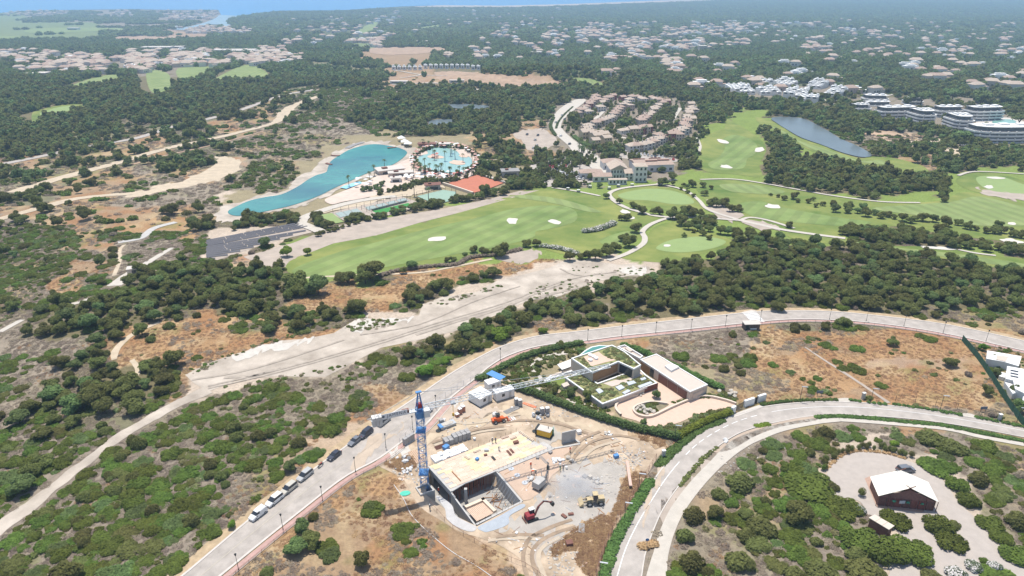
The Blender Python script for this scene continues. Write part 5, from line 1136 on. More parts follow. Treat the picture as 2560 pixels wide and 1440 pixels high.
# ---------------------------------------------------------------- people
def person_mesh(pose):
    J_ = {'pel': (0, 0, .95), 'sp': (0, .02, 1.2), 'ch': (0, .02, 1.42), 'nk': (0, .01, 1.54), 'hd': (0, -.01, 1.66), 'ht': (0, -.01, 1.76)}
    if pose == 'bend': J_.update({'sp': (0, -.15, 1.15), 'ch': (0, -.36, 1.25), 'nk': (0, -.47, 1.28), 'hd': (0, -.58, 1.3), 'ht': (0, -.67, 1.33)})
    ed = [('pel', 'sp'), ('sp', 'ch'), ('ch', 'nk'), ('nk', 'hd'), ('hd', 'ht')]; rad = dict(pel=.15, sp=.14, ch=.17, nk=.06, hd=.105, ht=.07)
    cx, cy, cz = J_['ch']
    for s_, n_ in ((-1, 'l'), (1, 'r')):
        st = .12*s_ if pose != 'walk' else .1*s_
        J_['hip'+n_] = (.1*s_, 0, .9); J_['kn'+n_] = (.12*s_, -.05+(.16*s_ if pose == 'walk' else 0), .5); J_['an'+n_] = (st, (.25*s_ if pose == 'walk' else .02), .09); J_['to'+n_] = (st, J_['an'+n_][1]-.17, .05)
        J_['sh'+n_] = (cx+.19*s_, cy, cz); J_['el'+n_] = (cx+.26*s_, cy-.06, cz-.28); J_['wr'+n_] = (cx+.22*s_, cy-.24, cz-.42); J_['ha'+n_] = (cx+.2*s_, cy-.32, cz-.46)
        ed += [('pel', 'hip'+n_), ('hip'+n_, 'kn'+n_), ('kn'+n_, 'an'+n_), ('an'+n_, 'to'+n_), ('ch', 'sh'+n_), ('sh'+n_, 'el'+n_), ('el'+n_, 'wr'+n_), ('wr'+n_, 'ha'+n_)]
        for a, r_ in (('hip', .105), ('kn', .075), ('an', .055), ('to', .045), ('sh', .075), ('el', .055), ('wr', .04), ('ha', .045)): rad[a+n_] = r_
    ks = list(J_); me = bpy.data.meshes.new('body'); me.from_pydata([J_[k] for k in ks], [(ks.index(a), ks.index(b)) for a, b in ed], [])
    o = bpy.data.objects.new('tmp', me); COL.objects.link(o); md = o.modifiers.new('s', 'SKIN'); md.use_smooth_shade = True
    for i, k in enumerate(ks): me.skin_vertices[0].data[i].radius = (rad[k], rad[k]*.85)
    me.skin_vertices[0].data[0].use_root = True
    o.modifiers.new('u', 'SUBSURF').levels = 1
    bpy.context.view_layer.update(); r = bpy.data.meshes.new_from_object(o.evaluated_get(bpy.context.evaluated_depsgraph_get())); bpy.data.objects.remove(o); r.name = 'body'
    return r, J_
M_skin = mat('skin', (.42, .24, .16), .6, .05, 3); M_hivis = mat('hivis_orange', (.80, .14, .05), .8, .05, 3); M_trou = mat('navy_trousers', (.04, .05, .08), .9, .1, 3); M_grn = mat('green_overalls', (.05, .22, .13), .9, .1, 3); M_gry = mat('grey_shirt', (.22, .22, .22), .9, .1, 3)
PM = {}
for ps in ('stand', 'bend', 'walk'):
    for cn, (top, bot) in dict(orange=(M_hivis, M_trou), green=(M_grn, M_grn), dark=(M_gry, M_trou)).items():
        r, J_ = person_mesh(ps)
        for m_ in (M_skin, top, bot, M_black): r.materials.append(m_)
        neck = Vector(J_['nk'])
        for f in r.polygons:
            c_ = f.center; k = 1
            if c_.z < .12: k = 3
            elif c_.z < .93: k = 2
            hx = any((c_-Vector(J_['ha'+n_])).length < .08 for n_ in 'lr')
            if hx or (c_-Vector(J_['hd'])).length < .13 or (c_-Vector(J_['ht'])).length < .1: k = 0
            f.material_index = k
        PM[ps, cn] = (r, J_)
def person(u, v, ps, cn, label, rz, z=0.0, helmet=M_white):
    p = W(u, v, z); e = empty('person', (p.x, p.y, z+.03), rz, label, 'person', 'workers on the building site'); r, J_ = PM[ps, cn]
    o = bpy.data.objects.new('body', r); COL.objects.link(o); o.parent = e
    h = Vector(J_['ht']); d = (h-Vector(J_['hd'])).normalized(); c_ = h-d*.03
    MB().ball(c_, (.135, .15, .11), 1).build('helmet', helmet, e)
person(1231, 1108, 'stand', 'dark', 'worker in grey shirt standing at rear edge of deck, left of a pair', .4, Z1); person(1239, 1107, 'stand', 'dark', 'worker in dark clothes at rear edge of deck, right of a pair', 2.5, Z1, M_yellow)
person(1425, 1131, 'walk', 'orange', 'worker in orange shirt on the beam right of the deck', .8, .1); person(1400, 1177, 'stand', 'green', 'worker in green overalls beside the white bags', 2.0, .1); person(1408, 1176, 'stand', 'dark', 'worker in dark clothes right of the one in green overalls', -1.2, .1)
person(1327, 1169, 'stand', 'orange', 'worker in orange standing behind the bags near the beam', .3, .1); person(1329, 1186, 'bend', 'orange', 'worker in orange bending over the white bags', 1.4, .1, M_yellow); person(1339, 1189, 'walk', 'dark', 'worker in black walking beside the bags and the rig', -.5, .1)
person(1247, 1125, 'bend', 'dark', 'worker in dark clothes bending alone in the middle of the deck', .4, Z1); person(1097, 1233, 'walk', 'orange', 'worker in orange down in the passage beside the basement wall', 1, PF); person(1075, 1276, 'stand', 'dark', 'person in dark clothes on the dry slope below the crane foot', 1, 0)
# ---------------------------------------------------------------- lamps, fences, signs
def lamp_a():
    e = empty('street_lamp', (0, 0, 0))
    MB().tube((0, 0, 0), (0, 0, 4.0), .07, 6, .045).build('post', mat('lamp_green', (.04, .07, .06)), e); MB().tube((0, 0, 0), (0, 0, .6), .13, 8, .08).build('base', M_black, e)
    l = MB().tube((0, 0, 4.0), (0, 0, 4.45), .14, 6, .24).build('lantern', M_dark, e); MB().tube((0, 0, 4.45), (0, 0, 4.62), .27, 6, .05).build('cap', M_black, l); return e
def lamp_b():
    e = empty('street_lamp', (0, 0, 0))
    MB().tube((0, 0, 0), (0, 0, 5.0), .08, 6, .05).build('post', mat('lamp_green', (.04, .07, .06)), e); MB().box((.65, 0, 4.97), (1.6, .32, .1)).build('lamp_head', M_steel, e); return e
la = lamp_a(); lb = lamp_b(); first = {id(la): True, id(lb): True}
def put(proto, p, rz, label, group):
    c = proto if first.pop(id(proto), False) else copy_tree(proto)
    c.location = p; c.rotation_euler = (0, 0, rz); tag(c, label, 'street lamp', group); return c
LAMPS_A = [(597, 1426), (708, 1325), (807, 1254), (889, 1180), (965, 1120), (1032, 1075), (1090, 1022), (1251, 902), (1469, 852), (1554, 843), (1639, 834), (1727, 827), (1813, 817), (1900, 804), (2073, 800), (2165, 804), (2259, 817), (2357, 834), (2464, 855)]
near_a = ['dark lantern post at the bottom end of the red pavement', 'dark lantern post level with the parked white vans', 'dark lantern post level with the minivan and the motorbike', 'dark lantern post where the pavement passes the dry slope', 'dark lantern post at the site entrance opposite the dark cars', 'dark lantern post left of the crane mast below the silver van', 'dark lantern post by the site fence behind the crane mast', 'dark lantern post at the garden corner above the white cabins']
for i, (u, v) in enumerate(LAMPS_A):
    lbl = near_a[i] if i < len(near_a) else 'dark lantern post on the far curve of the hill road'
    put(la, W(u, v), 0, lbl, 'lantern posts along the hill road')
LAMPS_B = [(1498, 1452), (1561, 1300), (1596, 1226), (1686, 1103), (1999, 1004), (2175, 1009), (2349, 1027), (2541, 1058)]
lbB = ['flat-headed street lamp at the bottom edge of the estate road', 'flat-headed street lamp opposite the excavator', 'flat-headed street lamp beside the leaning timber beam', 'flat-headed street lamp at the corner of the villa hedge', 'flat-headed street lamp just right of the villa gate', 'flat-headed street lamp by the left utility pillar', 'flat-headed street lamp midway along the post fence', 'flat-headed street lamp at the right end of the estate road']
for i, (u, v) in enumerate(LAMPS_B): put(lb, W(u, v), -.2, lbB[i], 'flat-headed lamps along the estate road')
# round road sign on the verge
e = place('road_sign', 1616, 1370, 'round blue road sign on a pole in the verge planting', 'road sign', None, 0, None); MB().tube((0, 0, 0), (0, 0, 2.3), .05, 6).build('post', M_steel, e); o = MB().tube((0, -.03, 0), (0, .03, 0), .38, 16).build('disc', mat('sign_blue', (.08, .16, .32)), e); o.location = (0, -.1, 2.4)
def fence(name, pts, h, gap, label, cat='fence', rails=2, m=M_black, panel=None, wline=None, pr=.05):
    P = world_line(pts, 8) if wline is None else wline
    d = np.concatenate([[0], np.cumsum(np.linalg.norm(np.diff(P, axis=0), axis=1))]); n = max(1, int(d[-1]/gap))
    p0 = on_line(P, d, 0); e = empty(name, (p0[0], p0[1], float(T(p0[0], p0[1]))), 0, label, cat); z0 = e.location.z
    pts3 = [on_line(P, d, d[-1]*k/n) for k in range(n+1)]; pts3 = [Vector((q[0]-p0[0], q[1]-p0[1], float(T(q[0], q[1]))-z0)) for q in pts3]
    pmh = MB().tube((0, 0, 0), (0, 0, h), pr, 5).mesh('post'); pmh.materials.append(m)
    for q in pts3:
        o = bpy.data.objects.new('post', pmh); COL.objects.link(o); o.parent = e; o.location = q
    rl = MB()
    for k in range(rails):
        for a, b in zip(pts3[:-1], pts3[1:]): rl.bar(a+Vector((0, 0, h*(k+1)/rails-.05)), b+Vector((0, 0, h*(k+1)/rails-.05)), .05, .04)
    if rails: rl.build('rail', m, e)
    if panel:
        for a, b in zip(pts3[:-1], pts3[1:]):
            mb = MB(); t = (b-a).normalized(); nn = Vector((-t.y, t.x, 0))*.02; zz = Vector((0, 0, h)); zl = Vector((0, 0, .05))
            mb.add([a+nn+zl, b+nn+zl, b+nn+zz, a+nn+zz, a-nn+zl, b-nn+zl, b-nn+zz, a-nn+zz], [(0, 1, 2, 3), (7, 6, 5, 4), (3, 2, 6, 7), (0, 4, 5, 1)]); mb.build('panel', panel, e)
    return e
M_rust = mat('rusty_fence', (.22, .12, .09), .9, .2, 2)
nA = len(roadB)
fence('railing', None, 1.1, 3.2, 'low rusty wire railing along the red pavement below the site entrance', wline=offset_line(roadB, 2.6)[1:int(nA*.20)], m=M_rust, pr=.04)
fence('railing', None, 1.1, 3.2, 'low dark wire railing along the inside of the far curve of the hill road', wline=offset_line(roadB, 2.6)[int(nA*.55):int(nA*.97)], m=M_rust, pr=.04)
fence('site_fence', [(1000, 1110), (1040, 1070), (1085, 1020), (1120, 990), (1165, 962), (1215, 945)], 1.9, 2.5, 'thin wire fence between the hill road and the top of the site', m=M_steel, pr=.04)
fence('site_fence', [(1490, 1440), (1512, 1370), (1540, 1312), (1580, 1246), (1615, 1190), (1640, 1150)], 2.0, 2.5, 'rusty brown post fence along the estate road side of the site', m=M_rust, rails=3)
fence('site_fence', [(1075, 1262), (1100, 1290), (1130, 1320), (1180, 1352), (1250, 1392), (1320, 1420), (1370, 1460)], 1.2, 3, 'thin fence along the lower edge of the site', m=M_rust, rails=1, pr=.04)
fence('post_fence', [(2238, 1003), (2300, 1008), (2360, 1018), (2440, 1036), (2560, 1060)], 2.2, 5, 'black post and wire fence above the right end of the estate road', rails=2)
fence('post_fence', [(1850, 1004), (1870, 990)], 1.6, 3, 'short black fence beside the villa gate') if 0 else None
ge = fence('garden_fence', [(2404, 852), (2428, 880), (2448, 905), (2475, 945), (2510, 1000), (2545, 1050), (2570, 1080)], 2.2, 2.4, 'tall green fabric fence between the dry plot and the white houses', panel=mat('green_fabric', (.035, .11, .07), .9, .15, 1), m=M_black)
# buried cable across dry slope
P = world_line([(985, 1213), (1010, 1250), (1030, 1290), (1075, 1335), (1130, 1380), (1190, 1415), (1240, 1450)], 8)
mb = MB()
for a, b in zip(P[:-1], P[1:]): mb.tube((a[0], a[1], float(T(*a))+.12), (b[0], b[1], float(T(*b))+.08), .08, 5)
tag(mb.build('hose', M_bag), 'white hose snaking down the dry slope below the crane', 'hose')
# utility pillars and letter boxes
for u, v, lb in [(2157, 998, 'pale utility pillar left of the stone footpath'), (2497, 1052, 'pale utility pillar near the right edge by the green fence'), (1658, 1143, 'pale utility pillar on the verge at the corner of the site')]:
    e = place('utility_pillar', u, v, lb, 'utility pillar', None, .2, None); MB().box((0, 0, 0), (.8, .6, 2.1)).build('body', M_conc, e); MB().box((0, 0, 2.1), (.95, .75, .12)).build('cap', M_white, e); MB().box((0, -.31, .5), (.5, .04, 1.0)).build('door', M_steel, e)
for u, v, lb in [(2048, 990, 'dark plot sign on legs right of the villa gate'), (2457, 1030, 'dark plot sign on a leg below the green fence')]:
    e = place('plot_sign', u, v, lb, 'sign', None, 0, None); MB().box((0, 0, .9), (1.8, .08, .9)).build('board', mat('sign_slate', (.20, .22, .26)), e)
    for s_ in (-.6, .6): MB().tube((s_, 0, 0), (s_, 0, .9), .05, 5).build('post', M_black, e)
# transformer kiosk and raised crossing
k1 = W(1876, 822); e = empty('transformer_kiosk', k1, .05, 'dark transformer kiosk with pale flat roof beside the striped crossing', 'kiosk')
MB().box((0, 0, 0), (5.2, 2.6, 2.3)).build('wall', mat('kiosk_brown', (.13, .10, .085), .8, .15, 2), e); MB().box((0, 0, 2.3), (5.6, 3.0, .2)).build('roof', M_kerb, e); MB().box((.5, -1.33, .4), (2.2, .05, .5)).build('sign_plate', M_white, e); MB().box((-1.7, -1.33, .1), (1.0, .05, 1.9)).build('door', M_black, e)
a0, a1 = W(1866, 781), W(1886, 810)
for k in range(8):
    q = [W(1857+k*3.2, 783.5+k*3.3), W(1890+k*3.2*.9, 780.5+k*3.3), W(1891.5+k*3.2*.9, 782.2+k*3.3), W(1858.5+k*3.2, 785.4+k*3.3)]
    o = MB().prism([(p.x, p.y) for p in q], q[0].z+.15, q[0].z+loff(q[0].y, 2)+.08).build('crossing_stripe', M_line); o['kind'] = 'structure'
# ---------------------------------------------------------------- modern villa with planted roofs
def P2(pts, z): return [p2(u, v, z) for u, v in pts]
def flatroof(par, poly, z0, z1, mw_, mr, pw=.45, ph=.35, mp=None):
    """walls under a parapet roof; the roof surface is sunk behind the parapet"""
    MB().prism(inset(poly, .06), z0, z1-ph).build('wall', mw_, par)
    n = len(poly); ip = inset(poly, pw); mb = MB()
    for i in range(n):
        j = (i+1) % n; mb.prism([poly[i], poly[j], ip[j], ip[i]], z1-ph-.12, z1, True)
    mb.build('parapet', mp or M_white, par)
    return MB().prism(inset(poly, pw-.02), z1-ph-.10, z1-ph+.02).build('roof', mr, par)
M_groof = mat('planted_roof', (.30, .24, .13), .95, .3, .6, .1, col2=(.22, .24, .09))
M_roofp = mat('pink_roof_finish', (.56, .47, .40), .85, .04, .8)
villa = empty('modern_villa', (0, 0, 0), 0, 'modern flat-roofed villa with planted roofs and terracotta forecourt', 'house')
gw = P2([(1600, 898), (1641, 884), (1770, 961), (1725, 979.5)], 3.4)
flatroof(villa, gw, 0, 3.4, M_stone, M_roofp, .35, .2)
def facade(par, a, b, t0, t1, z0, z1, name, m, out=.04, th=.06):
    p, q = lerp2(a, b, t0), lerp2(a, b, t1); d = Vector((q[0]-p[0], q[1]-p[1])).normalized(); n = Vector((d.y, -d.x))*out
    return wall((p[0]+n.x, p[1]+n.y), (q[0]+n.x, q[1]+n.y), z0, z1, th, name, m, par)
# dark garage doors and timber panel on the courtyard side of the wing
sgn = 1
a, b = gw[0], gw[3]; cxm = sum(p[0] for p in gw)/4; cym = sum(p[1] for p in gw)/4; d = Vector((b[0]-a[0], b[1]-a[1])).normalized(); n = Vector((d.y, -d.x))
if n.dot(Vector((a[0]-cxm, a[1]-cym))) < 0: sgn = -1
for t0, t1, nm, m in [(.02, .22, 'timber_panel', M_wood), (.23, .30, 'window', M_dark), (.40, .58, 'garage_door', M_brown), (.59, .77, 'garage_door', M_brown), (.78, .95, 'garage_door', M_brown)]:
    facade(villa, a, b, t0, t1, .05, 2.7, nm, m, .03*sgn)
facade(villa, gw[3], gw[2], .2, .8, .4, 2.2, 'shutter', M_stone, .03*sgn)
q = P2([(1662, 914), (1682, 908.5), (1698, 916), (1678, 926)], 3.9); MB().prism(q, 3.2, 3.9).build('skylight', M_white, villa)
UP = P2([(1427.5, 895), (1530, 861.5), (1562, 878), (1603, 912), (1585, 922), (1546, 904), (1481, 931)], 5.0)
flatroof(villa, UP, 1.0, 5.0, M_stone, M_groof, .4, .35)
q = P2([(1459, 892), (1496, 879), (1510, 890), (1540, 900), (1512, 906), (1478, 916)], 4.7); MB().prism(q, 4.66, 4.72).build('roof_terrace', M_terra, villa)
for u, v in [(1476, 887.5), (1484, 891), (1490, 895), (1476, 899.5)]:
    c = p2(u, v, 5); MB().disc((c[0], c[1], 4.72), .7, .5, 10).build('lounge_seat', M_white, villa)
LOW = P2([(1412, 943), (1453, 929), (1494, 957), (1598, 920), (1614, 936), (1644, 957), (1564, 989), (1506, 1010)], 1.9)
flatroof(villa, LOW, -.5, 1.9, M_stone, M_groof, .45, .3)
q = P2([(1508, 958), (1540, 949), (1556, 950), (1575, 944), (1598, 928), (1612, 934), (1590, 944), (1560, 958), (1530, 966)], 1.7); MB().prism(q, 1.6, 1.68).build('roof_path', M_roofp, villa)
facade(villa, UP[6], UP[5], .04, .98, 1.7, 4.5, 'timber_panel', M_wood, -.02 if False else .02, .12)
facade(villa, UP[5], UP[4], .1, .9, 1.7, 4.4, 'window', M_dark, .02, .12)
for pts in [[(1489, 974), (1499, 970), (1509, 978), (1498, 984)], [(1538, 967), (1553, 961), (1562, 969), (1548, 975)], [(1566, 955), (1584, 951), (1591, 957), (1572, 963)], [(1600, 946), (1612, 942), (1616, 947), (1604, 951)], [(1555, 981), (1570, 973), (1577, 977), (1562, 985)], [(1594, 965), (1626, 953), (1632, 957), (1600, 970)]]:
    MB().prism(P2(pts, 2.0), 1.5, 2.0).build('skylight', mat('roof_glass', (.52, .55, .57), .3, .05, 1), villa)
wall(p2(1563, 985, 2.0), p2(1645, 957, 2.0), .0, 1.95, .15, 'corten_wall', mat('corten', (.17, .065, .045), .9, .2, 2), villa)
q = P2([(1543, 866), (1562, 861), (1608, 889), (1600, 896)], 3.0); flatroof(villa, q, .3, 3.0, M_stone, M_roofp, .35, .6)
MB().prism(P2([(1562, 869), (1570, 867), (1582, 876), (1574, 879)], 2.9), 2.3, 2.9).build('roof_bench', M_stone, villa)
MB().prism(P2([(1403, 960), (1418, 954), (1424, 962), (1410, 968)], 1.4), -.6, 1.4).build('stair_tower', M_stone, villa)
MB().prism(P2([(1393, 911), (1427, 898), (1427, 916), (1405, 924)], 1.5), 1.35, 1.5).build('terrace', M_white, villa)
MB().prism(P2([(1360, 950), (1376, 938), (1400, 930), (1440, 912), (1452, 918), (1420, 932), (1380, 946), (1362, 956)], .4), -.1, .4).build('terrace', M_white, villa)
for k in range(5):
    c = p2(1386+k*11, 937-k*4.4, .6); o = MB().box((0, 0, 0), (1.7, .6, .3)).build('sun_lounger', M_cream, villa); o.location = (c[0], c[1], .42); o.rotation_euler = (0, 0, .4)
# curved pool
q = P2([(1450, 888), (1466, 876), (1480, 868), (1500, 864), (1519, 864.5), (1500, 872), (1480, 878), (1462, 886)], 3.2); MB().prism(inset(q, -.5), .3, 3.12).build('pool_wall', M_white, villa)
MB().prism(q, 3.05, 3.16).build('pool_water', mat('villa_pool', (.09, .25, .22), .1, .03, 1), villa)
def curve_px(pts, k=5, closed=True): return [(p.x, p.y) for p in catmull(pts, k, closed)]
fc = px_sheet('forecourt', [(1620, 948), (1650, 958), (1690, 968), (1722, 982), (1705, 996), (1670, 1006), (1720, 994), (1745, 990), (1790, 992), (1830, 1008), (1838, 1014), (1822, 1020), (1780, 1028), (1740, 1038), (1700, 1056), (1660, 1066), (1625, 1066), (1590, 1052), (1555, 1042), (1538, 1028), (1537, 1012), (1550, 1000), (1580, 990), (1562, 985)], M_terra, 2, maskval=5)
px_sheet('planting_bed', [(1585, 1020), (1600, 1014), (1624, 1008), (1670, 1010), (1665, 1018), (1640, 1030), (1615, 1036), (1592, 1032)], mat('bed_soil', (.22, .19, .12), .95, .25, 1), 3, maskval=0)
def kerbwall(pts, w_, h, m, label, cat='low wall', k=6, name='garden_wall', layer=1):
    o = ribbon(name, pts, w_, m, layer, kind=None, thick=h, maskval=0); return tag(o, label, cat)
kerbwall([(1594, 990), (1560, 1000), (1542, 1012), (1540, 1026), (1552, 1040)], .6, .7, M_cream, 'curved cream wall round the outer bend of the forecourt')
kerbwall([(1668, 1012), (1626, 1008), (1590, 1018), (1584, 1030), (1600, 1042), (1630, 1043), (1680, 1020), (1735, 998), (1770, 994), (1810, 1002), (1840, 1012)], .55, .7, M_cream, 'curved cream wall round the planted island and drive')
heap('rockery', 1612, 1026, 14, 2.6, (.4, .8), [M_rock], 'pale boulders in the planted island of the forecourt', 'rocks')
heap('rockery', 1598, 985, 10, 1.6, (.2, .5), [M_rock], 'pale boulders under the rusty wall of the villa', 'rocks'); heap('rockery', 1818, 985, 9, 2.6, (.4, .8), [M_rock], 'pale boulders beside the gateway drive', 'rocks')
g = empty('gateway', W(1846, 1020), 0, 'villa gateway with pale walls and black slatted gates', 'gate'); g.location = (0, 0, 0)
for a, b in [((1828, 1036), (1836, 1030)), ((1859, 1018), (1883, 1010)), ((1893, 1006), (1912, 1000))]: wall(tuple(W(*a))[:2], tuple(W(*b))[:2], 0, 2.2, .7, 'gate_wall', M_white, g)
for a, b in [((1837, 1030), (1858, 1019)), ((1884, 1010), (1892, 1007))]:
    a, b = W(*a), W(*b)
    for k in range(9): c = lerp2(a, b, (k+.5)/9); MB().box((c[0], c[1], .1), (.12, .12, 1.9)).build('gate_slat', M_black, g)
    MB().bar((a[0], a[1], 1.9), (b[0], b[1], 1.9), .1).build('gate_rail', M_black, g)
px_sheet('garden_path', [(1342, 985), (1340, 965), (1346, 945), (1330, 930), (1325, 915), (1345, 895), (1400, 880), (1430, 878), (1430, 884), (1395, 890), (1350, 902), (1334, 916), (1340, 930), (1356, 945), (1350, 965), (1352, 985)], M_path, 2, maskval=0)
px_sheet('garden_path', [(1350, 988), (1400, 1000), (1470, 1018), (1500, 1028), (1500, 1024), (1470, 1012), (1400, 994), (1360, 984)], M_path, 2, maskval=0)
px_sheet('lawn', [(1362, 958), (1385, 948), (1408, 940), (1412, 958), (1400, 972), (1375, 976)], M_rough, 2, maskval=0)

# ---------------------------------------------------------------- tented pavilion on the gravel yard
def P3(pts): return [W(u, v, z) for u, v, z in pts]
tent = empty('tented_pavilion', W(2270, 1262, 0), 0, 'large brown timber pavilion with white tent roof on the gravel yard', 'tent'); tl = Vector(tent.location)
def tq(mb, pts, th=.06):
    p = [q-tl for q in pts]; n = (p[1]-p[0]).cross(p[2]-p[0]).normalized(); n = n if n.z > 0 else -n
    k = len(p); mb.add(p+[q-n*th for q in p], [tuple(range(k)), tuple(range(2*k-1, k-1, -1))]+[(i, k+i, k+(i+1) % k, (i+1) % k) for i in range(k)]); return mb
EZ, RZ = 2.9, 6.0
La, Lb = W(2175, 1192, EZ), W(2196, 1240, EZ); Ra, Rb = W(2252, 1175, RZ), W(2276.5, 1220, RZ); Qa, Qb = W(2321, 1205, EZ), W(2346.5, 1255, EZ)
M_canv = mat('tent_canvas', (.80, .76, .66), .8, .03, .3)
tq(MB(), [La, Lb, Rb, Ra]).build('roof_panel', M_canv, tent); tq(MB(), [Ra, Rb, Qb, Qa]).build('roof_panel', M_canv, tent)
def inw(p, f=.07):
    c = (La+Lb+Qa+Qb)/4; return p+(c-p)*f
la_, lb2, qa_, qb_ = inw(La), inw(Lb), inw(Qa), inw(Qb); rb_, ra_ = inw(Rb, .04), inw(Ra, .04)
def vq(a, b, z0, z1a, z1b=None, name='wall', m=M_brown, par=tent, th=.12):
    z1b = z1a if z1b is None else z1b; a = a-tl; b = b-tl; t = Vector((b.x-a.x, b.y-a.y, 0)).normalized(); n = Vector((-t.y, t.x, 0))*th/2; mb = MB()
    P = []
    for s_ in (1, -1): P += [(a.x+n.x*s_, a.y+n.y*s_, z0), (b.x+n.x*s_, b.y+n.y*s_, z0), (b.x+n.x*s_, b.y+n.y*s_, z1b), (a.x+n.x*s_, a.y+n.y*s_, z1a)]
    mb.add(P, [(0, 1, 2, 3), (7, 6, 5, 4), (0, 4, 5, 1), (1, 5, 6, 2), (2, 6, 7, 3), (3, 7, 4, 0)]); return mb.build(name, m, par)
vq(la_, lb2, .1, 2.7); vq(qa_, qb_, .1, 2.7); vq(la_, qa_, .1, 2.7)
N_ = 7
for k in range(N_):
    a = lb2.lerp(qb_, k/N_); b = lb2.lerp(qb_, (k+1)/N_-.015)
    vq(a, b, .1, 2.6, None, 'front_panel', mat('tent_wall_%d' % (k % 3), (.15+.03*(k % 3), .07, .055), .85, .2, 2))
mid = lb2.lerp(qb_, .5)
for k in range(5):
    f0, f1 = k/5, (k+1)/5
    for s0, s1 in ((lb2, rb_), (rb_, qb_)): pass
vq(lb2.lerp(rb_, .0), lb2.lerp(qb_, .5), 2.6, 2.65, 5.3, 'gable_panel', mat('gable_mesh', (.22, .11, .09), .85, .25, 3)); vq(lb2.lerp(qb_, .5), qb_, 2.6, 5.3, 2.65, 'gable_panel', mat('gable_mesh', (.22, .11, .09)))
for a, b in [(Ra, Rb)]:
    for p, s_ in ((a, -1), (b, 1)):
        d = (b-a).normalized(); xx = (Qb-Lb).normalized(); c = p-tl
        for k in (-1, 1): MB().bar(c+Vector((xx.x*k*1.0, xx.y*k*1.0, .6)), c-Vector((xx.x*k*1.0, xx.y*k*1.0, .7)), .14).build('crossed_pole', M_brown, tent)
for t in (0, .2, .8, 1):
    p = Lb.lerp(Qb, t)-tl; MB().tube((p.x, p.y, 0), (p.x, p.y, 2.8 if t in (0, 1) else 3.9), .08, 6).build('post', M_brown, tent)
fcv = (mid-tl); MB().box((fcv.x-1.2, fcv.y-.25, 1.6), (1.3, .08, .8)).build('window', mat('tent_window', (.42, .46, .50), .3), tent)
dk = P2([(2162, 1196), (2176, 1190), (2200, 1262), (2310, 1276), (2306, 1281), (2192, 1268)], .1); MB().prism([(a-tl.x, b-tl.y) for a, b in dk], .02, .12).build('deck', mat('deck_boards', (.42, .28, .21), .85, .1, 2), tent)
for k in range(3):
    p = lb2.lerp(qb_, .25+.25*k)-tl; MB().ball((p.x, p.y-.5, 2.1), (.5, .3, .3), 1, .2, rnd).build('hanging_plant', M_grn, tent)
shed = empty('long_shed', W(2205, 1330, 0), 0, 'small brown shed with three-bay beige roof between the bushes', 'shed'); sl = Vector(shed.location)
q = [W(2171.5, 1294, 2.7), W(2187, 1286.5, 2.7), W(2237, 1315, 2.7), W(2223, 1325, 2.7)]
MB().prism([(p.x-sl.x, p.y-sl.y) for p in [inw_ for inw_ in [q[0].lerp(q[2], .06), q[1].lerp(q[3], .08), q[2].lerp(q[0], .06), q[3].lerp(q[1], .08)]]], 0, 2.6).build('wall', M_brown, shed)
for k in range(3):
    a, b, c, d = q[0].lerp(q[3], k/3), q[0].lerp(q[3], (k+1)/3-.012), q[1].lerp(q[2], (k+1)/3-.012), q[1].lerp(q[2], k/3)
    MB().prism([(p.x-sl.x, p.y-sl.y) for p in (a, b, c, d)], 2.6, 2.75).build('roof_panel', mat('shed_roof', (.60, .52, .43), .8, .05, 1), shed)
e = empty('parked_car', W(2272, 1182, 0), 0) if 0 else None
make_car(GREY, 'mpv', 'dark car parked behind the ridge of the tent pavilion', W(2266, 1183, 0)+Vector((0, .6, .15)), .15, 'parked_car', 'car', None)
# ---------------------------------------------------------------- white flat-roofed houses on the right edge
wh = empty('white_house', (0, 0, 0), 0, 'bright white flat-roofed house behind the green fabric fence, nearer the hill road', 'house')
q = P2([(2470, 877), (2552, 891), (2545, 914), (2518, 906), (2512, 904), (2490, 900), (2468, 896)], 2.6); MB().prism(q, -.5, 2.3).build('wall', M_white, wh); MB().prism(inset(q, -.2), 2.3, 2.6).build('roof', M_white, wh)
MB().prism(P2([(2492, 888), (2520, 892), (2514, 904), (2490, 899)], 2.65), 2.6, 2.75).build('roof_frame', M_stone, wh)
w2_ = empty('white_house', (0, 0, 0), 0, 'bright white flat-roofed house with roof slots in the right-hand corner plot', 'house')
q = P2([(2520, 916), (2600, 930), (2620, 1010), (2540, 972), (2535, 950), (2516, 946)], 3.2); MB().prism(q, -.5, 2.9).build('wall', M_white, w2_); MB().prism(inset(q, -.2), 2.9, 3.2).build('roof', M_white, w2_)
for k in range(3): MB().prism(P2([(2526, 924+k*7), (2546, 928+k*7), (2546, 931+k*7), (2526, 927+k*7)], 3.25), 3.2, 3.3).build('roof_slot', M_dark, w2_)
MB().prism(P2([(2499, 929), (2516, 933), (2512, 944), (2498, 940)], 1.2), -.3, 1.2).build('terrace', M_white, w2_); MB().prism(P2([(2512, 955), (2538, 962), (2546, 980), (2532, 984)], 2.2), -.3, 2.2).build('annexe', M_white, w2_)
MB().prism(P2([(2558, 990), (2580, 996), (2580, 1012), (2556, 1004)], 2.2), -.3, 2.2).build('annexe', M_white, w2_)
# pumping hut left of the golf course
e = empty('pump_hut', W(341, 682), .35, 'small pale flat-roofed hut beside the forked footpath', 'hut'); MB().box((0, 0, 0), (6, 3.6, 2.4)).build('wall', M_cream, e); MB().box((0, 0, 2.4), (6.4, 4.0, .2)).build('roof', M_kerb, e); MB().box((-.5, -1.83, .2), (1.5, .06, 1.8)).build('door', M_dark, e)

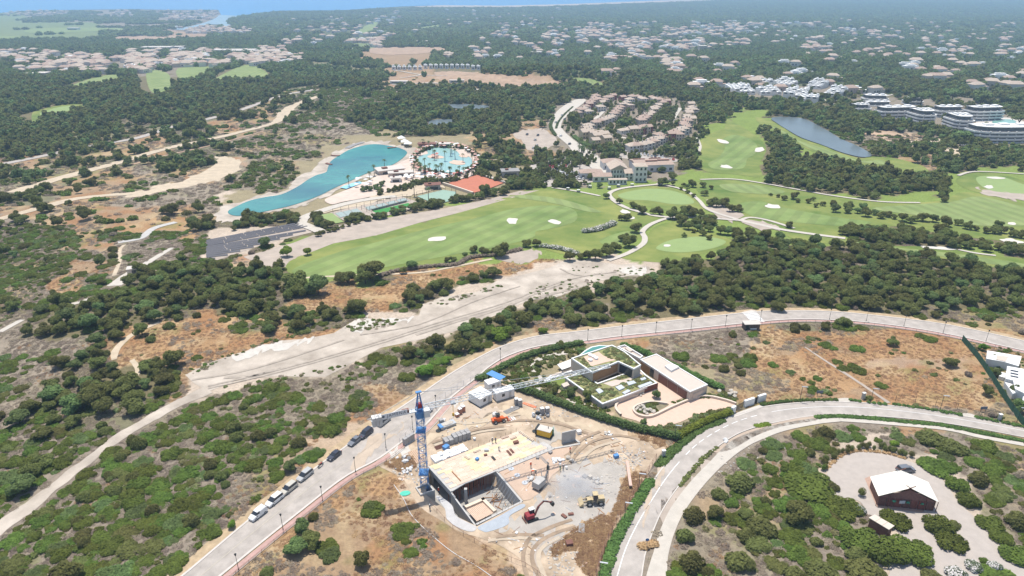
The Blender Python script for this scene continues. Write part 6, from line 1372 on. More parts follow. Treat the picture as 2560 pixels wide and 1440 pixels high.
# ---------------------------------------------------------------- houses
def house_proto(w_, d_, h, roof, mw_, mr, wins=3, floors=2, chim=True, parts=True, rh=None):
    e = empty('house', (0, 0, 0)); wl = MB().box((0, 0, -2), (w_, d_, h+2)).build('wall', mw_, e); ov = .4; rh = rh or d_*.22
    x, y = w_/2+ov, d_/2+ov; mb = MB()
    if roof == 'hip':
        k = max(.3, x-y); mb.add([(-x, -y, h), (x, -y, h), (x, y, h), (-x, y, h), (-k, 0, h+rh), (k, 0, h+rh)], [(0, 1, 5, 4), (1, 2, 5), (2, 3, 4, 5), (3, 0, 4), (3, 2, 1, 0)])
    elif roof == 'gable': mb.add([(-x, -y, h), (x, -y, h), (x, y, h), (-x, y, h), (-x, 0, h+rh), (x, 0, h+rh)], [(0, 1, 5, 4), (1, 2, 5), (2, 3, 4, 5), (3, 0, 4), (3, 2, 1, 0)])
    else: mb.box((0, 0, h), (w_+.3, d_+.3, .35))
    rf = mb.build('roof', mr, e)
    if chim: MB().box((w_*.25, d_*.12, h), (.8, .8, rh+.9 if roof != 'flat' else 1.2)).build('chimney', mw_, rf)
    if parts:
        for f in range(floors):
            for i in range(wins):
                MB().box((-w_/2+w_*(i+.5)/wins, -d_/2-.03, .9+f*(h/floors)), (w_/wins*.38, .12, 1.4)).build('window', M_dark, e)
    return e
def hplace(proto, first, u, v, rz, label, cat, group, name='house', s_=1.0, z=None):
    c = proto if first else copy_tree(proto); c.name = name; p = W(u, v); c.location = p; c.rotation_euler = (0, 0, rz); c.scale = (s_, s_, s_); tag(c, label, cat, group); 
    px, py = proj(np.array([p.x-8*s_, p.x+8*s_, p.x+8*s_, p.x-8*s_]), np.array([p.y-9*s_, p.y-9*s_, p.y+6*s_, p.y+6*s_]), p.z); mask_fill(list(zip(px, py)), 8)
    return c
def wallc(name, c): return mat(name, c, .85, .05, .6)
VW = [wallc('render_sand', (.55, .47, .38)), M_yellw, wallc('render_white', (.66, .62, .56)), M_redw, wallc('render_peach', (.55, .42, .33))]
protos = [house_proto(9, 10, 6.4, 'hip', VW[0], M_tile), house_proto(9, 10, 6.6, 'gable', VW[1], M_tile2), house_proto(10, 9, 5.6, 'hip', VW[2], M_tile2), house_proto(8.5, 9, 6.4, 'gable', VW[3], M_tile), house_proto(9, 9, 7, 'flat', VW[4], M_tile2)]
fst = [True]*5
VH = """800,120,0 760,170,0 700,230,3 640,280,2 560,340,0 700,320,2 880,200,1 950,140,0 1020,110,3 1150,130,3 1280,130,0 1210,190,2 1150,240,4 1090,300,0 1040,360,0 970,410,2 880,440,2 800,480,0
640,560,1 720,610,1 800,660,1 860,600,2 930,690,1 700,520,2 650,620,1 780,720,1 1540,130,0 1640,170,0 1740,180,3 1620,240,1 1560,300,1 1500,360,1 1450,410,0 1400,450,0 1160,585,2 1280,575,1 1400,560,3 1480,540,3
2060,220,1 2100,300,2 2050,300,2 2000,400,1 2060,430,1 1960,500,3 2000,540,0 1900,590,2 1800,640,3 1680,680,0 1600,700,2 1540,740,0 1440,770,2 1340,790,0 1280,800,2 1640,660,0 1900,640,0 840,160,0 1350,120,0 1430,150,2 1700,200,0 860,260,2 1250,250,4""".split()
wd_ = ['sand-walled', 'ochre gabled', 'pale-walled', 'deep red', 'peach flat-roofed']
VH = [tuple(int(q) for q in s_.split(',')) for s_ in VH]; V2 = []
for p_, q_ in zip(VH[:-1], VH[1:]):
    V2.append(p_)
    if 40 < math.hypot(p_[0]-q_[0], p_[1]-q_[1]) < 125: V2.append(((p_[0]+q_[0])//2, (p_[1]+q_[1])//2, rnd.choice([p_[2], q_[2], 0, 2]) if 3 not in (p_[2], q_[2]) else 0))
for a, b, k in V2+[VH[-1]]:
    u, v = 1340+a/5.333, 220+(b+45)/5.333
    loc = 'on the left row along the avenue' if a < 1050 and b < 500 else 'in the cluster at the foot of the avenue' if a < 1100 else 'in the middle rows of the village' if a < 1700 and b < 500 else 'in the right-hand row beside the fairway' if a > 1850 else 'in the lower rows behind the clubhouse'
    hplace(protos[k], fst[k], u, v, (.35 if a < 1700 else .12)+rnd.uniform(-.06, .06), '%s village house %s' % (wd_[k], where(u, v)), 'house', 'terraced houses of the golf village', 'village_house', rnd.uniform(.76, .92)); fst[k] = False
kerbwall([(1532, 333), (1560, 343), (1600, 347), (1622, 342), (1650, 335)], .8, 1.8, M_stone, 'curved stone retaining wall below the middle village houses')
# clubhouse
club = empty('clubhouse', W(1560, 455), 0, 'large white clubhouse with tiled roofs and arched tower above the practice green', 'clubhouse'); cl = Vector(club.location)
def wing(u, v, w_, d_, h, roof, mr, rz=.06, wins=4, floors=1, rh=None, mw_=None, arch=False, n2=0):
    p = W(u, v)-cl; x, y = w_/2+.4, d_/2+.4; rh = rh or d_*.2
    o = MB().box((0, 0, -1.5), (w_, d_, h+1.5)).build('wing', mw_ or wallc('club_white', (.66, .64, .62)), club); o.location = p+Vector((0, d_/2, 0)); o.rotation_euler = (0, 0, rz)
    mb = MB()
    if roof == 'hip': k = max(.3, x-y); mb.add([(-x, -y, h), (x, -y, h), (x, y, h), (-x, y, h), (-k, 0, h+rh), (k, 0, h+rh)], [(0, 1, 5, 4), (1, 2, 5), (2, 3, 4, 5), (3, 0, 4), (3, 2, 1, 0)])
    elif roof == 'gabley': mb.add([(-x, -y, h), (x, -y, h), (x, y, h), (-x, y, h), (0, -y, h+rh), (0, y, h+rh)], [(0, 4, 5, 3), (4, 1, 2, 5), (0, 1, 4), (2, 3, 5), (3, 2, 1, 0)])
    else: mb.add([(-x, -y, h), (x, -y, h), (x, y, h), (-x, y, h), (-x, 0, h+rh), (x, 0, h+rh)], [(0, 1, 5, 4), (1, 2, 5), (2, 3, 4, 5), (3, 0, 4), (3, 2, 1, 0)])
    mb.build('roof', mr, o)
    for f in range(floors):
        for i in range(wins):
            MB().box((-w_/2+w_*(i+.5)/wins, -d_/2-.04, 1+f*(h/floors)), (w_/wins*.45, .1, 1.7)).build('window', M_dark, o)
    return o
wing(1478, 448, 15, 9, 4.2, 'hip', M_tile, .05, 4); wing(1505, 455, 12, 8, 3.6, 'gable', M_tile, .05, 3); wing(1546, 448, 12, 16, 6.5, 'gabley', M_tile2, .05, 6, 2); wing(1544, 462, 11.5, 3.5, 3.4, 'gable', M_tile2, .05, 5, 1, .5)
wing(1576, 452, 8, 10, 5, 'gable', M_tile2, .05, 3, 2); wing(1600, 456, 8, 9, 10.5, 'hip', M_tile2, .05, 3, 3, 1.4); wing(1530, 424, 14, 10, 5, 'hip', M_tile, .1, 3)
bn = wing(1633, 430, 27, 18, 5, 'gable', M_tile, .12, 6, 1, 1.4)
for a, b in ((-8, 4), (4, 5.4), (-1, -2.5), (8, -1.5)): MB().box((a, b, 5.6+(1.0-abs(b)/9)), (8.5, 1.4, .35)).build('roof_vent', M_brown, bn)
mask_fill([(1450, 462), (1450, 420), (1500, 398), (1600, 385), (1690, 395), (1690, 432), (1625, 470), (1500, 475)], 8)
for u, v in [(1452, 466-3), (1475, 470), (1546, 468), (1580, 466), (1523, 474), (1420, 476), (1446, 481)][1:]:
    e = empty('golf_cart', W(u, v), rnd.uniform(-.4, .4), 'small white-roofed golf buggy on the path below the clubhouse', 'golf buggy', 'golf buggies on the clubhouse path'); MB().box((0, 0, .3), (2.3, 1.2, .6)).build('body', M_conc2, e); MB().box((0, 0, 1.7), (1.9, 1.2, .1)).build('roof', M_white, e)
    for x in (-.8, .8):
        for y in (-.5, .5): MB().tube((x, y, .8), (x, y, 1.7), .04, 4).build('roof_post', M_black, e); wheel(x, y, .25, .15, e)
# simple parked cars in the car park and village
simple = []
for c in (WHITE, SILV, GREY, NAVY, REDC):
    e = empty('parked_car', (0, 0, 0)); pm_ = mat('car_'+c[0], c[1], .3, .02, 1); b = MB(); loft(b, [(x, [(-.88*k, .25), (-.9*k, z*.8), (-.8*k, z), (.8*k, z), (.9*k, z*.8), (.88*k, .25)]) for x, z, k in [(2.1, .6, .85), (1.0, .9, 1), (-1.8, .95, 1), (-2.1, .8, .9)]]); b.build('body', pm_, e)
    MB().box((-.3, 0, .85), (2.4, 1.55, .55), taper=.8).build('windows', M_dark, e); MB().box((-.3, 0, 1.4), (1.8, 1.2, .05)).build('roof', pm_, e); simple.append([e, True, c[0]])
def scar(u, v, rz, wh_, group):
    s_ = simple[rnd.choice([0, 0, 0, 1, 1, 2, 3, 4 if rnd.random() < .3 else 0])]; c = s_[0] if s_[1] else copy_tree(s_[0]); s_[1] = False; p = W(u, v); c.location = p+Vector((0, 0, loff(p.y, 2))); c.rotation_euler = (0, 0, rz); tag(c, '%s car parked %s' % (s_[2], wh_), 'car', group+', '+s_[2])
for r in range(6):
    for k in range(7):
        if rnd.random() < .85: scar(1352+k*8.5+r*11, 402+r*8.5+k*1.2-(r > 3)*2, 1.3, 'in rows among the palms in the clubhouse car park', 'cars in the clubhouse car park')
for k in range(16): scar(1548+k*9, 377+k*1.6+rnd.uniform(-2, 2), 1.5, 'along the strip behind the clubhouse', 'cars behind the clubhouse')
for u, v in [(1338, 352), (1342, 366), (1334, 372), (1318, 338), (1345, 340)]: scar(u, v, 1.2, 'on the bare sand lot left of the avenue', 'cars on the sand lot')
for u, v in [(1405, 290), (1390, 308), (1402, 342), (1424, 362), (1412, 300)]: scar(u, v, 1.1, 'driving on the village avenue', 'cars on the avenue')
# ---------------------------------------------------------------- striped apartment buildings by the pond
def apart(u, v, w_, d_, rz, fl, label, curve=0, name='apartment_building'):
    p = W(u, v); e = empty(name, p, rz, label, 'apartment block', 'striped white apartment blocks by the pond')
    n = 9; hw = w_/2
    def outl(g):
        pts = []
        for k in range(n): t = -1+2*k/(n-1); pts.append((t*(hw+g)*(1 if abs(t) < .99 else .97), -d_/2-g-curve*(1-t*t)+(abs(t)**6)*d_*.18))
        return pts+[(hw+g, d_/2-curve*.2), (hw*.9, d_/2+g), (-hw*.9, d_/2+g), (-hw-g, d_/2-curve*.2)]
    for f in range(fl):
        z = f*2.8-1; MB().prism(outl(-1.1), z, z+2.8).build('glazing', mat('shaded_glazing', (.17, .165, .17), .4, .2, .6), e)
        MB().prism(outl(0), z+1.0-.3, z+1.0+.9+.1).build('balcony_band', M_white, e)
        for k in range(int(w_/7)): MB().box((-hw+3.5+k*7, -d_/2-curve*(1-((-hw+3.5+k*7)/hw)**2)+.2, z+1.75), (.7, 1.2, 1.0)).build('partition', M_white, e)
    z = fl*2.8-1; MB().prism(outl(-3.0), z, z+2.6).build('penthouse', mat('shaded_glazing', (.1, .1, .12)), e); MB().prism(outl(-2.0), z+2.6, z+3.0).build('roof', M_white, e)
    for k in range(3): MB().box((-hw*.5+k*hw*.5, rnd.uniform(-1, 1), z+3.0), (w_*.13, d_*.3, 1.3)).build('roof_hut', M_white, e)
    px, py = proj(np.array([p.x-hw, p.x+hw, p.x+hw, p.x-hw]), np.array([p.y-d_/2-9, p.y-d_/2-9, p.y+d_/2, p.y+d_/2]), p.z+np.array([0, 0, 8, 8])); mask_fill(list(zip(px, py)), 8)
for a, b, w_, d_, rz, fl, lb, cv in [(850, 385, 42, 14, .16, 3, 'long striped apartment block left of centre with three white bands', 0), (1180, 470, 19, 20, .1, 4, 'compact striped block standing in front of the long left one', 1), (1670, 545, 19, 22, -.02, 4, 'tall compact striped block in the centre of the group', 1),
        (1540, 380, 30, 13, .1, 3, 'striped block directly behind the two compact ones', 0), (2010, 425, 36, 15, .14, 4, 'striped block behind the round pool on the right', 0), (2230, 700, 56, 17, .03, 4, 'largest curved striped block in front, below the turquoise pool', 4),
        (380, 310, 20, 12, .1, 2, 'low striped block at the left end of the group', 0), (570, 180, 28, 14, -.15, 2, 'stepped striped block highest up on the left', 0), (600, 235, 32, 12, .05, 1, 'flat striped terrace between the two left blocks', 0), (1075, 215, 20, 13, -.1, 2, 'striped block up behind the long left one', 0)]:
    apart(2080+a/5.333, 220+b/5.333, w_, d_, rz, fl, lb, cv)
px_sheet('pool_plaza', ell(2500, 308, 62, 14, 0, 16, .03), M_kerb, 2, maskval=9); px_sheet('round_pool', ell(2510, 306, 30, 6, 0, 14, .05), mat('mint_pool', (.24, .44, .38), .2, .03, .1), 4, maskval=9)
px_sheet('bare_lot', [(2210, 340), (2260, 350), (2330, 345), (2400, 360), (2450, 372), (2540, 368), (2540, 385), (2470, 400), (2420, 410), (2330, 372), (2260, 366)], M_sandtrack, 1, maskval=0); px_sheet('bare_lot', [(2120, 328), (2150, 322), (2250, 330), (2300, 350), (2240, 356), (2180, 340)], mat('orange_earth', (.42, .30, .20), .95, .2, .1), 1, maskval=0)
e = empty('site_hoarding', W(2440, 370), -.14, 'long black slatted canopy on the bare building lot', 'canopy'); MB().box((0, 0, 2.2), (26, 2.5, .4)).build('roof', M_black, e)
for k in range(10): MB().box((-12+k*1.4, -1.4, 2.0), (.6, .2, .7)).build('slat', M_white, e); MB().tube((-12+k*2.6, 0, 0), (-12+k*2.6, 0, 2.2), .1, 5).build('post', M_black, e)
# ---------------------------------------------------------------- bright white terraces
def terrace(u, v, nx_, ny_, sx_, sy_, rz, label, group='white terraced apartments among the trees'):
    p = W(u, v)+Vector((0, 0, 1.5)); e = empty('terrace_block', p, rz, label, 'apartment block', group)
    for i in range(nx_):
        for j in range(ny_):
            x = (i-(nx_-1)/2)*sx_; y = j*sy_; h = 3+2.4*j/max(1, ny_-1)+rnd.choice([0, 0, 2.6])
            o = MB().box((x+rnd.uniform(-.4, .4), y, -2), (sx_*.9, sy_*.92, h+2)).build('unit', M_white, e); MB().box((x, y-sy_*.47, h-1.9), (sx_*.55, .1, 1.3)).build('window', M_dark, o)
            MB().box((x+sx_*.15, y+.2, h), (sx_*.4, sy_*.4, 1.6)).build('stair_head', M_white, o)
    px, py = proj(np.array([p.x-nx_*sx_/2, p.x+nx_*sx_/2, p.x+nx_*sx_/2, p.x-nx_*sx_/2]), np.array([p.y-42, p.y-42, p.y+ny_*sy_, p.y+ny_*sy_]), p.z); mask_fill(list(zip(px, py)), 8)
for u, v, nx_, ny_, rz, lb in [(1860, 236, 4, 6, .0, 'bright white terrace block at the far left of the group'), (1925, 238, 4, 3, .0, 'low bright white terrace block, lower middle left'), (1913, 213, 3, 2, 0, 'small bright white block up behind the left terrace'), (1968, 218, 4, 3, .0, 'bright white block up in the middle of the group'),
        (1985, 246, 4, 5, -.5, 'bright white terrace stepping down the lower middle'), (2020, 256, 3, 3, -.5, 'bright white terrace at the lower end of the group'), (2035, 222, 3, 5, -.65, 'upper half of the long white terrace on the right'), (2080, 242, 3, 5, -.65, 'lower half of the long white terrace on the right')]:
    terrace(u, v, nx_, ny_, 6.5, 7.5, rz, lb)
for k in range(17):
    u = 985+k*13.2; v = 175-(3 if 5 < k < 15 else 0); p = W(u, v); e = empty('hilltop_villa', p, .02, 'white cubic villa in the long row on the brown hilltop', 'house', 'row of white villas on the brown hilltop')
    MB().box((0, 0, -2), (6.2, 7, 8+(1 if k > 5 else 0))).build('wall', M_white, e); MB().box((-.6, 1, 6), (3.5, 3, 2.2)).build('roof_room', M_white, e); MB().box((0, -3.55, 2.6), (3, .1, 1.8)).build('window', M_dark, e); mask_fill([(u-8, v-2), (u+8, v-2), (u+8, v+7), (u-8, v+7)], 8)
for u, v, w_, d_, lb in [(998, 208, 24, 9, 'low white building on the left shoulder of the brown hill'), (1142, 206, 20, 6, 'white cabins in a row on the brown hillside')]:
    e = empty('low_building', W(u, v), -.05, lb, 'building'); MB().box((0, 0, -1), (w_, d_, 4)).build('wall', M_white, e); MB().box((0, 0, 3), (w_+.5, d_+.5, .3)).build('roof', M_kerb, e); MB().box((0, -d_/2-.05, .8), (w_*.8, .1, 1.2)).build('window_strip', M_dark, e)
# ---------------------------------------------------------------- beach club round the lagoon pool
def flatb(u, v, w_, d_, h, rz, mw_, mr, label, name='pool_pavilion', cat='building'):
    e = empty(name, W(u, v), rz, label, cat); MB().box((0, 0, -.8), (w_, d_, h+.8)).build('wall', mw_, e); MB().box((0, 0, h), (w_+1.6, d_+1.6, .3)).build('roof', mr, e); MB().box((0, -d_/2-.05, .3), (w_*.7, .1, h*.6)).build('glazing', M_dark, e); MB().box((-w_*.2, 0, h+.3), (w_*.2, d_*.3, .9)).build('roof_plant', M_brown, e); return e
flatb(975, 432, 18, 10, 3.2, .45, M_stone, M_kerb, 'flat pale-roofed pavilion between the turquoise lake and the lagoon pool'); flatb(1003, 440, 16, 5, 2.8, .2, M_stone, M_kerb, 'long flat pavilion roof just right of the lake pavilion'); flatb(1068, 368, 13, 5, 3, 0, M_redw, M_brown, 'dark red bar at the top of the lagoon pool'); flatb(1112, 368, 8, 5, 3, 0, M_white, M_kerb, 'white pavilion at the top right of the lagoon pool')
flatb(1275, 440, 11, 7, 4, .15, M_conc, M_conc2, 'grey flat-roofed building right of the clay courts'); flatb(1236, 415, 10, 7, 3.5, .1, M_stone, M_tile2, 'sand-coloured house above the clay courts'); flatb(1082, 472, 9, 5, 3, .2, M_conc, M_brown, 'small dark-roofed hut between the hard court and the terraces'); flatb(990, 455, 6, 4, 3, .2, M_white, M_kerb, 'white service hut below the lagoon umbrellas')
for k, (u, v) in enumerate([(1020, 366), (1012, 361), (1004, 352)]):
    e = empty('marquee', W(u, v), .2*k, 'white peaked marquee at the head of the turquoise lake', 'marquee', 'white marquees by the lake'); mb = MB(); mb.add([(-3, -3, 2.4), (3, -3, 2.4), (3, 3, 2.4), (-3, 3, 2.4), (0, 0, 4.4)], [(0, 1, 4), (1, 2, 4), (2, 3, 4), (3, 0, 4), (3, 2, 1, 0)]); mb.build('canopy', M_white, e)
    for x in (-2.8, 2.8):
        for y in (-2.8, 2.8): MB().tube((x, y, 0), (x, y, 2.4), .07, 4).build('post', M_white, e)
for k, (u, v) in enumerate([(1225-780+780-245, 371), (838, 391), (822, 412)]):
    e = empty('jetty', W(u, v)+Vector((0, 0, .5)), .3-k*.5, ['dark jetty at the top of the turquoise lake', 'small jetty on the left shore, upper of two', 'small jetty on the left shore, lower of two'][k], 'jetty'); MB().box((0, 0, .2), (7, 2, .2)).build('deck', M_brown, e)
    for x in (-3, 3): MB().tube((x, .8, -1), (x, .8, .7), .12, 5).build('pile', M_brown, e)
ribbon('lakeside_deck', [(868, 372), (885, 364), (908, 357)], 5, M_conc2, 5, maskval=0)
um = []
for c, m in (('white', M_white), ('red', mat('umbrella_red', (.40, .12, .10))), ('pink', mat('umbrella_pink', (.58, .36, .29)))):
    e = empty('parasol', (0, 0, 0)); mb = MB(); n = 8; r_ = 1.5; mb.add([(math.cos(6.283*i/n)*r_, math.sin(6.283*i/n)*r_, 2.1) for i in range(n)]+[(0, 0, 2.7)], [(i, (i+1) % n, n) for i in range(n)]+[tuple(range(n-1, -1, -1))]); mb.build('canopy', m, e); MB().tube((0, 0, 0), (0, 0, 2.2), .05, 4).build('pole', M_white, e); um.append([e, True, c])
def ring_pts(cx_, cy_, rx, ry, n, j=3): return [(cx_+math.cos(t)*rx+rnd.uniform(-j, j), cy_+math.sin(t)*ry+rnd.uniform(-j*.5, j*.5)) for t in [6.283*i/n for i in range(n)]]
pts = [(u, v, 'round the lagoon pool', 3) for u, v in ring_pts(1112, 404, 82, 40, 80)]+[(u, v, 'round the lagoon pool', 2) for u, v in ring_pts(1112, 402, 76, 34, 30)]
pts += [(1000+rnd.uniform(0, 130), 446+rnd.uniform(-5, 8), 'on the terrace below the lagoon pool', 1) for _ in range(36)]+[(850+rnd.uniform(0, 80)+k*.0, 470-rnd.uniform(0, 20), 'beside the narrow lap pool', 1) for _ in range(26)]+[(955+rnd.uniform(-25, 30), 415+rnd.uniform(-6, 5), 'on the lake bank by the pavilion', 1) for _ in range(14)]+[(1060+rnd.uniform(0, 60), 372+rnd.uniform(-3, 5), 'below the red bar', 3) for _ in range(22)]+[(1078+rnd.uniform(0, 24), 394+rnd.uniform(-3, 3), 'on the pool island', 3) for _ in range(6)]
for u, v, wr, md in pts:
    if mask_at(u, v) == 9 and 'island' not in wr: continue
    s_ = um[0] if (md == 1 and rnd.random() < .9) else (um[rnd.choice([1, 2, 2, 0])] if md == 3 else um[rnd.choice([0, 2])]); c = s_[0] if s_[1] else copy_tree(s_[0]); s_[1] = False; p = W(u, v); c.location = p+Vector((0, 0, loff(p.y, 4))); tag(c, 'small %s parasol %s, %s' % (s_[2], wr, where(u, v).split(' the ')[0].replace(' of', '')+' its centre'), 'parasol', 'parasols of the beach club')
# courts: walls, nets, fence frames
def court_fence(pts, label, h=3.2, m=M_black, pan=None):
    return fence('court_fence', None, h, 4.5, label, wline=np.array([tuple(W(u, v))[:2] for u, v in pts]), m=m, panel=pan, pr=.09)
court_fence([(1121, 459), (1193, 439), (1259, 459)], 'rusty frame fence along the back of the clay courts', 2.4, M_brown); kerbwall([(1108, 462), (1145, 474), (1183, 487)], 1.2, 1.6, M_cream, 'long low cream wall on the front left side of the clay courts')
court_fence([(1042, 492), (1108, 476), (1140, 481), (1139, 501)], 'dark fence round the green hard court'); court_fence([(931, 529), (1016, 507)], 'dark low wall fence behind the football pitch', 1.5, M_black, M_conc2); court_fence([(833, 535), (893, 522), (930, 535)], 'slender dark fence frames of the near padel courts', 3); court_fence([(911, 519), (1014, 496), (1028, 503), (925, 529)], 'slender dark fence frames of the padel courts behind the pitch', 3)
for r in range(5): ribbon('terrace_step', [(1198+r*5.5, 438+r*1.2-1), (1232+r*5, 449+r*1.1), (1262+r*5, 458+r*1.2)], 1.1, M_kerb, 6, maskval=0, thick=.3)
for u0, v0, u1, v1, nm in [(955, 522, 968, 529, 'halfway line')]: ribbon('pitch_line', [(u0+25, v0-3), (u0+38, v0+3)], .25, M_line, 6, maskval=0)
for k in range(4): px_sheet('padel_court', [(912+k*26, 520-k*6), (934+k*26, 515-k*6), (944+k*26, 522-k*6), (922+k*26, 527-k*6)], mat('padel_blue_grey', (.30, .36, .34), .9), 5, False, maskval=0)
for k in range(3): px_sheet('padel_court', [(838+k*19, 535-k*4), (855+k*19, 531-k*4), (868+k*19, 541-k*4), (851+k*19, 546-k*4)], mat('padel_blue_grey', (.3, .36, .34)), 5, False, maskval=0)
# ---------------------------------------------------------------- solar field
sol = empty('solar_field', W(650, 610), 0, 'field of parallel grey solar panel rows between the shrubs and the golf course', 'solar panels'); so = Vector(sol.location)
px_sheet('solar_ground', [(508, 640), (512, 606), (590, 586), (740, 560), (795, 570), (790, 582), (672, 606), (530, 650)], M_beige, 1, False, maskval=5)
Lp = [(517, 604), (514, 637)]; M_pv = mat('solar_cells', (.085, .085, .10), .6, .1, 1, spec=.3)
NR = 12; nseg = 0
for k in range(NR):
    t = k/(NR-1); a = (516.5-1*t+12*max(0, t-.9)*5, 604+44*t); L_ = (739+52*min(1, t*2.2), 561+11*min(1, t*2.2)-(0 if t < .45 else 0)); b = L_ if t < .3 else (789-(t-.3)/.7*250, 571+(t-.3)/.7*78)
    if t > .3: b = (max(a[0]+10, b[0]), b[1])
    A = W(*a); B = W(*b); L = (B-A).length
    if L < 3: continue
    d = (B-A).normalized(); nrm = Vector((-d.y, d.x, 0)).normalized(); 
    if nrm.y < 0: nrm = -nrm
    seg = 8; n = max(1, int(L/seg))
    for i in range(n):
        p = A+(B-A)*(i/n)-so; q = A+(B-A)*((i+1)/n)-so; q = p+(q-p)*.97; w_ = nrm*.42
        MB().add([p+Vector((0, 0, .35))-w_, q+Vector((0, 0, .35))-w_, q+Vector((0, 0, .75))+w_, p+Vector((0, 0, .75))+w_, p+Vector((0, 0, .3))-w_, q+Vector((0, 0, .3))-w_, q+Vector((0, 0, .7))+w_, p+Vector((0, 0, .7))+w_], [(0, 1, 2, 3), (7, 6, 5, 4), (0, 4, 5, 1), (1, 5, 6, 2), (2, 6, 7, 3), (3, 7, 4, 0)]).build('solar_panel', M_pv, sol); nseg += 1
print('solar', nseg)
# ---------------------------------------------------------------- plants
def foliage(name, lobes, nleaf, ls, seed, core=True, zmin=-.05, aspect=.6, csub=1):
    """crown of many leaf clumps round a few rough lobes; unit size, foot at z=0"""
    r = np.random.RandomState(seed); L = np.array(lobes, float)
    wgt = (L[:, 3]**2); wgt /= wgt.sum(); V = []; F = []; tint = []
    k = r.choice(len(L), nleaf*3, p=wgt); n = r.normal(size=(nleaf*3, 3)); n[:, 2] = np.abs(n[:, 2])*1.0-.25*r.rand(nleaf*3); n /= np.linalg.norm(n, axis=1)[:, None]
    sq = L[:, 4] if L.shape[1] > 4 else np.ones(len(L))
    P = L[k, :3]+n*L[k, 3:4]*np.stack([np.ones(len(k)), np.ones(len(k)), sq[k]], 1)*(.90+.22*r.rand(len(k), 1))
    ok = P[:, 2] > zmin
    for i in range(len(L)):
        d = (P-L[i, :3])/np.array([L[i, 3], L[i, 3], L[i, 3]*sq[i]]); ok &= (np.linalg.norm(d, axis=1) > .84) | (k == i)
    P = P[ok][:nleaf]; N_ = n[ok][:nleaf]; K = k[ok][:nleaf]; m = len(P); lt = r.rand(len(L))
    N_ = N_+r.normal(size=N_.shape)*.5+np.array([0, 0, .85]); N_ /= np.linalg.norm(N_, axis=1)[:, None]
    a = np.cross(N_, r.normal(size=N_.shape)); a /= np.linalg.norm(a, axis=1)[:, None]; b = np.cross(N_, a)
    s_ = ls*(.6+.8*r.rand(m, 1)); b = b*(aspect+.4*r.rand(m, 1))
    Q = np.stack([P-a*s_-b*s_*.5, P+a*s_*.5-b*s_, P+a*s_+b*s_*.5, P-a*s_*.5+b*s_], 1).reshape(-1, 3)
    V = Q.tolist(); F = [(4*i, 4*i+1, 4*i+2, 4*i+3) for i in range(m)]
    tl_ = np.clip(.5*lt[K]+.6*r.rand(m)-.05, 0, 1); tint = np.repeat(tl_, 4).tolist()
    if core:
        for i in range(len(L)):
            bm = bmesh.new(); bmesh.ops.create_icosphere(bm, subdivisions=csub, radius=1); o_ = len(V)
            for q in bm.verts:
                kk = L[i, 3]*(.76+.14*r.rand()); z = L[i, 2]+q.co.z*kk*sq[i]; V.append((L[i, 0]+q.co.x*kk, L[i, 1]+q.co.y*kk, max(z, zmin))); tint.append(.25+.4*r.rand())
            F += [tuple(o_+q.index for q in f.verts) for f in bm.faces]; bm.free()
    me = bpy.data.meshes.new(name); me.from_pydata(V, [], F); me.update()
    at = me.attributes.new('tint', 'FLOAT', 'POINT'); at.data.foreach_set('value', np.array(tint, np.float32)); return me
def lobes_mound(seed, n=8, h=.45, spread=.62):
    r = random.Random(seed); out = [(0, 0, h*.35, .5, h*1.1)]
    for i in range(n):
        t = 6.283*i/n+r.uniform(-.3, .3); d = spread*r.uniform(.75, 1.05); q = r.uniform(.26, .42); out.append((math.cos(t)*d, math.sin(t)*d*.9, h*r.uniform(.12, .4), q, h*r.uniform(1.2, 1.7)))
    return out
def lobes_tree(seed, n=9, base=.28, h=.75, spread=.55):
    r = random.Random(seed); out = [(0, 0, base+h*.45, .52, .8)]
    for i in range(n):
        t = 6.283*i/n*1.6+r.uniform(-.4, .4); d = spread*r.uniform(.5, 1.05); q = r.uniform(.26, .42); out.append((math.cos(t)*d, math.sin(t)*d, base+h*r.uniform(.15, .85), q, .85))
    return out
LM = dict(
    oak=leafmat('leaf_oak', (.178, .195, .055), .40, .42, .025), mound=leafmat('leaf_mastic', (.125, .168, .028), .40, .30, .03), mound_d=leafmat('leaf_dark_scrub', (.168, .178, .052), .40, .38, .03),
    brush=leafmat('twigs_grey', (.315, .255, .19), .3, .2, .015), tuft=leafmat('straw', (.50, .325, .185), .2, .35, .015), pine=leafmat('leaf_pine', (.13, .18, .055), .35, .2, .02), bright=leafmat('leaf_bright', (.14, .23, .025), .35, .25, .02),
    far=leafmat('leaf_far', (.148, .188, .062), .4, .4, .03), palm=leafmat('leaf_palm', (.11, .15, .06), .3, .2, .02), hedge=leafmat('leaf_hedge', (.105, .155, .045), .35, .2, .01), lime=leafmat('leaf_lime', (.19, .25, .03), .3, .25, .02),
    ole=leafmat('leaf_oleander', (.15, .19, .10), .35, .15, .01, flower=(.70, .66, .62)), verge=leafmat('leaf_verge', (.10, .17, .04), .35, .2, .02), roofp=leafmat('leaf_roof_plants', (.19, .20, .08), .45, .2, .05))
M_bark = mat('bark', (.10, .075, .055), .95, .25, 3)
PR = {}
PR['mound'] = [foliage('shrub', lobes_mound(s_, 8+s_ % 3, .42+.06*(s_ % 3)), 1300, .056, s_) for s_ in range(5)]
PR['shrub_d'] = [foliage('shrub', lobes_mound(40+s_, 7, .62, .5), 1000, .06, 40+s_) for s_ in range(4)]
PR['crown'] = [foliage('crown', lobes_tree(60+s_, 9+s_ % 3, .25, .85), 1000, .062, 60+s_) for s_ in range(5)]
PR['crown_m'] = [foliage('crown', lobes_tree(80+s_, 7, .12, .85), 190, .14, 80+s_) for s_ in range(4)]
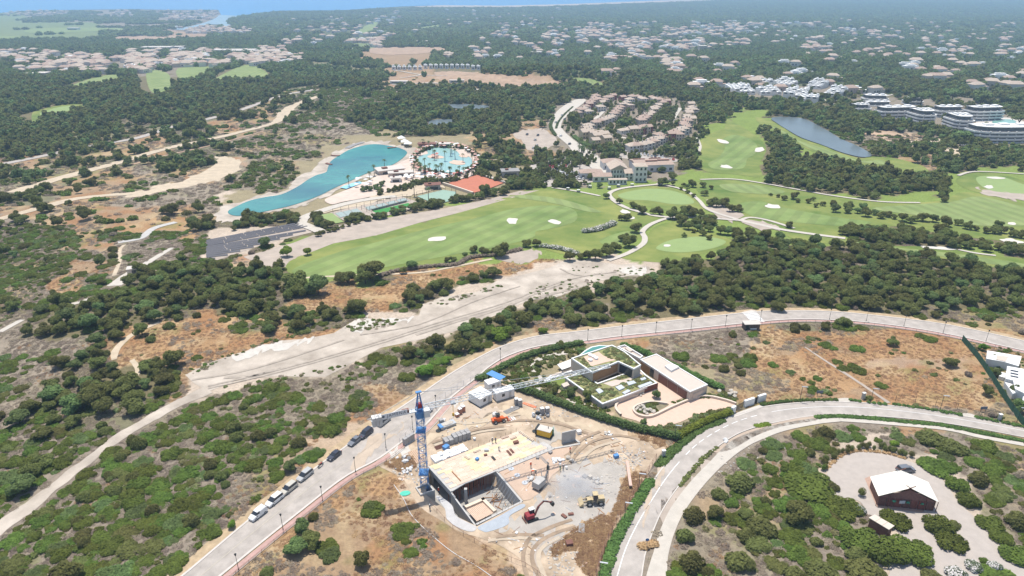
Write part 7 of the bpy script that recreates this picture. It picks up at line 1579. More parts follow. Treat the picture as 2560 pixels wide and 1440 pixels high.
PR['mound_m'] = [foliage('shrub', lobes_mound(90+s_, 6, .55), 150, .14, 90+s_) for s_ in range(4)]
PR['brush'] = [foliage('brushwood', lobes_mound(100+s_, 6, .5), 260, .11, 100+s_, core=False, zmin=-.1, aspect=.12) for s_ in range(4)]
PR['tuft'] = [foliage('grass_tuft', [(0, 0, .05, .6, .5), (.5, .2, 0, .4, .5), (-.4, .4, 0, .4, .5)], 90, .16, 110+s_, core=False, zmin=-.3, aspect=.12) for s_ in range(3)]
PR['far'] = [foliage('far_crown', [(0, 0, .3, .6, .9)]+[(math.cos(t+s_)*.6, math.sin(t+s_)*.6, .2+.12*((i+s_) % 3), .42, .9) for i, t in enumerate((0, 1.25, 2.5, 3.8, 5.0))], 34, .26, 120+s_) for s_ in range(4)]
PR['pine'] = [foliage('crown', [(math.cos(t)*q, math.sin(t)*q, .78+.1*math.sin(3*t+s_), .34, .5) for t, q in [(i*.9, .15+.62*((i*7) % 10)/10) for i in range(12)]], 420, .09, 130+s_, zmin=.5) for s_ in range(2)]
for k_, m_ in dict(mound='mound', shrub_d='mound_d', crown='oak', crown_m='oak', mound_m='mound', brush='brush', tuft='tuft', far='far', pine='pine').items():
    for me in PR[k_]: me.materials.append(LM[m_])
def mcopy(me, m):
    c = me.copy(); c.materials.clear(); c.materials.append(m); return c
trunk_mb = MB(); trunk_mb.tube((0, 0, -.3), (.02, 0, .5), .07, 6, .045)
for t in (0, 2.1, 4.2): trunk_mb.tube((.02, 0, .4), (.3*math.cos(t), .3*math.sin(t), .75), .035, 5, .02)
trunk_me = trunk_mb.mesh('trunk'); trunk_me.materials.append(M_bark)
palm_tr = MB(); palm_tr.tube((0, 0, -.05), (.01, 0, .5), .028, 6, .022); palm_tr.tube((.01, 0, .5), (0, 0, .9), .022, 6, .02); palm_tr = palm_tr.mesh('trunk'); palm_tr.materials.append(M_bark)
pb = MB(); r_ = random.Random(3)
for i in range(22):
    t = i*2.4; el = r_.uniform(-.2, 1.1); p = Vector((0, 0, .9)); d = Vector((math.cos(t), math.sin(t), 0)); up = math.sin(el); fw = math.cos(el); w_ = Vector((-d.y, d.x, 0))*.025; l_ = .085
    pts_ = [p]
    for j in range(3): pts_.append(pts_[-1]+(d*fw+Vector((0, 0, up-j*.75)))*l_)
    for j in range(3):
        a, b = pts_[j], pts_[j+1]; k0, k1 = [.5, 1, .8, .15][j], [.5, 1, .8, .15][j+1]; pb.add([a-w_*k0, a+w_*k0, b+w_*k1, b-w_*k1], [(0, 1, 2, 3)])
palm_cr = pb.mesh('crown'); at = palm_cr.attributes.new('tint', 'FLOAT', 'POINT'); at.data.foreach_set('value', rs.rand(len(palm_cr.vertices)).astype(np.float32)); palm_cr.materials.append(LM['palm'])
cyp = foliage('crown', [(0, 0, .15+.12*i, .10*math.sin(math.pi*(.25+.68*i/7))+.03, 1.6) for i in range(8)], 160, .05, 5); cyp.materials.append(LM['oak'])
def tree(u, v, w_, label, group, kind='oak', cat='tree', p=None, name=None, hk=None, me=None):
    """w_: crown width in metres"""
    p = W(u, v) if p is None else p
    nm = name or {'oak': 'oak_tree', 'palm': 'palm_tree', 'pine': 'umbrella_pine', 'cypress': 'cypress_tree', 'lime': 'young_tree'}[kind]
    e = empty(nm, p, rnd.uniform(0, 6.28), label, cat, group)
    if kind == 'palm': c_, t_, s_ = palm_cr, palm_tr, (w_, w_, w_)
    elif kind == 'cypress': c_, t_, s_ = cyp, trunk_me, (w_, w_, w_)
    elif kind == 'pine': c_, t_, s_ = rnd.choice(PR['pine']), trunk_me, (w_/2, w_/2, w_*.55)
    else: c_, t_, s_ = (me or rnd.choice(PR['crown_x'])), trunk_me, (w_/2, w_/2*rnd.uniform(.9, 1.1), w_/2*(hk or rnd.uniform(1.0, 1.25)))
    for nm_, m_ in (('crown', c_), ('trunk', t_)):
        o = bpy.data.objects.new(nm_, m_); COL.objects.link(o); o.parent = e; o.scale = s_
    return e
def shrub(u, v, w_, h, label, group=None, me=None, p=None, name='shrub', cat='shrub', rz=None, ar=1.0):
    p = W(u, v) if p is None else p
    o = bpy.data.objects.new(name, me or rnd.choice(PR['mound_x'])); COL.objects.link(o); o.location = p; o.scale = (w_/2, w_/2*ar, h/.75); o.rotation_euler = (0, 0, rnd.uniform(0, 6.28) if rz is None else rz)
    return tag(o, label, cat, group)
for k_, vs2 in dict(crown=('pine', 'mound_d'), crown_m=('pine', 'far', 'mound_d'), mound=('mound_d', 'pine'), mound_m=('mound_d',), shrub_d=('oak', 'brush')).items():
    PR[k_+'_x'] = list(PR[k_])+[mcopy(PR[k_][i % len(PR[k_])], LM[n_]) for i, n_ in enumerate(vs2)]
def SZ(w_, a, b): return 'small ' if w_ < a else ('' if w_ < b else 'large ')
# --- scattered cover
def gnodes(proto):
    ng = bpy.data.node_groups.new('spread', 'GeometryNodeTree'); ng.interface.new_socket('Geometry', in_out='INPUT', socket_type='NodeSocketGeometry'); ng.interface.new_socket('Geometry', in_out='OUTPUT', socket_type='NodeSocketGeometry')
    N = ng.nodes; L = ng.links; i = N.new('NodeGroupInput'); o = N.new('NodeGroupOutput'); oi = N.new('GeometryNodeObjectInfo'); oi.inputs['Object'].default_value = proto
    ip = N.new('GeometryNodeInstanceOnPoints'); sc_ = N.new('GeometryNodeInputNamedAttribute'); sc_.data_type = 'FLOAT_VECTOR'; sc_.inputs['Name'].default_value = 'sc'; ro = N.new('GeometryNodeInputNamedAttribute'); ro.data_type = 'FLOAT_VECTOR'; ro.inputs['Name'].default_value = 'ro'
    L.new(i.outputs[0], ip.inputs['Points']); L.new(oi.outputs['Geometry'], ip.inputs['Instance']); L.new(sc_.outputs[0], ip.inputs['Scale']); L.new(ro.outputs[0], ip.inputs['Rotation']); L.new(ip.outputs[0], o.inputs[0]); return ng
def spread(name, me, P, S, label):
    if not len(P): return
    proto = bpy.data.objects.new(name+'_source', me)
    m = bpy.data.meshes.new(name); m.vertices.add(len(P)); m.vertices.foreach_set('co', np.asarray(P, np.float32).ravel())
    a = m.attributes.new('sc', 'FLOAT_VECTOR', 'POINT'); a.data.foreach_set('vector', np.asarray(S, np.float32).ravel())
    rr = np.zeros((len(P), 3), np.float32); rr[:, 2] = rs.rand(len(P))*6.28; rr[:, 0] = rs.normal(size=len(P))*.06
    a = m.attributes.new('ro', 'FLOAT_VECTOR', 'POINT'); a.data.foreach_set('vector', rr.ravel()); m.update()
    o = bpy.data.objects.new(name, m); COL.objects.link(o); md = o.modifiers.new('spread', 'NODES'); md.node_group = gnodes(proto); tag(o, label, 'vegetation', None, 'stuff'); return o
def cand(y0, y1, cell):
    n0 = int((y1-y0)/cell); out = []
    xs = np.arange(-.86*(y1+40), .86*(y1+40), cell); ys = np.arange(y0, y1, cell); X, Y = np.meshgrid(xs, ys); X = X+(rs.rand(*X.shape)-.5)*cell*.95; Y = Y+(rs.rand(*Y.shape)-.5)*cell*.95
    k = np.abs(X) < .80*(Y+30); return X[k], Y[k]
covt = np.array([COVER[c] for c in CODES])
def free(X, Y, r_, allow=(0,)):
    ok = np.ones(len(X), bool)
    for dx, dy in ((0, 0), (1, 0), (-1, 0), (0, 1), (0, -1), (0, 2.6)):
        x, y = X+dx*r_, Y+dy*r_; u, v = proj(x, y, T(x, y)); ok &= np.isin(mask_at(u, v), allow)
    y = Y+2.6*Y/125*min(1.6, r_/1.6)*(Y > 300); u, v = proj(X, y, T(X, y)); ok &= ~np.isin(mask_at(u, v), (3, 4, 8, 9))
    return ok
def sample(y0, y1, cell, col, rad, wl, thin=1.0, seed=0, allow=(0,)):
    X, Y = cand(y0, y1, cell); k = np.isin(mask_at(*proj(X, Y, T(X, Y))), allow); X, Y = X[k], Y[k]; c = code_at(X, Y); cv = covt[c, col]*thin
    n_ = fbm(X, Y, wl, 200+seed, 2); q = np.clip((n_-.22)/.56, 0, 1)
    k = (q < cv) & (rs.rand(len(X)) < np.clip(cv*1.3+.35, 0, .97)); X, Y = X[k], Y[k]; k = free(X, Y, rad, allow); return X[k], Y[k], None
def individualise(X, Y, w_, h, limit, maker):
    Z = T(X, Y); u, v = proj(X, Y, Z); size = w_*FPX/(Y*math.cos(PITCH)-(Z-CH)*math.sin(PITCH)); vis = (u > 5) & (u < 2555) & (v > 5) & (v < 1440)
    od = np.argsort(-np.where(vis, size, 0)); top = od[:limit]; top = top[vis[top]]
    for i in top: maker(X[i], Y[i], Z[i], w_[i], h[i], u[i], v[i])
    k = np.ones(len(X), bool); k[top] = False; return k
def stuff(name, protos_, X, Y, w_, h, label, hs=.75, sink=.1):
    Z = T(X, Y)-sink; P = np.stack([X, Y, Z], 1); S = np.stack([w_/2, w_/2, h/hs], 1); k = rs.randint(0, len(protos_), len(X))
    for i, me in enumerate(protos_): spread(name, me, P[k == i], S[k == i], label)
    print(name, len(X))
def build_cover():
    # oaks
    A = [sample(100, 330, 5.4, 0, 1.4, 12, seed=1), sample(330, 620, 5.6, 0, 1.6, 18, seed=1), sample(620, 1050, 7.0, 0, 2.2, 30, seed=1)]
    X = np.concatenate([a[0] for a in A]); Y = np.concatenate([a[1] for a in A]); n = len(X)
    w_ = (4.6+4.2*rs.rand(n)**1.3)*np.where(Y < 330, .92, 1.05)*(1+.25*(Y > 620)); h = w_*(.55+.25*rs.rand(n))
    def mk(x, y, z, ww, hh, u, v):
        e = tree(0, 0, ww, SZ(ww, 5.5, 7)+'dark evergreen oak '+where(u, v), 'evergreen oaks in the scrub and woods', p=Vector((x, y, z-.2)), hk=hh/ww*1.55, name='evergreen_oak')
    k = individualise(X, Y, w_, h, 200, mk)
    near = k & (Y < 420); stuff('woodland', PR['crown_x'], X[near], Y[near], w_[near], h[near], 'dense dark green evergreen woodland', 1.1)
    far = k & ~(Y < 420); stuff('woodland', PR['crown_m_x'], X[far], Y[far], w_[far], h[far], 'dense dark green evergreen woodland in the middle distance', 1.0)
    # bright green mounds
    X, Y, c = sample(95, 330, 2.9, 2, 1.1, 10, seed=4); n = len(X); w_ = 2.4+3.8*rs.rand(n)**1.5; h = w_*(.28+.14*rs.rand(n))
    def mk(x, y, z, ww, hh, u, v): shrub(0, 0, ww, hh, SZ(ww, 3.8, 5)+'bright green mastic shrub '+where(u, v), 'mastic shrubs on the slopes', p=Vector((x, y, z-.1)))
    k = individualise(X, Y, w_, h, 240, mk); stuff('scrub', PR['mound_x'], X[k], Y[k], w_[k], h[k], 'low bright green scrub covering the slopes')
    X, Y, c = sample(330, 1050, 5.6, 2, 1.5, 14, seed=4); n = len(X); w_ = 4+3.5*rs.rand(n); stuff('scrub', PR['mound_m_x'], X, Y, w_, w_*.42, 'low green scrub in the middle distance')
    X, Y, c = sample(95, 330, 2.3, 2, .7, 5, .62, seed=21); n = len(X); w_ = 1.1+1.5*rs.rand(n); stuff('low_scrub', [mcopy(m, LM[q]) for m, q in zip(PR['mound_m'], ('mound', 'mound_d', 'roofp', 'oak'))], X, Y, w_, w_*.45, 'small mixed scrub between the larger shrubs')
    # dark bushes
    X, Y, c = sample(95, 330, 5.2, 1, 1.3, 12, seed=6); n = len(X); w_ = 2.4+3.0*rs.rand(n)**1.4; h = w_*(.5+.2*rs.rand(n))
    def mk(x, y, z, ww, hh, u, v): shrub(0, 0, ww, hh, SZ(ww, 3, 4.2)+'dark olive bush '+where(u, v), 'dark bushes on the slopes', rnd.choice(PR['shrub_d']), Vector((x, y, z-.1)), 'bush', 'bush')
    k = individualise(X, Y, w_, h, 170, mk); stuff('bushes', PR['shrub_d_x'], X[k], Y[k], w_[k], h[k], 'dark bushes dotted over the hillsides')
    X, Y, c = sample(330, 1050, 8, 1, 1.6, 16, seed=6); n = len(X); w_ = 3+3*rs.rand(n); stuff('bushes', [mcopy(m, LM['mound_d']) for m in PR['mound_m']], X, Y, w_, w_*.6, 'dark bushes in the middle distance')
    # grey twigs and straw
    X, Y, c = sample(92, 330, 1.35, 3, .5, 11, seed=8); n = len(X); w_ = 1.1+1.7*rs.rand(n)**1.5; stuff('brushwood', PR['brush'], X, Y, w_, w_*(.24+.14*rs.rand(n)), 'grey leafless brushwood between the shrubs')
    X, Y, c = sample(330, 850, 4.2, 3, 1, 18, seed=8); n = len(X); w_ = 2.2+2.5*rs.rand(n); stuff('brushwood', PR['brush'], X, Y, w_, w_*.4, 'grey brushwood in the middle distance')
    X, Y, c = sample(92, 280, 1.2, 4, .5, 9, seed=9); n = len(X); w_ = .9+1.3*rs.rand(n); stuff('dry_grass', PR['tuft'], X, Y, w_, w_*.38, 'tufts of straw coloured dry grass')
    # far woods
    X, Y, c = sample(1050, 2300, 11.5, 0, 3, 60, seed=1); n = len(X); w_ = 9+7*rs.rand(n); stuff('far_woods', PR['far'], X, Y, w_, 4+3.5*rs.rand(n), 'distant pine woods on the plain', .6)
    X, Y, c = sample(2300, 7300, 24, 0, 6, 130, seed=1); n = len(X); w_ = 19+14*rs.rand(n); stuff('far_woods', PR['far'], X, Y, w_, 4+5*rs.rand(n), 'far woods fading into haze by the coast', .6)
def far_houses():
    def vp(w_, d_, h, mw_, mr, wing_=True):
        m = MB(); m.box((0, 0, -2), (w_, d_, h+2)); 
        if wing_: m.box((w_*.5, -d_*.3, -2), (w_*.6, d_*.7, h*.6+2))
        m.cur = 1; x, y = w_/2+.5, d_/2+.5; 
        if mr is M_white: m.box((0, 0, h+.002), (w_*.6, d_*.6, 1.6))
        else: m.add([(-x, -y, h), (x, -y, h), (x, y, h), (-x, y, h), (-x*.5, 0, h+2.4), (x*.5, 0, h+2.4)], [(0, 1, 5, 4), (1, 2, 5), (2, 3, 4, 5), (3, 0, 4)])
        if wing_: m.box((w_*.5, -d_*.3, h*.6+.002), (w_*.62, d_*.72, .5))
        m.cur = 2
        for i in (-.3, 0, .3): m.box((w_*i, -d_/2-.05, 1.0), (w_*.14, .2, 1.8))
        me = m.mesh('villa'); [me.materials.append(q) for q in (mw_, mr, M_dark)]; return me
    wc = wallc('villa_white', (.66, .63, .58)); wb = wallc('villa_sand', (.56, .48, .40)); wp = wallc('villa_pink', (.55, .43, .37))
    vps = [(vp(16, 10, 6, wc, M_tile2), 'white villa with a sand-tile roof'), (vp(14, 10, 5.5, wc, M_tile), 'white villa with a brown tile roof'), (vp(18, 9, 5, M_white, M_white), 'bright white flat-roofed villa'), (vp(13, 11, 6, wb, M_tile2), 'sand-coloured villa with a tiled roof'), (vp(15, 9, 5, wp, M_tile), 'pinkish villa with a brown tiled roof')]
    zones = [(1450, 2050, 58, 128, 190, 'in the dense estate on the far plain'), (2050, 2560, 60, 150, 75, 'among the pines on the far right plain'), (1650, 2560, 128, 235, 85, 'scattered in the pine woods beyond the striped apartments'), (1000, 1500, 60, 120, 60, 'in the woods beyond the brown hilltop'), (1180, 1620, 112, 152, 34, 'in the trees just behind the brown hilltop'), (700, 1000, 40, 118, 50, 'in the woods near the far lagoon'), (1480, 1700, 145, 190, 22, 'in the cluster behind the village')]
    allh = []
    for u0, u1, v0, v1, n, wr in zones:
        t = 0
        while n > 0 and t < 4000:
            t += 1; u = rnd.uniform(u0, u1); v = rnd.uniform(v0, v1)
            if mask_at(u, v) != 0 or float(fbm(u, v*2.2, 60, 400, 2)) < .5: continue
            n -= 1; allh.append((u, v, wr)); mask_fill([(u-6, v-3), (u+6, v-3), (u+6, v+3), (u-6, v+3)], 8)
    U = np.array([a[0] for a in allh]); V_ = np.array([a[1] for a in allh]); x, y, z = WX(U, V_); od = np.argsort(y); G = []
    for r, i in enumerate(od):
        me, ds = rnd.choice(vps); s_ = rnd.uniform(.8, 1.25)
        if r < 235:
            o = bpy.data.objects.new('far_villa', me); COL.objects.link(o); o.location = (x[i], y[i], z[i]+.5); o.rotation_euler = (0, 0, rnd.uniform(-.5, .5)); o.scale = (s_, s_, s_*1.15); tag(o, ds+' '+where(U[i], V_[i]), 'house', 'villas scattered over the far plain')
        else: G.append((x[i], y[i], z[i]+1, s_*1.3))
    # towns too far away to tell houses apart
    for u0, u1, v0, v1, n in [(140, 660, 142, 168, 290), (0, 400, 148, 185, 120), (300, 700, 128, 148, 90), (0, 560, 28, 40, 170), (330, 560, 34, 50, 100), (430, 640, 68, 84, 150), (0, 150, 125, 150, 40), (650, 760, 120, 160, 60), (1000, 1130, 132, 146, 70), (870, 960, 100, 120, 60), (1480, 2050, 55, 128, 150), (2100, 2560, 50, 110, 50), (900, 1400, 22, 70, 60)]:
        U = rs.uniform(u0, u1, n); V_ = rs.uniform(v0, v1, n); ok = ~np.isin(mask_at(U, V_), (9, 4, 8, 3)) & (fbm(U, V_*3, 50, 500, 2) > .43); x, y, z = WX(U[ok], V_[ok]); G += [(a, b, c+1, rnd.uniform(.7, 1.1)*(1+b/9000)) for a, b, c in zip(x, y, z)]
        for a, b in zip(U[ok], V_[ok]): mask_fill([(a-4, b-2), (a+4, b-2), (a+4, b+2), (a-4, b+2)], 8)
    G = np.array(G); k = rs.choice(5, len(G), p=[.3, .25, .08, .2, .17])
    for i in range(5):
        g = G[k == i]; spread('distant_town', vps[i][0], g[:, :3], np.stack([g[:, 3]]*3, 1), 'distant town of pale houses too far off to tell apart')
    for nm, u, v, w_, d_, h, m, lb in [('warehouse', 395, 128, 70, 30, 10, M_kerb, 'long pale warehouse in the town'), ('warehouse', 445, 126, 30, 26, 9, M_redw, 'red building in the town'), ('warehouse', 590, 133, 90, 30, 8, M_white, 'white market hall in the town'), ('warehouse', 95, 192, 34, 18, 6, M_kerb, 'pale sports hall at the left edge'), ('warehouse', 185, 75, 40, 25, 9, M_white, 'white barn in the far fields'),
            ('warehouse', 640, 134, 110, 20, 7, M_stone, 'long low hall right of the market hall'), ('hotel', 1545, 152, 34, 16, 9, M_redw, 'red-walled country hotel with tiled roof'), ('warehouse', 1060, 108, 40, 14, 6, M_white, 'white school building in the woods'), ('warehouse', 1340, 137, 24, 16, 6, M_tile, 'domed hall with brown roof in the trees'), ('warehouse', 1755, 130, 18, 18, 14, M_stone, 'pale water tower block by the highway')]:
        e = empty(nm, W(u, v), .05, lb, 'building'); MB().box((0, 0, -2), (w_, d_, h+2)).build('wall', m, e); MB().box((0, 0, h), (w_+1, d_+1, .6)).build('roof', M_tile if nm == 'hotel' else M_kerb, e); MB().box((0, -d_/2-.1, 1.5), (w_*.85, .2, h*.35)).build('window_strip', M_dark, e)
far_houses()
# --- golf course trees, placed one by one
def zt(lst, ox, oy, k, wh_, kind='oak'):
    for a, b, w_ in lst:
        u, v = ox+a/k, oy+b/k; base = v+(w_/k)*.42; p = W(u, base); tree(0, 0, max(3.2, w_/k/ppm(p)*1.4), SZ(w_, 48, 68)+'round dark tree '+where(u, v), 'round trees of the golf course', kind, p=p, name='round_tree')
zt([(673, 80, 20), (728, 88, 28), (773, 105, 40), (845, 88, 60), (877, 125, 34), (952, 125, 42), (990, 112, 34), (1008, 158, 36), (1060, 145, 42), (1140, 145, 50), (1158, 185, 60), (1248, 160, 62), (1245, 192, 60), (1355, 170, 60), (1380, 215, 70), (1320, 198, 50), (1450, 210, 50), (1490, 230, 60), (1540, 225, 50), (1590, 245, 40), (1650, 250, 65), (1710, 265, 60), (1745, 255, 50), (1805, 250, 65), (1880, 255, 65), (1975, 285, 75), (2065, 285, 55), (2135, 310, 65), (2200, 330, 42), (2280, 345, 55), (2370, 300, 55), (2340, 340, 70), (2390, 340, 60), (2480, 365, 70), (2540, 380, 60)], 1700, 460, 2.977, 'in the long row dividing the two right-hand fairways')
zt([(1965, 110, 60), (220, 140, 60), (270, 145, 70), (320, 140, 70), (370, 182, 60), (425, 182, 60), (200, 265, 70), (60, 310, 70), (130, 325, 60), (210, 330, 60), (300, 345, 70), (355, 350, 70), (430, 365, 80), (100, 350, 30), (165, 365, 50), (30, 385, 30), (215, 400, 40), (805, 305, 50), (515, 380, 80)], 1700, 460, 2.977, 'beside the forking cart paths')
zt([(2195, 330, 75), (2105, 400, 70), (2150, 425, 100), (2050, 470, 80), (1985, 505, 90), (1900, 525, 90), (1850, 530, 70), (1790, 535, 60), (1710, 540, 75), (2475, 225, 90), (2380, 205, 60), (2330, 205, 50), (2245, 195, 70), (2190, 160, 60), (2080, 130, 45), (1980, 90, 50), (2095, 250, 50), (2135, 250, 60), (2540, 270, 90)], 850, 460, 2.977, 'along the pale paths in the middle of the course')
zt([(1385, 445, 60), (1465, 440, 60), (1200, 495, 110), (1150, 500, 60), (1080, 500, 70), (995, 485, 60), (930, 530, 40), (845, 560, 50), (800, 565, 40), (535, 600, 75), (470, 645, 50), (240, 640, 170), (190, 690, 120), (60, 690, 110), (0, 700, 90)], 850, 460, 2.977, 'on the lower rim of the driving range')
zt([(2370, 760, 150), (2200, 735, 150), (1060, 1085, 95), (720, 1155, 105), (435, 285, 80)], 0, 460, 2.977, 'standing apart in the dry grass left of the driving range')
zt([(135, 905, 120)], 850, 460, 2.977, 'alone in the dry grass above the pale valley bed')
zt([(240, 1200, 60), (310, 1210, 60), (350, 1190, 80), (480, 1200, 60), (1670, 1250, 120), (1750, 1260, 60), (1820, 1270, 70), (1810, 1180, 120), (1970, 1290, 60), (2020, 1310, 60), (2090, 1280, 100), (2220, 1290, 90), (2330, 1330, 60), (1930, 1340, 50), (2020, 1380, 60), (2240, 1400, 90), (2100, 1430, 60), (650, 1260, 60), (700, 1290, 60), (850, 1300, 80), (740, 1180, 110), (520, 1280, 60), (380, 1290, 60), (1500, 1150, 90), (1680, 1090, 90)], 1340, 220, 5.333, 'on the lawns in front of the clubhouse')
zt([(35, 350, 80), (90, 360, 80), (150, 370, 50), (95, 360, 50)], 1700+0, 460-50, 2.977, 'left of the practice green')
for u, v, w_, lb in [(718, 634, 36, 'yellow-green tree left of a pair at the tip of the driving range'), (769, 630, 27, 'yellow-green tree right of a pair at the tip of the driving range')]:
    p = W(u, v+8); tree(0, 0, w_/ppm(p), lb, None, 'lime', p=p, me=mcopy(PR['crown'][0], LM['lime']))
# belt of trees between courts and driving range, and other hedgerows
def belt(pts, n, wpx, off, wh_, me=None, jit=6):
    q = catmull(pts, 10)
    for i in range(n):
        f = (i+.5)/n*(len(q)-1); a = q[int(f)]; u, v = a.x+rnd.uniform(-jit, jit), a.y+rnd.uniform(-jit, jit)*.6; p = W(u, v); jw_ = rnd.uniform(.75, 1.25); tree(0, 0, wpx*jw_/ppm(p), SZ(jw_, .9, 1.1)+'dark leafy tree '+where(u, v), 'leafy trees bordering the golf course', p=p, hk=1.0, me=me)
belt([(870, 552), (930, 548), (990, 535), (1060, 520), (1130, 508), (1200, 495), (1280, 474), (1335, 458)], 60, 24, 0, 'in the belt between the sports courts and the driving range')
belt([(1270, 462), (1300, 452), (1340, 446)], 14, 20, 0, 'at the upper end of the belt by the car park')
belt([(590, 575), (640, 562), (700, 550), (745, 545), (730, 556)], 26, 24, 0, 'between the solar field and the lake', jit=9)
belt([(2112, 582), (2150, 584), (2200, 590), (2260, 598), (2330, 606), (2400, 612), (2460, 622), (2540, 632)], 58, 30, 0, 'in the dense clump between the right-hand fairways', jit=12)
belt([(790, 590), (840, 575), (900, 560)], 10, 18, 0, 'right of the solar field', jit=4)
for k in range(34): p = W(rnd.choice([rnd.uniform(1045, 1130), rnd.uniform(1030, 1190)]), rnd.choice([rnd.uniform(436, 446), rnd.uniform(372, 440)])); tree(0, 0, rnd.uniform(7, 9), 'slender palm beside the lagoon pool', 'palms round the lagoon pool', 'palm', p=p)
for k in range(34):
    u, v = rnd.choice([(rnd.uniform(1340, 1450), rnd.uniform(395, 450)), (rnd.uniform(1435, 1520), rnd.uniform(378, 402)), (rnd.uniform(1440, 1560), rnd.uniform(385, 425)), (rnd.uniform(1600, 1680), rnd.uniform(300, 390))]); tree(u, v, rnd.uniform(8, 11), 'tall palm '+where(u, v), 'palms round the clubhouse and village', 'palm')
for u, v, w_ in [(873, 468, 8), (936, 440, 8), (962, 425, 8), (1036, 492, 9), (1072, 505, 9), (925, 458, 8)]: tree(u, v, w_, 'single palm between the lake terraces and the courts', 'palms by the lake terraces', 'palm')
for u, v in [(955, 466), (940, 474), (925, 478), (948, 480), (910, 480)]: p = W(u, v); tree(0, 0, 22/ppm(p), 'bushy green tree beside the narrow lap pool', 'green trees by the lap pool', p=p, me=mcopy(PR['crown'][1], LM['pine']))
for u, v, w_ in [(2385, 345, 40), (2400, 340, 46), (2425, 338, 36), (2365, 335, 30), (2330, 352, 30), (2250, 325, 24), (2300, 338, 22), (2170, 330, 26), (2140, 318, 26), (2210, 318, 22), (2440, 352, 30), (2545, 300, 60), (2530, 250, 50), (2450, 245, 60), (2380, 236, 50), (2300, 248, 60), (2230, 270, 26)]: p = W(u, v+w_*.3); tree(0, 0, w_/ppm(p), SZ(w_, 27, 42)+'flat-topped umbrella pine '+where(u, v), 'umbrella pines near the striped apartments', 'pine', p=p)
def fillpx(poly, n, fn):
    P = [p for p in poly]; x0, x1 = min(p[0] for p in P), max(p[0] for p in P); y0, y1 = min(p[1] for p in P), max(p[1] for p in P); k = 0; t = 0
    while k < n and t < n*30:
        t += 1; u, v = rnd.uniform(x0, x1), rnd.uniform(y0, y1)
        if in_poly(P, u, v) and mask_at(u, v) not in (3, 5, 9, 8, 4, 6, 7): fn(u, v); k += 1
# village greenery, clustered shrubs between houses
gv = []
for a_, b_, c_, d_ in [(1545, 262, 1500, 320), (1585, 258, 1545, 318), (1650, 285, 1615, 330), (1690, 270, 1668, 330), (1500, 265, 1470, 300), (1745, 250, 1750, 330)]:
    for t_ in range(26): gv.append((a_+(c_-a_)*t_/25+rnd.uniform(-5, 5), b_+(d_-b_)*t_/25))
fillpx([(1380, 300), (1470, 240), (1760, 240), (1780, 330), (1745, 400), (1690, 390), (1500, 415), (1400, 330)], 420, lambda u, v: gv.append((u, v)))
fillpx([(1325, 470), (1340, 395), (1430, 385), (1520, 400), (1450, 470)], 160, lambda u, v: gv.append((u, v)))
for _ in range(130): gv.append((rnd.uniform(1335, 1440), rnd.uniform(392, 455)))
for _ in range(90): gv.append((rnd.uniform(1440, 1600), rnd.uniform(372, 412)))
x, y, z = WX(np.array([g[0] for g in gv]), np.array([g[1] for g in gv])); n = len(x); w_ = 2.6+3*rs.rand(n); stuff('village_gardens', PR['crown_m'], x, y, w_, w_*.8, 'trees and garden shrubs between the village houses', 1.0)
gv = []; fillpx([(960, 440), (1200, 430), (1260, 455), (1110, 460), (1040, 480), (900, 505), (870, 500), (940, 470)], 110, lambda u, v: gv.append((u, v)))
fillpx([(1180, 380), (1290, 420), (1330, 440), (1280, 450), (1200, 440), (1190, 400)], 120, lambda u, v: gv.append((u, v)))
for k in range(90): t = rnd.uniform(0, 6.28); gv.append((1114+math.cos(t)*rnd.uniform(70, 84), 404+math.sin(t)*rnd.uniform(32, 40)))
x, y, z = WX(np.array([g[0] for g in gv]), np.array([g[1] for g in gv])); n = len(x); w_ = 2.0+2.4*rs.rand(n); stuff('club_planting', PR['crown_m'], x, y, w_, w_*.8, 'planting between the terraces of the beach club', 1.0)
# --- hedges
def hedge(pts, w_, h, m, label, ln=1.1, cat='hedge', name='hedge', dens=46, wob=.15, closed=False):
    P = world_line(pts, 8); d = np.concatenate([[0], np.cumsum(np.linalg.norm(np.diff(P, axis=0), axis=1))]); n = max(2, int(d[-1]/ln)); p0 = on_line(P, d, 0); z0 = float(T(*p0)); lob = []
    for i in range(n+1):
        q = on_line(P, d, d[-1]*i/n); z = float(T(*q))-z0
        for s_ in ((-.22, .22) if w_ > 1.3 else (0,)): lob.append((q[0]-p0[0]+rnd.uniform(-wob, wob)+s_*w_, q[1]-p0[1]+rnd.uniform(-wob, wob), z+h*.45, w_*rnd.uniform(.42, .55), (h*.55)/(w_*.48)))
    me = foliage(name, lob, int(len(lob)*dens), .2, int(pts[0][0]), zmin=-50); me.materials.append(m); o = bpy.data.objects.new(name, me); COL.objects.link(o); o.location = (p0[0], p0[1], z0); tag(o, label, cat)
    A = offset_line(P, -w_/2); B = offset_line(P, w_/2); Q = np.concatenate([A, B[::-1]]); u, v = proj(Q[:, 0], Q[:, 1], T(Q[:, 0], Q[:, 1])); mask_fill(np.stack([u, v], 1), 5); return o
hedge([(1282, 972), (1340, 990), (1390, 1010), (1450, 1032), (1520, 1056), (1580, 1074), (1640, 1088), (1690, 1098)], 1.7, 2.2, LM['hedge'], 'long dark clipped hedge between the building site and the villa garden')
hedge([(1695, 1096), (1740, 1070), (1780, 1052), (1822, 1038)], 1.6, 1.7, LM['lime'], 'yellow-green hedge between the villa forecourt and the estate road')
hedge([(1200, 950), (1250, 925), (1300, 900), (1360, 880), (1420, 868), (1450, 862)], 1.8, 1.8, LM['hedge'], 'dark hedge along the hill road side of the villa garden')
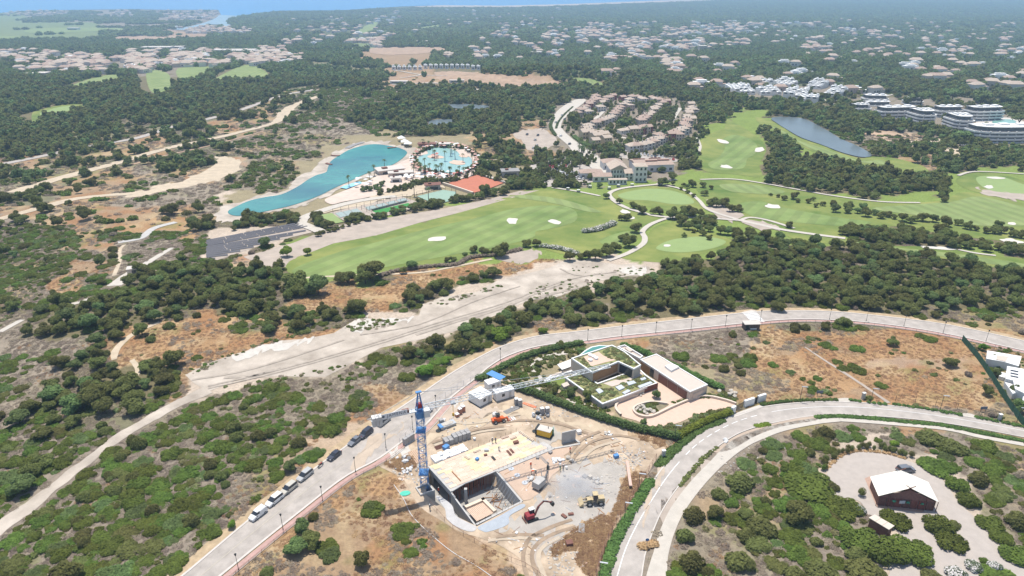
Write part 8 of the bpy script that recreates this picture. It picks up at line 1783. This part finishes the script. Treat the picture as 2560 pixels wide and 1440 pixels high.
hedge([(1560, 868), (1600, 880), (1650, 905), (1700, 925), (1760, 955), (1800, 972)], 1.6, 1.6, LM['verge'], 'green hedge behind the garage wing of the villa')
hedge([(1502, 1470), (1516, 1420), (1540, 1352), (1570, 1296), (1600, 1246), (1625, 1205)], 1.8, .7, LM['verge'], 'low green hedge along the site side of the estate road', dens=40)
hedge([(1650, 1162), (1668, 1142), (1700, 1112), (1740, 1080), (1800, 1052)], 2.0, .5, LM['verge'], 'low green ground hedge below the yellow-green hedge')
hedge([(1905, 1013), (1950, 1006), (2000, 1003), (2088, 1001)], 1.2, .7, LM['verge'], 'low clipped hedge just right of the villa gate')
hedge([(2127, 1002), (2148, 1005)], 1.1, .7, LM['verge'], 'short clipped hedge left of the first utility pillar'); hedge([(2172, 1007), (2212, 1012)], 1.1, .7, LM['verge'], 'short clipped hedge right of the first utility pillar')
hedge([(2236, 1013), (2290, 1020), (2400, 1038)], 1.2, .7, LM['verge'], 'long clipped hedge below the black post fence'); hedge([(2442, 1045), (2490, 1054)], 1.2, .7, LM['verge'], 'short clipped hedge left of the right-hand utility pillar'); hedge([(2506, 1058), (2600, 1076)], 1.2, .7, LM['verge'], 'clipped hedge at the right edge above the road')
hedge([(2044, 1044), (2100, 1042), (2180, 1047), (2260, 1055), (2360, 1065), (2460, 1084), (2600, 1112)], 1.5, .5, LM['verge'], 'long low green strip along the lower side of the estate road', dens=36)
hedge([(1700, 1215), (1730, 1178), (1755, 1150), (1790, 1120)], 1.2, .35, LM['mound_d'], 'thin line of low shrubs in the strip beside the footway', dens=26)
hedge([(1608, 1368), (1632, 1362)], 2.0, .8, LM['tuft'], 'square bed of brown ornamental grass round the road sign', dens=60); hedge([(1895, 1066), (1918, 1062)], 1.6, .5, LM['lime'], 'small yellow flower bed on the shoulder')
hedge([(1463, 582), (1480, 580), (1500, 575), (1520, 568), (1533, 562)], 3.0, 2.4, LM['ole'], 'long pale oleander hedge in the middle of the driving range edge', ln=2); hedge([(1355, 618), (1400, 624), (1440, 636)], 2.6, 1.8, LM['ole'], 'pale oleander hedge at the lower rim of the driving range', ln=2)
hedge([(950, 692), (1000, 678), (1080, 668), (1140, 664), (1180, 645), (1240, 640), (1300, 626)], 2.0, 1.5, LM['brush'], 'straggly grey-green hedge on the lower rim of the driving range', ln=2)
hedge([(1388, 340), (1376, 318), (1384, 296)], 2.5, 2, LM['hedge'], 'hedge on the left side of the village avenue', ln=3); hedge([(1390, 322), (1396, 306), (1412, 286), (1432, 268)], 1.6, 1, LM['hedge'], 'narrow hedge in the middle of the avenue', ln=2.5); hedge([(1435, 345), (1460, 362), (1480, 372)], 4, 3, LM['hedge'], 'thick hedge between the avenue and the yellow houses', ln=4)
hedge([(2112, 264), (2150, 256), (2200, 246)], 3, 3, LM['far'], 'hedge beside the estate road by the apartments', ln=5)
hedge([(1712, 402), (1735, 398), (1745, 384)], 2, 1.5, LM['verge'], 'hedge inside the curve of the cart path by the fairway', ln=3)
# --- big shrubs in the lower right, placed one by one
def big(u, v, wpx, hpx, label, kind='mound', rz=0, ar=None, me=None):
    p = W(u, v+hpx*.30); w_ = wpx/ppm(p); h = min(w_*.62, hpx/ppm(p)*.62); m = me or rnd.choice(PR['mound' if kind == 'mound' else 'shrub_d'])
    if kind not in ('mound', 'dark'): m = mcopy(m, LM[kind])
    o = shrub(0, 0, w_, h, label, None, m, p, rz=rz, ar=ar or 1.0)
    mask_fill([(u-wpx*.42, v), (u, v-hpx*.4), (u+wpx*.42, v), (u, v+hpx*.45)], 6); return o
big(2025, 1205, 130, 56, 'broad dark green shrub on the left rim of the gravel yard'); big(2082, 1212, 40, 34, 'small dark shrub touching the left rim of the gravel yard', 'dark')
big(2108, 1258, 100, 54, 'large shrub left of the tent below the ball-clipped bush', 'mound'); big(2150, 1268, 36, 40, 'pale flowering oleander beside the large shrub left of the tent', 'ole')
big(2238, 1287, 82, 66, 'round dark shrub right in front of the tent'); big(2345, 1300, 80, 66, 'shrub at the upper end of the long island bed', 'mound'); big(2378, 1340, 84, 66, 'shrub at the lower end of the long island bed'); big(2385, 1308, 42, 26, 'low reddish shrub beside the island bed', 'dark')
big(2150, 1335, 100, 70, 'left part of the big shrub bank below the shed', 'mound'); big(2210, 1358, 110, 84, 'middle of the big shrub bank below the shed', 'mound'); big(2280, 1362, 110, 80, 'right part of the big shrub bank below the shed'); big(2140, 1380, 70, 50, 'grey-green shrub at the foot of the shrub bank', 'mound_d'); big(2160, 1415, 120, 64, 'large grey-green shrub at the bottom centre of the gravel yard', 'mound_d')
big(1850, 1195, 92, 66, 'big dark shrub on the slope above the dry patch', 'dark'); big(1905, 1308, 90, 60, 'shrub in the dry grass left of the yard', 'dark'); big(1865, 1330, 60, 48, 'grey-green shrub beside the one in the dry grass', 'mound_d'); big(1848, 1392, 92, 66, 'round olive shrub alone in the dry grass at the bottom', 'mound_d')
big(1730, 1390, 84, 90, 'large dark shrub at the bottom left of the slope', 'dark'); big(1712, 1330, 60, 60, 'dark shrub above the large bottom left one', 'dark'); big(1735, 1278, 70, 60, 'olive shrub beside the footway curve', 'dark'); big(1800, 1230, 52, 40, 'low dark shrub below the footway', 'dark'); big(1915, 1245, 34, 40, 'small upright dark bush in the dry patch', 'dark')
big(2040, 1348, 42, 34, 'small grey-green bush left of the shrub bank', 'mound_d'); big(2055, 1420, 100, 56, 'broad shrub at the bottom left of the yard', 'mound_d'); big(1985, 1425, 70, 50, 'dark shrub at the bottom edge', 'dark')
big(2332, 1090, 90, 44, 'sprawling dark tree above the gravel yard, left half', 'dark'); big(2385, 1112, 80, 44, 'sprawling dark tree above the gravel yard, right half', 'dark'); big(2462, 1108, 64, 34, 'green shrub at right above the yard', 'mound'); big(2066, 1075, 50, 44, 'dark bush below the start of the green roadside strip', 'dark'); big(2024, 1126, 34, 34, 'small grey bush above the yard', 'dark')
big(2235, 1104, 28, 24, 'yellow-green round bush above the yard', 'lime'); big(2340, 1158, 90, 42, 'dark shrub on the right rim of the yard, uppermost', 'mound'); big(2395, 1200, 60, 60, 'shrub on the right rim of the yard, second', 'mound'); big(2420, 1240, 60, 54, 'shrub on the right rim of the yard, third'); big(2445, 1188, 62, 60, 'dark grey-green tree right of the yard rim', 'dark'); big(2475, 1300, 70, 46, 'shrub on the right rim of the yard, fourth', 'mound'); big(2505, 1335, 60, 46, 'shrub on the right rim of the yard, fifth')
big(2540, 1290, 70, 70, 'dark olive tree at the right edge', 'dark'); big(2540, 1378, 80, 50, 'shrub at the right edge beside the drive', 'mound'); big(2388, 1425, 66, 40, 'grey oleander at the bottom of the yard, left', 'ole'); big(2432, 1408, 50, 40, 'grey oleander at the bottom of the yard, middle', 'ole'); big(2484, 1408, 44, 36, 'grey oleander at the bottom of the yard, right', 'ole'); big(2460, 1398, 26, 22, 'small green bush between two oleanders', 'mound'); big(2330, 1438, 70, 40, 'green shrub cut by the bottom edge', 'mound_d'); big(2500, 1440, 110, 30, 'bright green shrub at the bottom right', 'mound')
ball_me = foliage('ball_bush', [(0, 0, .5, .62, .85)], 300, .07, 77); ball_me.materials.append(LM['mound_d'])
shrub(2153, 1240, 2.6, 1.6, 'ball-clipped bush standing alone on the gravel left of the tent', None, ball_me, name='ball_bush', cat='bush')
for k in range(30):
    t = k/29; u = np.interp(t, [0, .12, .3, .55, .8, 1], [2062, 2066, 2095, 2160, 2225, 2275]); v = np.interp(t, [0, .12, .3, .55, .8, 1], [1180, 1160, 1138, 1122, 1128, 1142]); p = W(u+rnd.uniform(-8, 4), v+rnd.uniform(-8, 3)); shrub(0, 0, rnd.uniform(1.3, 2.2), 1.2, 'small clipped ball bush in the border above the gravel yard', 'clipped ball bushes in the border above the yard', mcopy(ball_me, LM['mound']) if k == 0 else rnd.choice([ball_me]), p, 'ball_bush', 'bush')
hedge([(2068, 1172), (2098, 1142), (2141, 1128), (2203, 1131), (2262, 1146)], 1.0, .4, LM['tuft'], 'yellow flowering edging along the top of the gravel yard', dens=26)
# lone trees and bushes around the near scene
for u, v, w_, hpx, kd, lb in [(757, 1318, 48, 56, 'pine', 'conical green tree on the dry slope beside the red pavement'), (903, 1395, 46, 70, 'oak', 'upright dark grey-green tree alone on the dry slope'), (893, 762, 42, 40, 'bright', 'round bright tree above the pale valley bed'), (1250, 835, 66, 40, 'bright', 'vivid green umbrella-shaped tree above the road'), (1062, 925, 50, 40, 'bright', 'vivid green rounded tree by the road bend, left'), (1115, 900, 36, 26, 'bright', 'vivid green rounded tree by the road bend, right'), (1358, 826, 30, 20, 'bright', 'small vivid green bush by the road'), (725, 1165, 38, 40, 'pine', 'green tree beside the parked minivan'), (580, 1310, 26, 28, 'bright', 'small round green bush at the roadside below the vans'),
        (1945, 766, 46, 34, 'oak', 'round dark bush just above the far road, left'), (2172, 760, 70, 38, 'oak', 'large round dark bush just above the far road, middle'), (1400, 862, 26, 26, 'oak', 'slim tree by the villa hedge and the road'), (1640, 985, 26, 34, 'pine', 'small tree in the planted island'), (1608, 1055, 20, 22, 'pine', 'small tree at the outer bend of the forecourt'), (1428, 978, 32, 40, 'pine', 'green tree at the lower left corner of the villa'), (1467, 985, 30, 50, 'oak', 'dark tree leaning over the planted roof corner'), (1388, 975, 26, 36, 'oak', 'dark olive tree in the villa lawn'), (1345, 910, 24, 20, 'oak', 'olive tree by the garden path'), (1455, 878, 30, 26, 'pine', 'green shrub tree left of the villa pool'),
        (2375, 905, 42, 32, 'oak', 'dark bush in the bare plot at right'), (2466, 975, 36, 40, 'oak', 'dark bush in the bare plot near the green fence'), (2230, 855, 34, 30, 'oak', 'dark bush in the dry grass right of the kiosk'), (2457, 868, 24, 26, 'bright', 'small bright tree by the white house'), (2478, 893, 24, 30, 'oak', 'grey olive tree in front of the white house, left'), (2520, 905, 22, 30, 'oak', 'grey olive tree in front of the white house, right'), (2490, 930, 24, 36, 'pine', 'green tree between the white houses'), (2528, 975, 30, 40, 'pine', 'green tree below the second white house'), (2545, 1015, 40, 50, 'pine', 'bushy green tree at the right edge above the road')]:
    p = W(u, v+hpx*.3); w2 = w_/ppm(p); tree(0, 0, w2, lb, None, 'lime' if kd != 'oak' else 'oak', p=p, hk=min(1.6, max(.8, hpx/w_*1.2)), name='lone_tree', me=mcopy(rnd.choice(PR['crown']), LM[kd]))
    mask_fill([(u-w_*.3, v), (u, v-6), (u+w_*.3, v), (u, v+hpx*.3)], 6)
# planting on the villa roofs and in its garden
def roofplants(poly, n, z, rmin=.4, rmax=1.0):
    out = []
    P = [p for p in poly]; x0, x1 = min(p[0] for p in P), max(p[0] for p in P); y0, y1 = min(p[1] for p in P), max(p[1] for p in P)
    while len(out) < n:
        u, v = rnd.uniform(x0, x1), rnd.uniform(y0, y1)
        if in_poly(P, u, v): q = p2(u, v, z); out.append((q[0], q[1], z-.1, rnd.uniform(rmin, rmax)))
    return out
rp = roofplants([(1505, 880), (1530, 866), (1560, 882), (1600, 912), (1590, 918), (1545, 898), (1520, 896)], 70, 4.7)+roofplants([(1436, 893), (1452, 890), (1486, 920), (1545, 900), (1548, 903), (1482, 927)], 45, 4.7, .3, .6)+roofplants([(1418, 943), (1452, 932), (1494, 959), (1506, 968), (1560, 985), (1508, 1006)], 110, 1.6)+roofplants([(1540, 962), (1596, 944), (1612, 944), (1632, 955), (1575, 974)], 50, 1.6)+roofplants([(1532, 950), (1558, 938), (1590, 926), (1570, 942)], 26, 1.6)
rp = np.array(rp)
for i, me in enumerate(PR['mound_m'][:3]): g = rp[i::3]; spread('roof_planting', mcopy(me, LM['roofp']), g[:, :3], np.stack([g[:, 3]]*3, 1), 'low planting on the villa roofs')
gv = []
def okm(u, v): gv.append((u, v))
for poly, n in [([(1215, 945), (1300, 905), (1400, 872), (1470, 862), (1440, 890), (1395, 905), (1360, 930), (1290, 965), (1260, 960)], 210), ([(1290, 968), (1360, 940), (1400, 960), (1450, 1000), (1510, 1014), (1540, 1045), (1640, 1080), (1560, 1064), (1400, 1008)], 190), ([(1545, 1050), (1600, 1068), (1660, 1068), (1700, 1056), (1780, 1026), (1830, 1020), (1820, 1035), (1700, 1090), (1600, 1076)], 190), ([(1590, 1030), (1588, 1020), (1640, 1010), (1640, 1028), (1610, 1034)], 36), ([(1680, 1006), (1750, 990), (1830, 985), (1850, 1005), (1800, 994), (1740, 996), (1690, 1012)], 70), ([(2410, 850), (2560, 880), (2560, 1060), (2540, 1040), (2480, 940)], 120)]:
    P = [p for p in poly]; x0, x1 = min(p[0] for p in P), max(p[0] for p in P); y0, y1 = min(p[1] for p in P), max(p[1] for p in P); k = 0; t = 0
    while k < n and t < n*20:
        t += 1; u, v = rnd.uniform(x0, x1), rnd.uniform(y0, y1)
        if in_poly(P, u, v): gv.append((u, v)); k += 1
gx, gy, gz = WX(np.array([g[0] for g in gv]), np.array([g[1] for g in gv])); n = len(gx); ww = .9+1.7*rs.rand(n)**2; hh = ww*.55
stuff('garden_planting', PR['mound_m'][:2]+[mcopy(m, LM['roofp']) for m in PR['mound_m'][:2]]+[mcopy(m, LM['mound_d']) for m in PR['mound_m'][2:]], gx, gy, ww, hh, 'mixed garden planting round the villa')
# pond shrubs, reeds and rocks
rk = []
for poly, n in [([(1500, 1160), (1560, 1110), (1600, 1120), (1620, 1150), (1560, 1180)], 260), ([(1360, 1380), (1400, 1350), (1460, 1380), (1440, 1440), (1380, 1440)], 160), ([(1280, 1010), (1380, 1000), (1450, 1040), (1420, 1050), (1340, 1030)], 130), ([(1420, 1190), (1560, 1180), (1560, 1240), (1480, 1240)], 120), ([(1320, 740), (1440, 722), (1500, 712), (1490, 730), (1400, 748)], 90), ([(1700, 1080), (1800, 1080), (1900, 1200), (1750, 1250)], 0), ([(1760, 1160), (1830, 1110), (1900, 1090), (1990, 1110), (1900, 1160), (1800, 1200)], 110), ([(860, 820), (1000, 800), (990, 812), (880, 830)], 60), ([(1420, 640), (1640, 690), (1540, 700), (1400, 680)], 50), ([(960, 1150), (1060, 1160), (1060, 1210), (1000, 1200)], 90), ([(1080, 1050), (1200, 1040), (1240, 1060), (1100, 1080)], 70)]:
    if n: rk += [(q[0], q[1], float(T(q[0], q[1]))-.05, rnd.uniform(.08, .34)) for q in [tuple(W(*random_px))[:2] for random_px in [(lambda P: next((a, b) for a, b in iter(lambda: (rnd.uniform(min(p[0] for p in P), max(p[0] for p in P)), rnd.uniform(min(p[1] for p in P), max(p[1] for p in P))), None) if in_poly(P, a, b)))(poly) for _ in range(n)]]]
wd2 = []
for poly, n in [([(868, 815), (930, 800), (992, 800), (985, 814), (930, 826), (880, 830)], 90), ([(1330, 716), (1420, 700), (1500, 700), (1490, 716), (1400, 736), (1320, 752)], 60), ([(1420, 660), (1500, 668), (1640, 672), (1630, 688), (1540, 694), (1440, 690)], 40), ([(1070, 760), (1200, 724), (1250, 708), (1260, 716), (1120, 762)], 40), ([(470, 920), (700, 840), (840, 815), (840, 822), (640, 868), (480, 940)], 50), ([(560, 968), (900, 905), (1150, 822), (1150, 830), (900, 915), (560, 976)], 60)]:
    fillpx_ = 0
    while fillpx_ < n:
        u, v = rnd.uniform(min(p[0] for p in poly), max(p[0] for p in poly)), rnd.uniform(min(p[1] for p in poly), max(p[1] for p in poly))
        if in_poly(poly, u, v): q = W(u, v); wd2.append((q.x, q.y, q.z, rnd.uniform(.3, 1.0))); fillpx_ += 1
wd2 = np.array(wd2)
for i, me in enumerate([PR['mound_m'][0], mcopy(PR['mound_m'][1], LM['roofp']), PR['brush'][0]]): g = wd2[i::3]; spread('riverbed_weeds', me, g[:, :3], np.stack([g[:, 3]]*3, 1), 'weeds creeping over the pale valley bed')
rg = []
for poly in RUSTP:
    a_ = abs(sum(poly[i][0]*poly[(i+1) % len(poly)][1]-poly[(i+1) % len(poly)][0]*poly[i][1] for i in range(len(poly))))/2; n = int(a_/14)
    while n > 0:
        u, v = rnd.uniform(min(p[0] for p in poly), max(p[0] for p in poly)), rnd.uniform(min(p[1] for p in poly), max(p[1] for p in poly))
        if in_poly(poly, u, v): q = W(u, v); rg.append((q.x, q.y, q.z, rnd.uniform(.5, 1.0))); n -= 1
rg = np.array(rg); spread('rust_grass_tufts', mcopy(PR['tuft'][0], leafmat('leaf_rust', (.40, .25, .135), .3, .3, .01)), rg[:, :3], np.stack([rg[:, 3]]*3, 1), 'rusty dry grass round the edges of the building site')
dbr = []
for poly, n in [([(1090, 1040), (1240, 1000), (1380, 1030), (1320, 1075), (1220, 1060), (1100, 1100)], 90), ([(1250, 1180), (1440, 1115), (1480, 1180), (1560, 1200), (1500, 1290), (1400, 1300)], 110), ([(960, 1150), (1060, 1120), (1060, 1220), (1000, 1200)], 50), ([(1440, 1080), (1640, 1110), (1600, 1180), (1480, 1140)], 70), ([(1200, 1340), (1330, 1400), (1420, 1340), (1320, 1320)], 30)]:
    c_ = 0
    while c_ < n:
        u, v = rnd.uniform(min(p[0] for p in poly), max(p[0] for p in poly)), rnd.uniform(min(p[1] for p in poly), max(p[1] for p in poly))
        if in_poly(poly, u, v): q = W(u, v); dbr.append((q.x, q.y, q.z+.06, rnd.uniform(.3, 1.1))); c_ += 1
dbr = np.array(dbr)
for i, m_ in enumerate([M_wood, M_conc2, M_bag, M_rust, M_ply[0], M_steel]):
    me = MB().box((0, 0, 0), ((2.2, .16, .1), (.5, .4, .3), (.6, .5, .25), (2.6, .08, .06), (1.4, .7, .06), (1.8, .12, .1))[i]).mesh('debris'); me.materials.append(m_); g = dbr[i::6]; spread('site_debris', me, g[:, :3], np.stack([g[:, 3]]*3, 1), 'loose boards, bars and rubble lying about the building site')
rk = np.array(rk); rb = MB().ball((0, 0, .3), 1, 1, .25, random.Random(4), .7).mesh('rock'); rb.materials.append(M_rock); rb2 = MB().ball((0, 0, .3), 1, 1, .3, random.Random(5), .6).mesh('rock'); rb2.materials.append(mat('grey_rock', (.33, .30, .27), .95, .2, 1.5))
for i, me in enumerate((rb, rb2)): g = rk[i::2]; spread('scattered_rocks', me, g[:, :3], np.stack([g[:, 3]]*3, 1), 'broken rocks scattered over the ground')
build_cover()
# ---------------------------------------------------------------- dust and haze
def volbox(name, lo, hi, dens, col, label, aniso=.0, noise=None):
    mb = MB(); c = [(a+b)/2 for a, b in zip(lo, hi)]; mb.box((c[0], c[1], lo[2]), (hi[0]-lo[0], hi[1]-lo[1], hi[2]-lo[2])); m = bpy.data.materials.new(name); m.use_nodes = True; nt = m.node_tree; nt.nodes.remove(nt.nodes['Principled BSDF'])
    v = nt.nodes.new('ShaderNodeVolumePrincipled'); v.inputs['Density'].default_value = dens; v.inputs['Color'].default_value = (*col, 1); v.inputs['Anisotropy'].default_value = aniso; nt.links.new(v.outputs[0], nt.nodes['Material Output'].inputs['Volume'])
    o = mb.build(name, m); tag(o, label, None, None, 'stuff'); return o
HAZE = 1.6e-4
volbox('haze', (-75000, -300, -113), (75000, 61000, 140), HAZE, (.50, .74, 1.0), 'thin pale blue haze over the whole plain')
dc = W(1420, 1225, 0); db = MB()
for a, b, c_, r_ in [(0, 0, 1.4, 3.4), (3.5, -1.5, 1.2, 3.2), (-2.0, -3.5, .9, 2.8), (6.5, 0, 1.0, 2.8), (3, -5.5, .8, 2.8)]: pass
bm = bmesh.new(); bmesh.ops.create_icosphere(bm, subdivisions=3, radius=1)
for q in bm.verts: k = 1+.18*(float(vnoise(q.co.x*2+9, q.co.y*2+q.co.z*2, 5))-.5)*2; q.co = Vector((q.co.x*8.5*k, q.co.y*6.5*k, max(-.15, q.co.z)*3.4*k))
me = bpy.data.meshes.new('dust_cloud'); bm.to_mesh(me); bm.free()
m = bpy.data.materials.new('dust_cloud'); m.use_nodes = True; nt = m.node_tree; nt.nodes.remove(nt.nodes['Principled BSDF']); v = nt.nodes.new('ShaderNodeVolumePrincipled'); v.inputs['Color'].default_value = (.95, .95, .96, 1)
tc_ = nt.nodes.new('ShaderNodeTexCoord'); no = nt.nodes.new('ShaderNodeTexNoise'); no.inputs['Scale'].default_value = .35; no.inputs['Detail'].default_value = 2; nt.links.new(tc_.outputs['Object'], no.inputs['Vector'])
ln_ = nt.nodes.new('ShaderNodeVectorMath'); ln_.operation = 'LENGTH'; mpn = nt.nodes.new('ShaderNodeMapping'); mpn.inputs['Scale'].default_value = (1/8.5, 1/6.5, 1/3.6); nt.links.new(tc_.outputs['Object'], mpn.inputs['Vector']); nt.links.new(mpn.outputs[0], ln_.inputs[0])
ma = nt.nodes.new('ShaderNodeMapRange'); ma.inputs[1].default_value = .15; ma.inputs[2].default_value = 1.0; ma.inputs[3].default_value = .75; ma.inputs[4].default_value = 0; nt.links.new(ln_.outputs['Value'], ma.inputs[0])
mm = nt.nodes.new('ShaderNodeMath'); mm.operation = 'MULTIPLY'; nt.links.new(ma.outputs[0], mm.inputs[0]); nt.links.new(no.outputs['Fac'], mm.inputs[1]); nt.links.new(mm.outputs[0], v.inputs['Density']); nt.links.new(v.outputs[0], nt.nodes['Material Output'].inputs['Volume'])
o = link('dust_cloud', me, m); o.location = (dc.x+1.5, dc.y, .2); tag(o, 'pale dust drifting from the drilling rig across the yard', None, None, 'stuff')
print('objects', len(SC.objects))
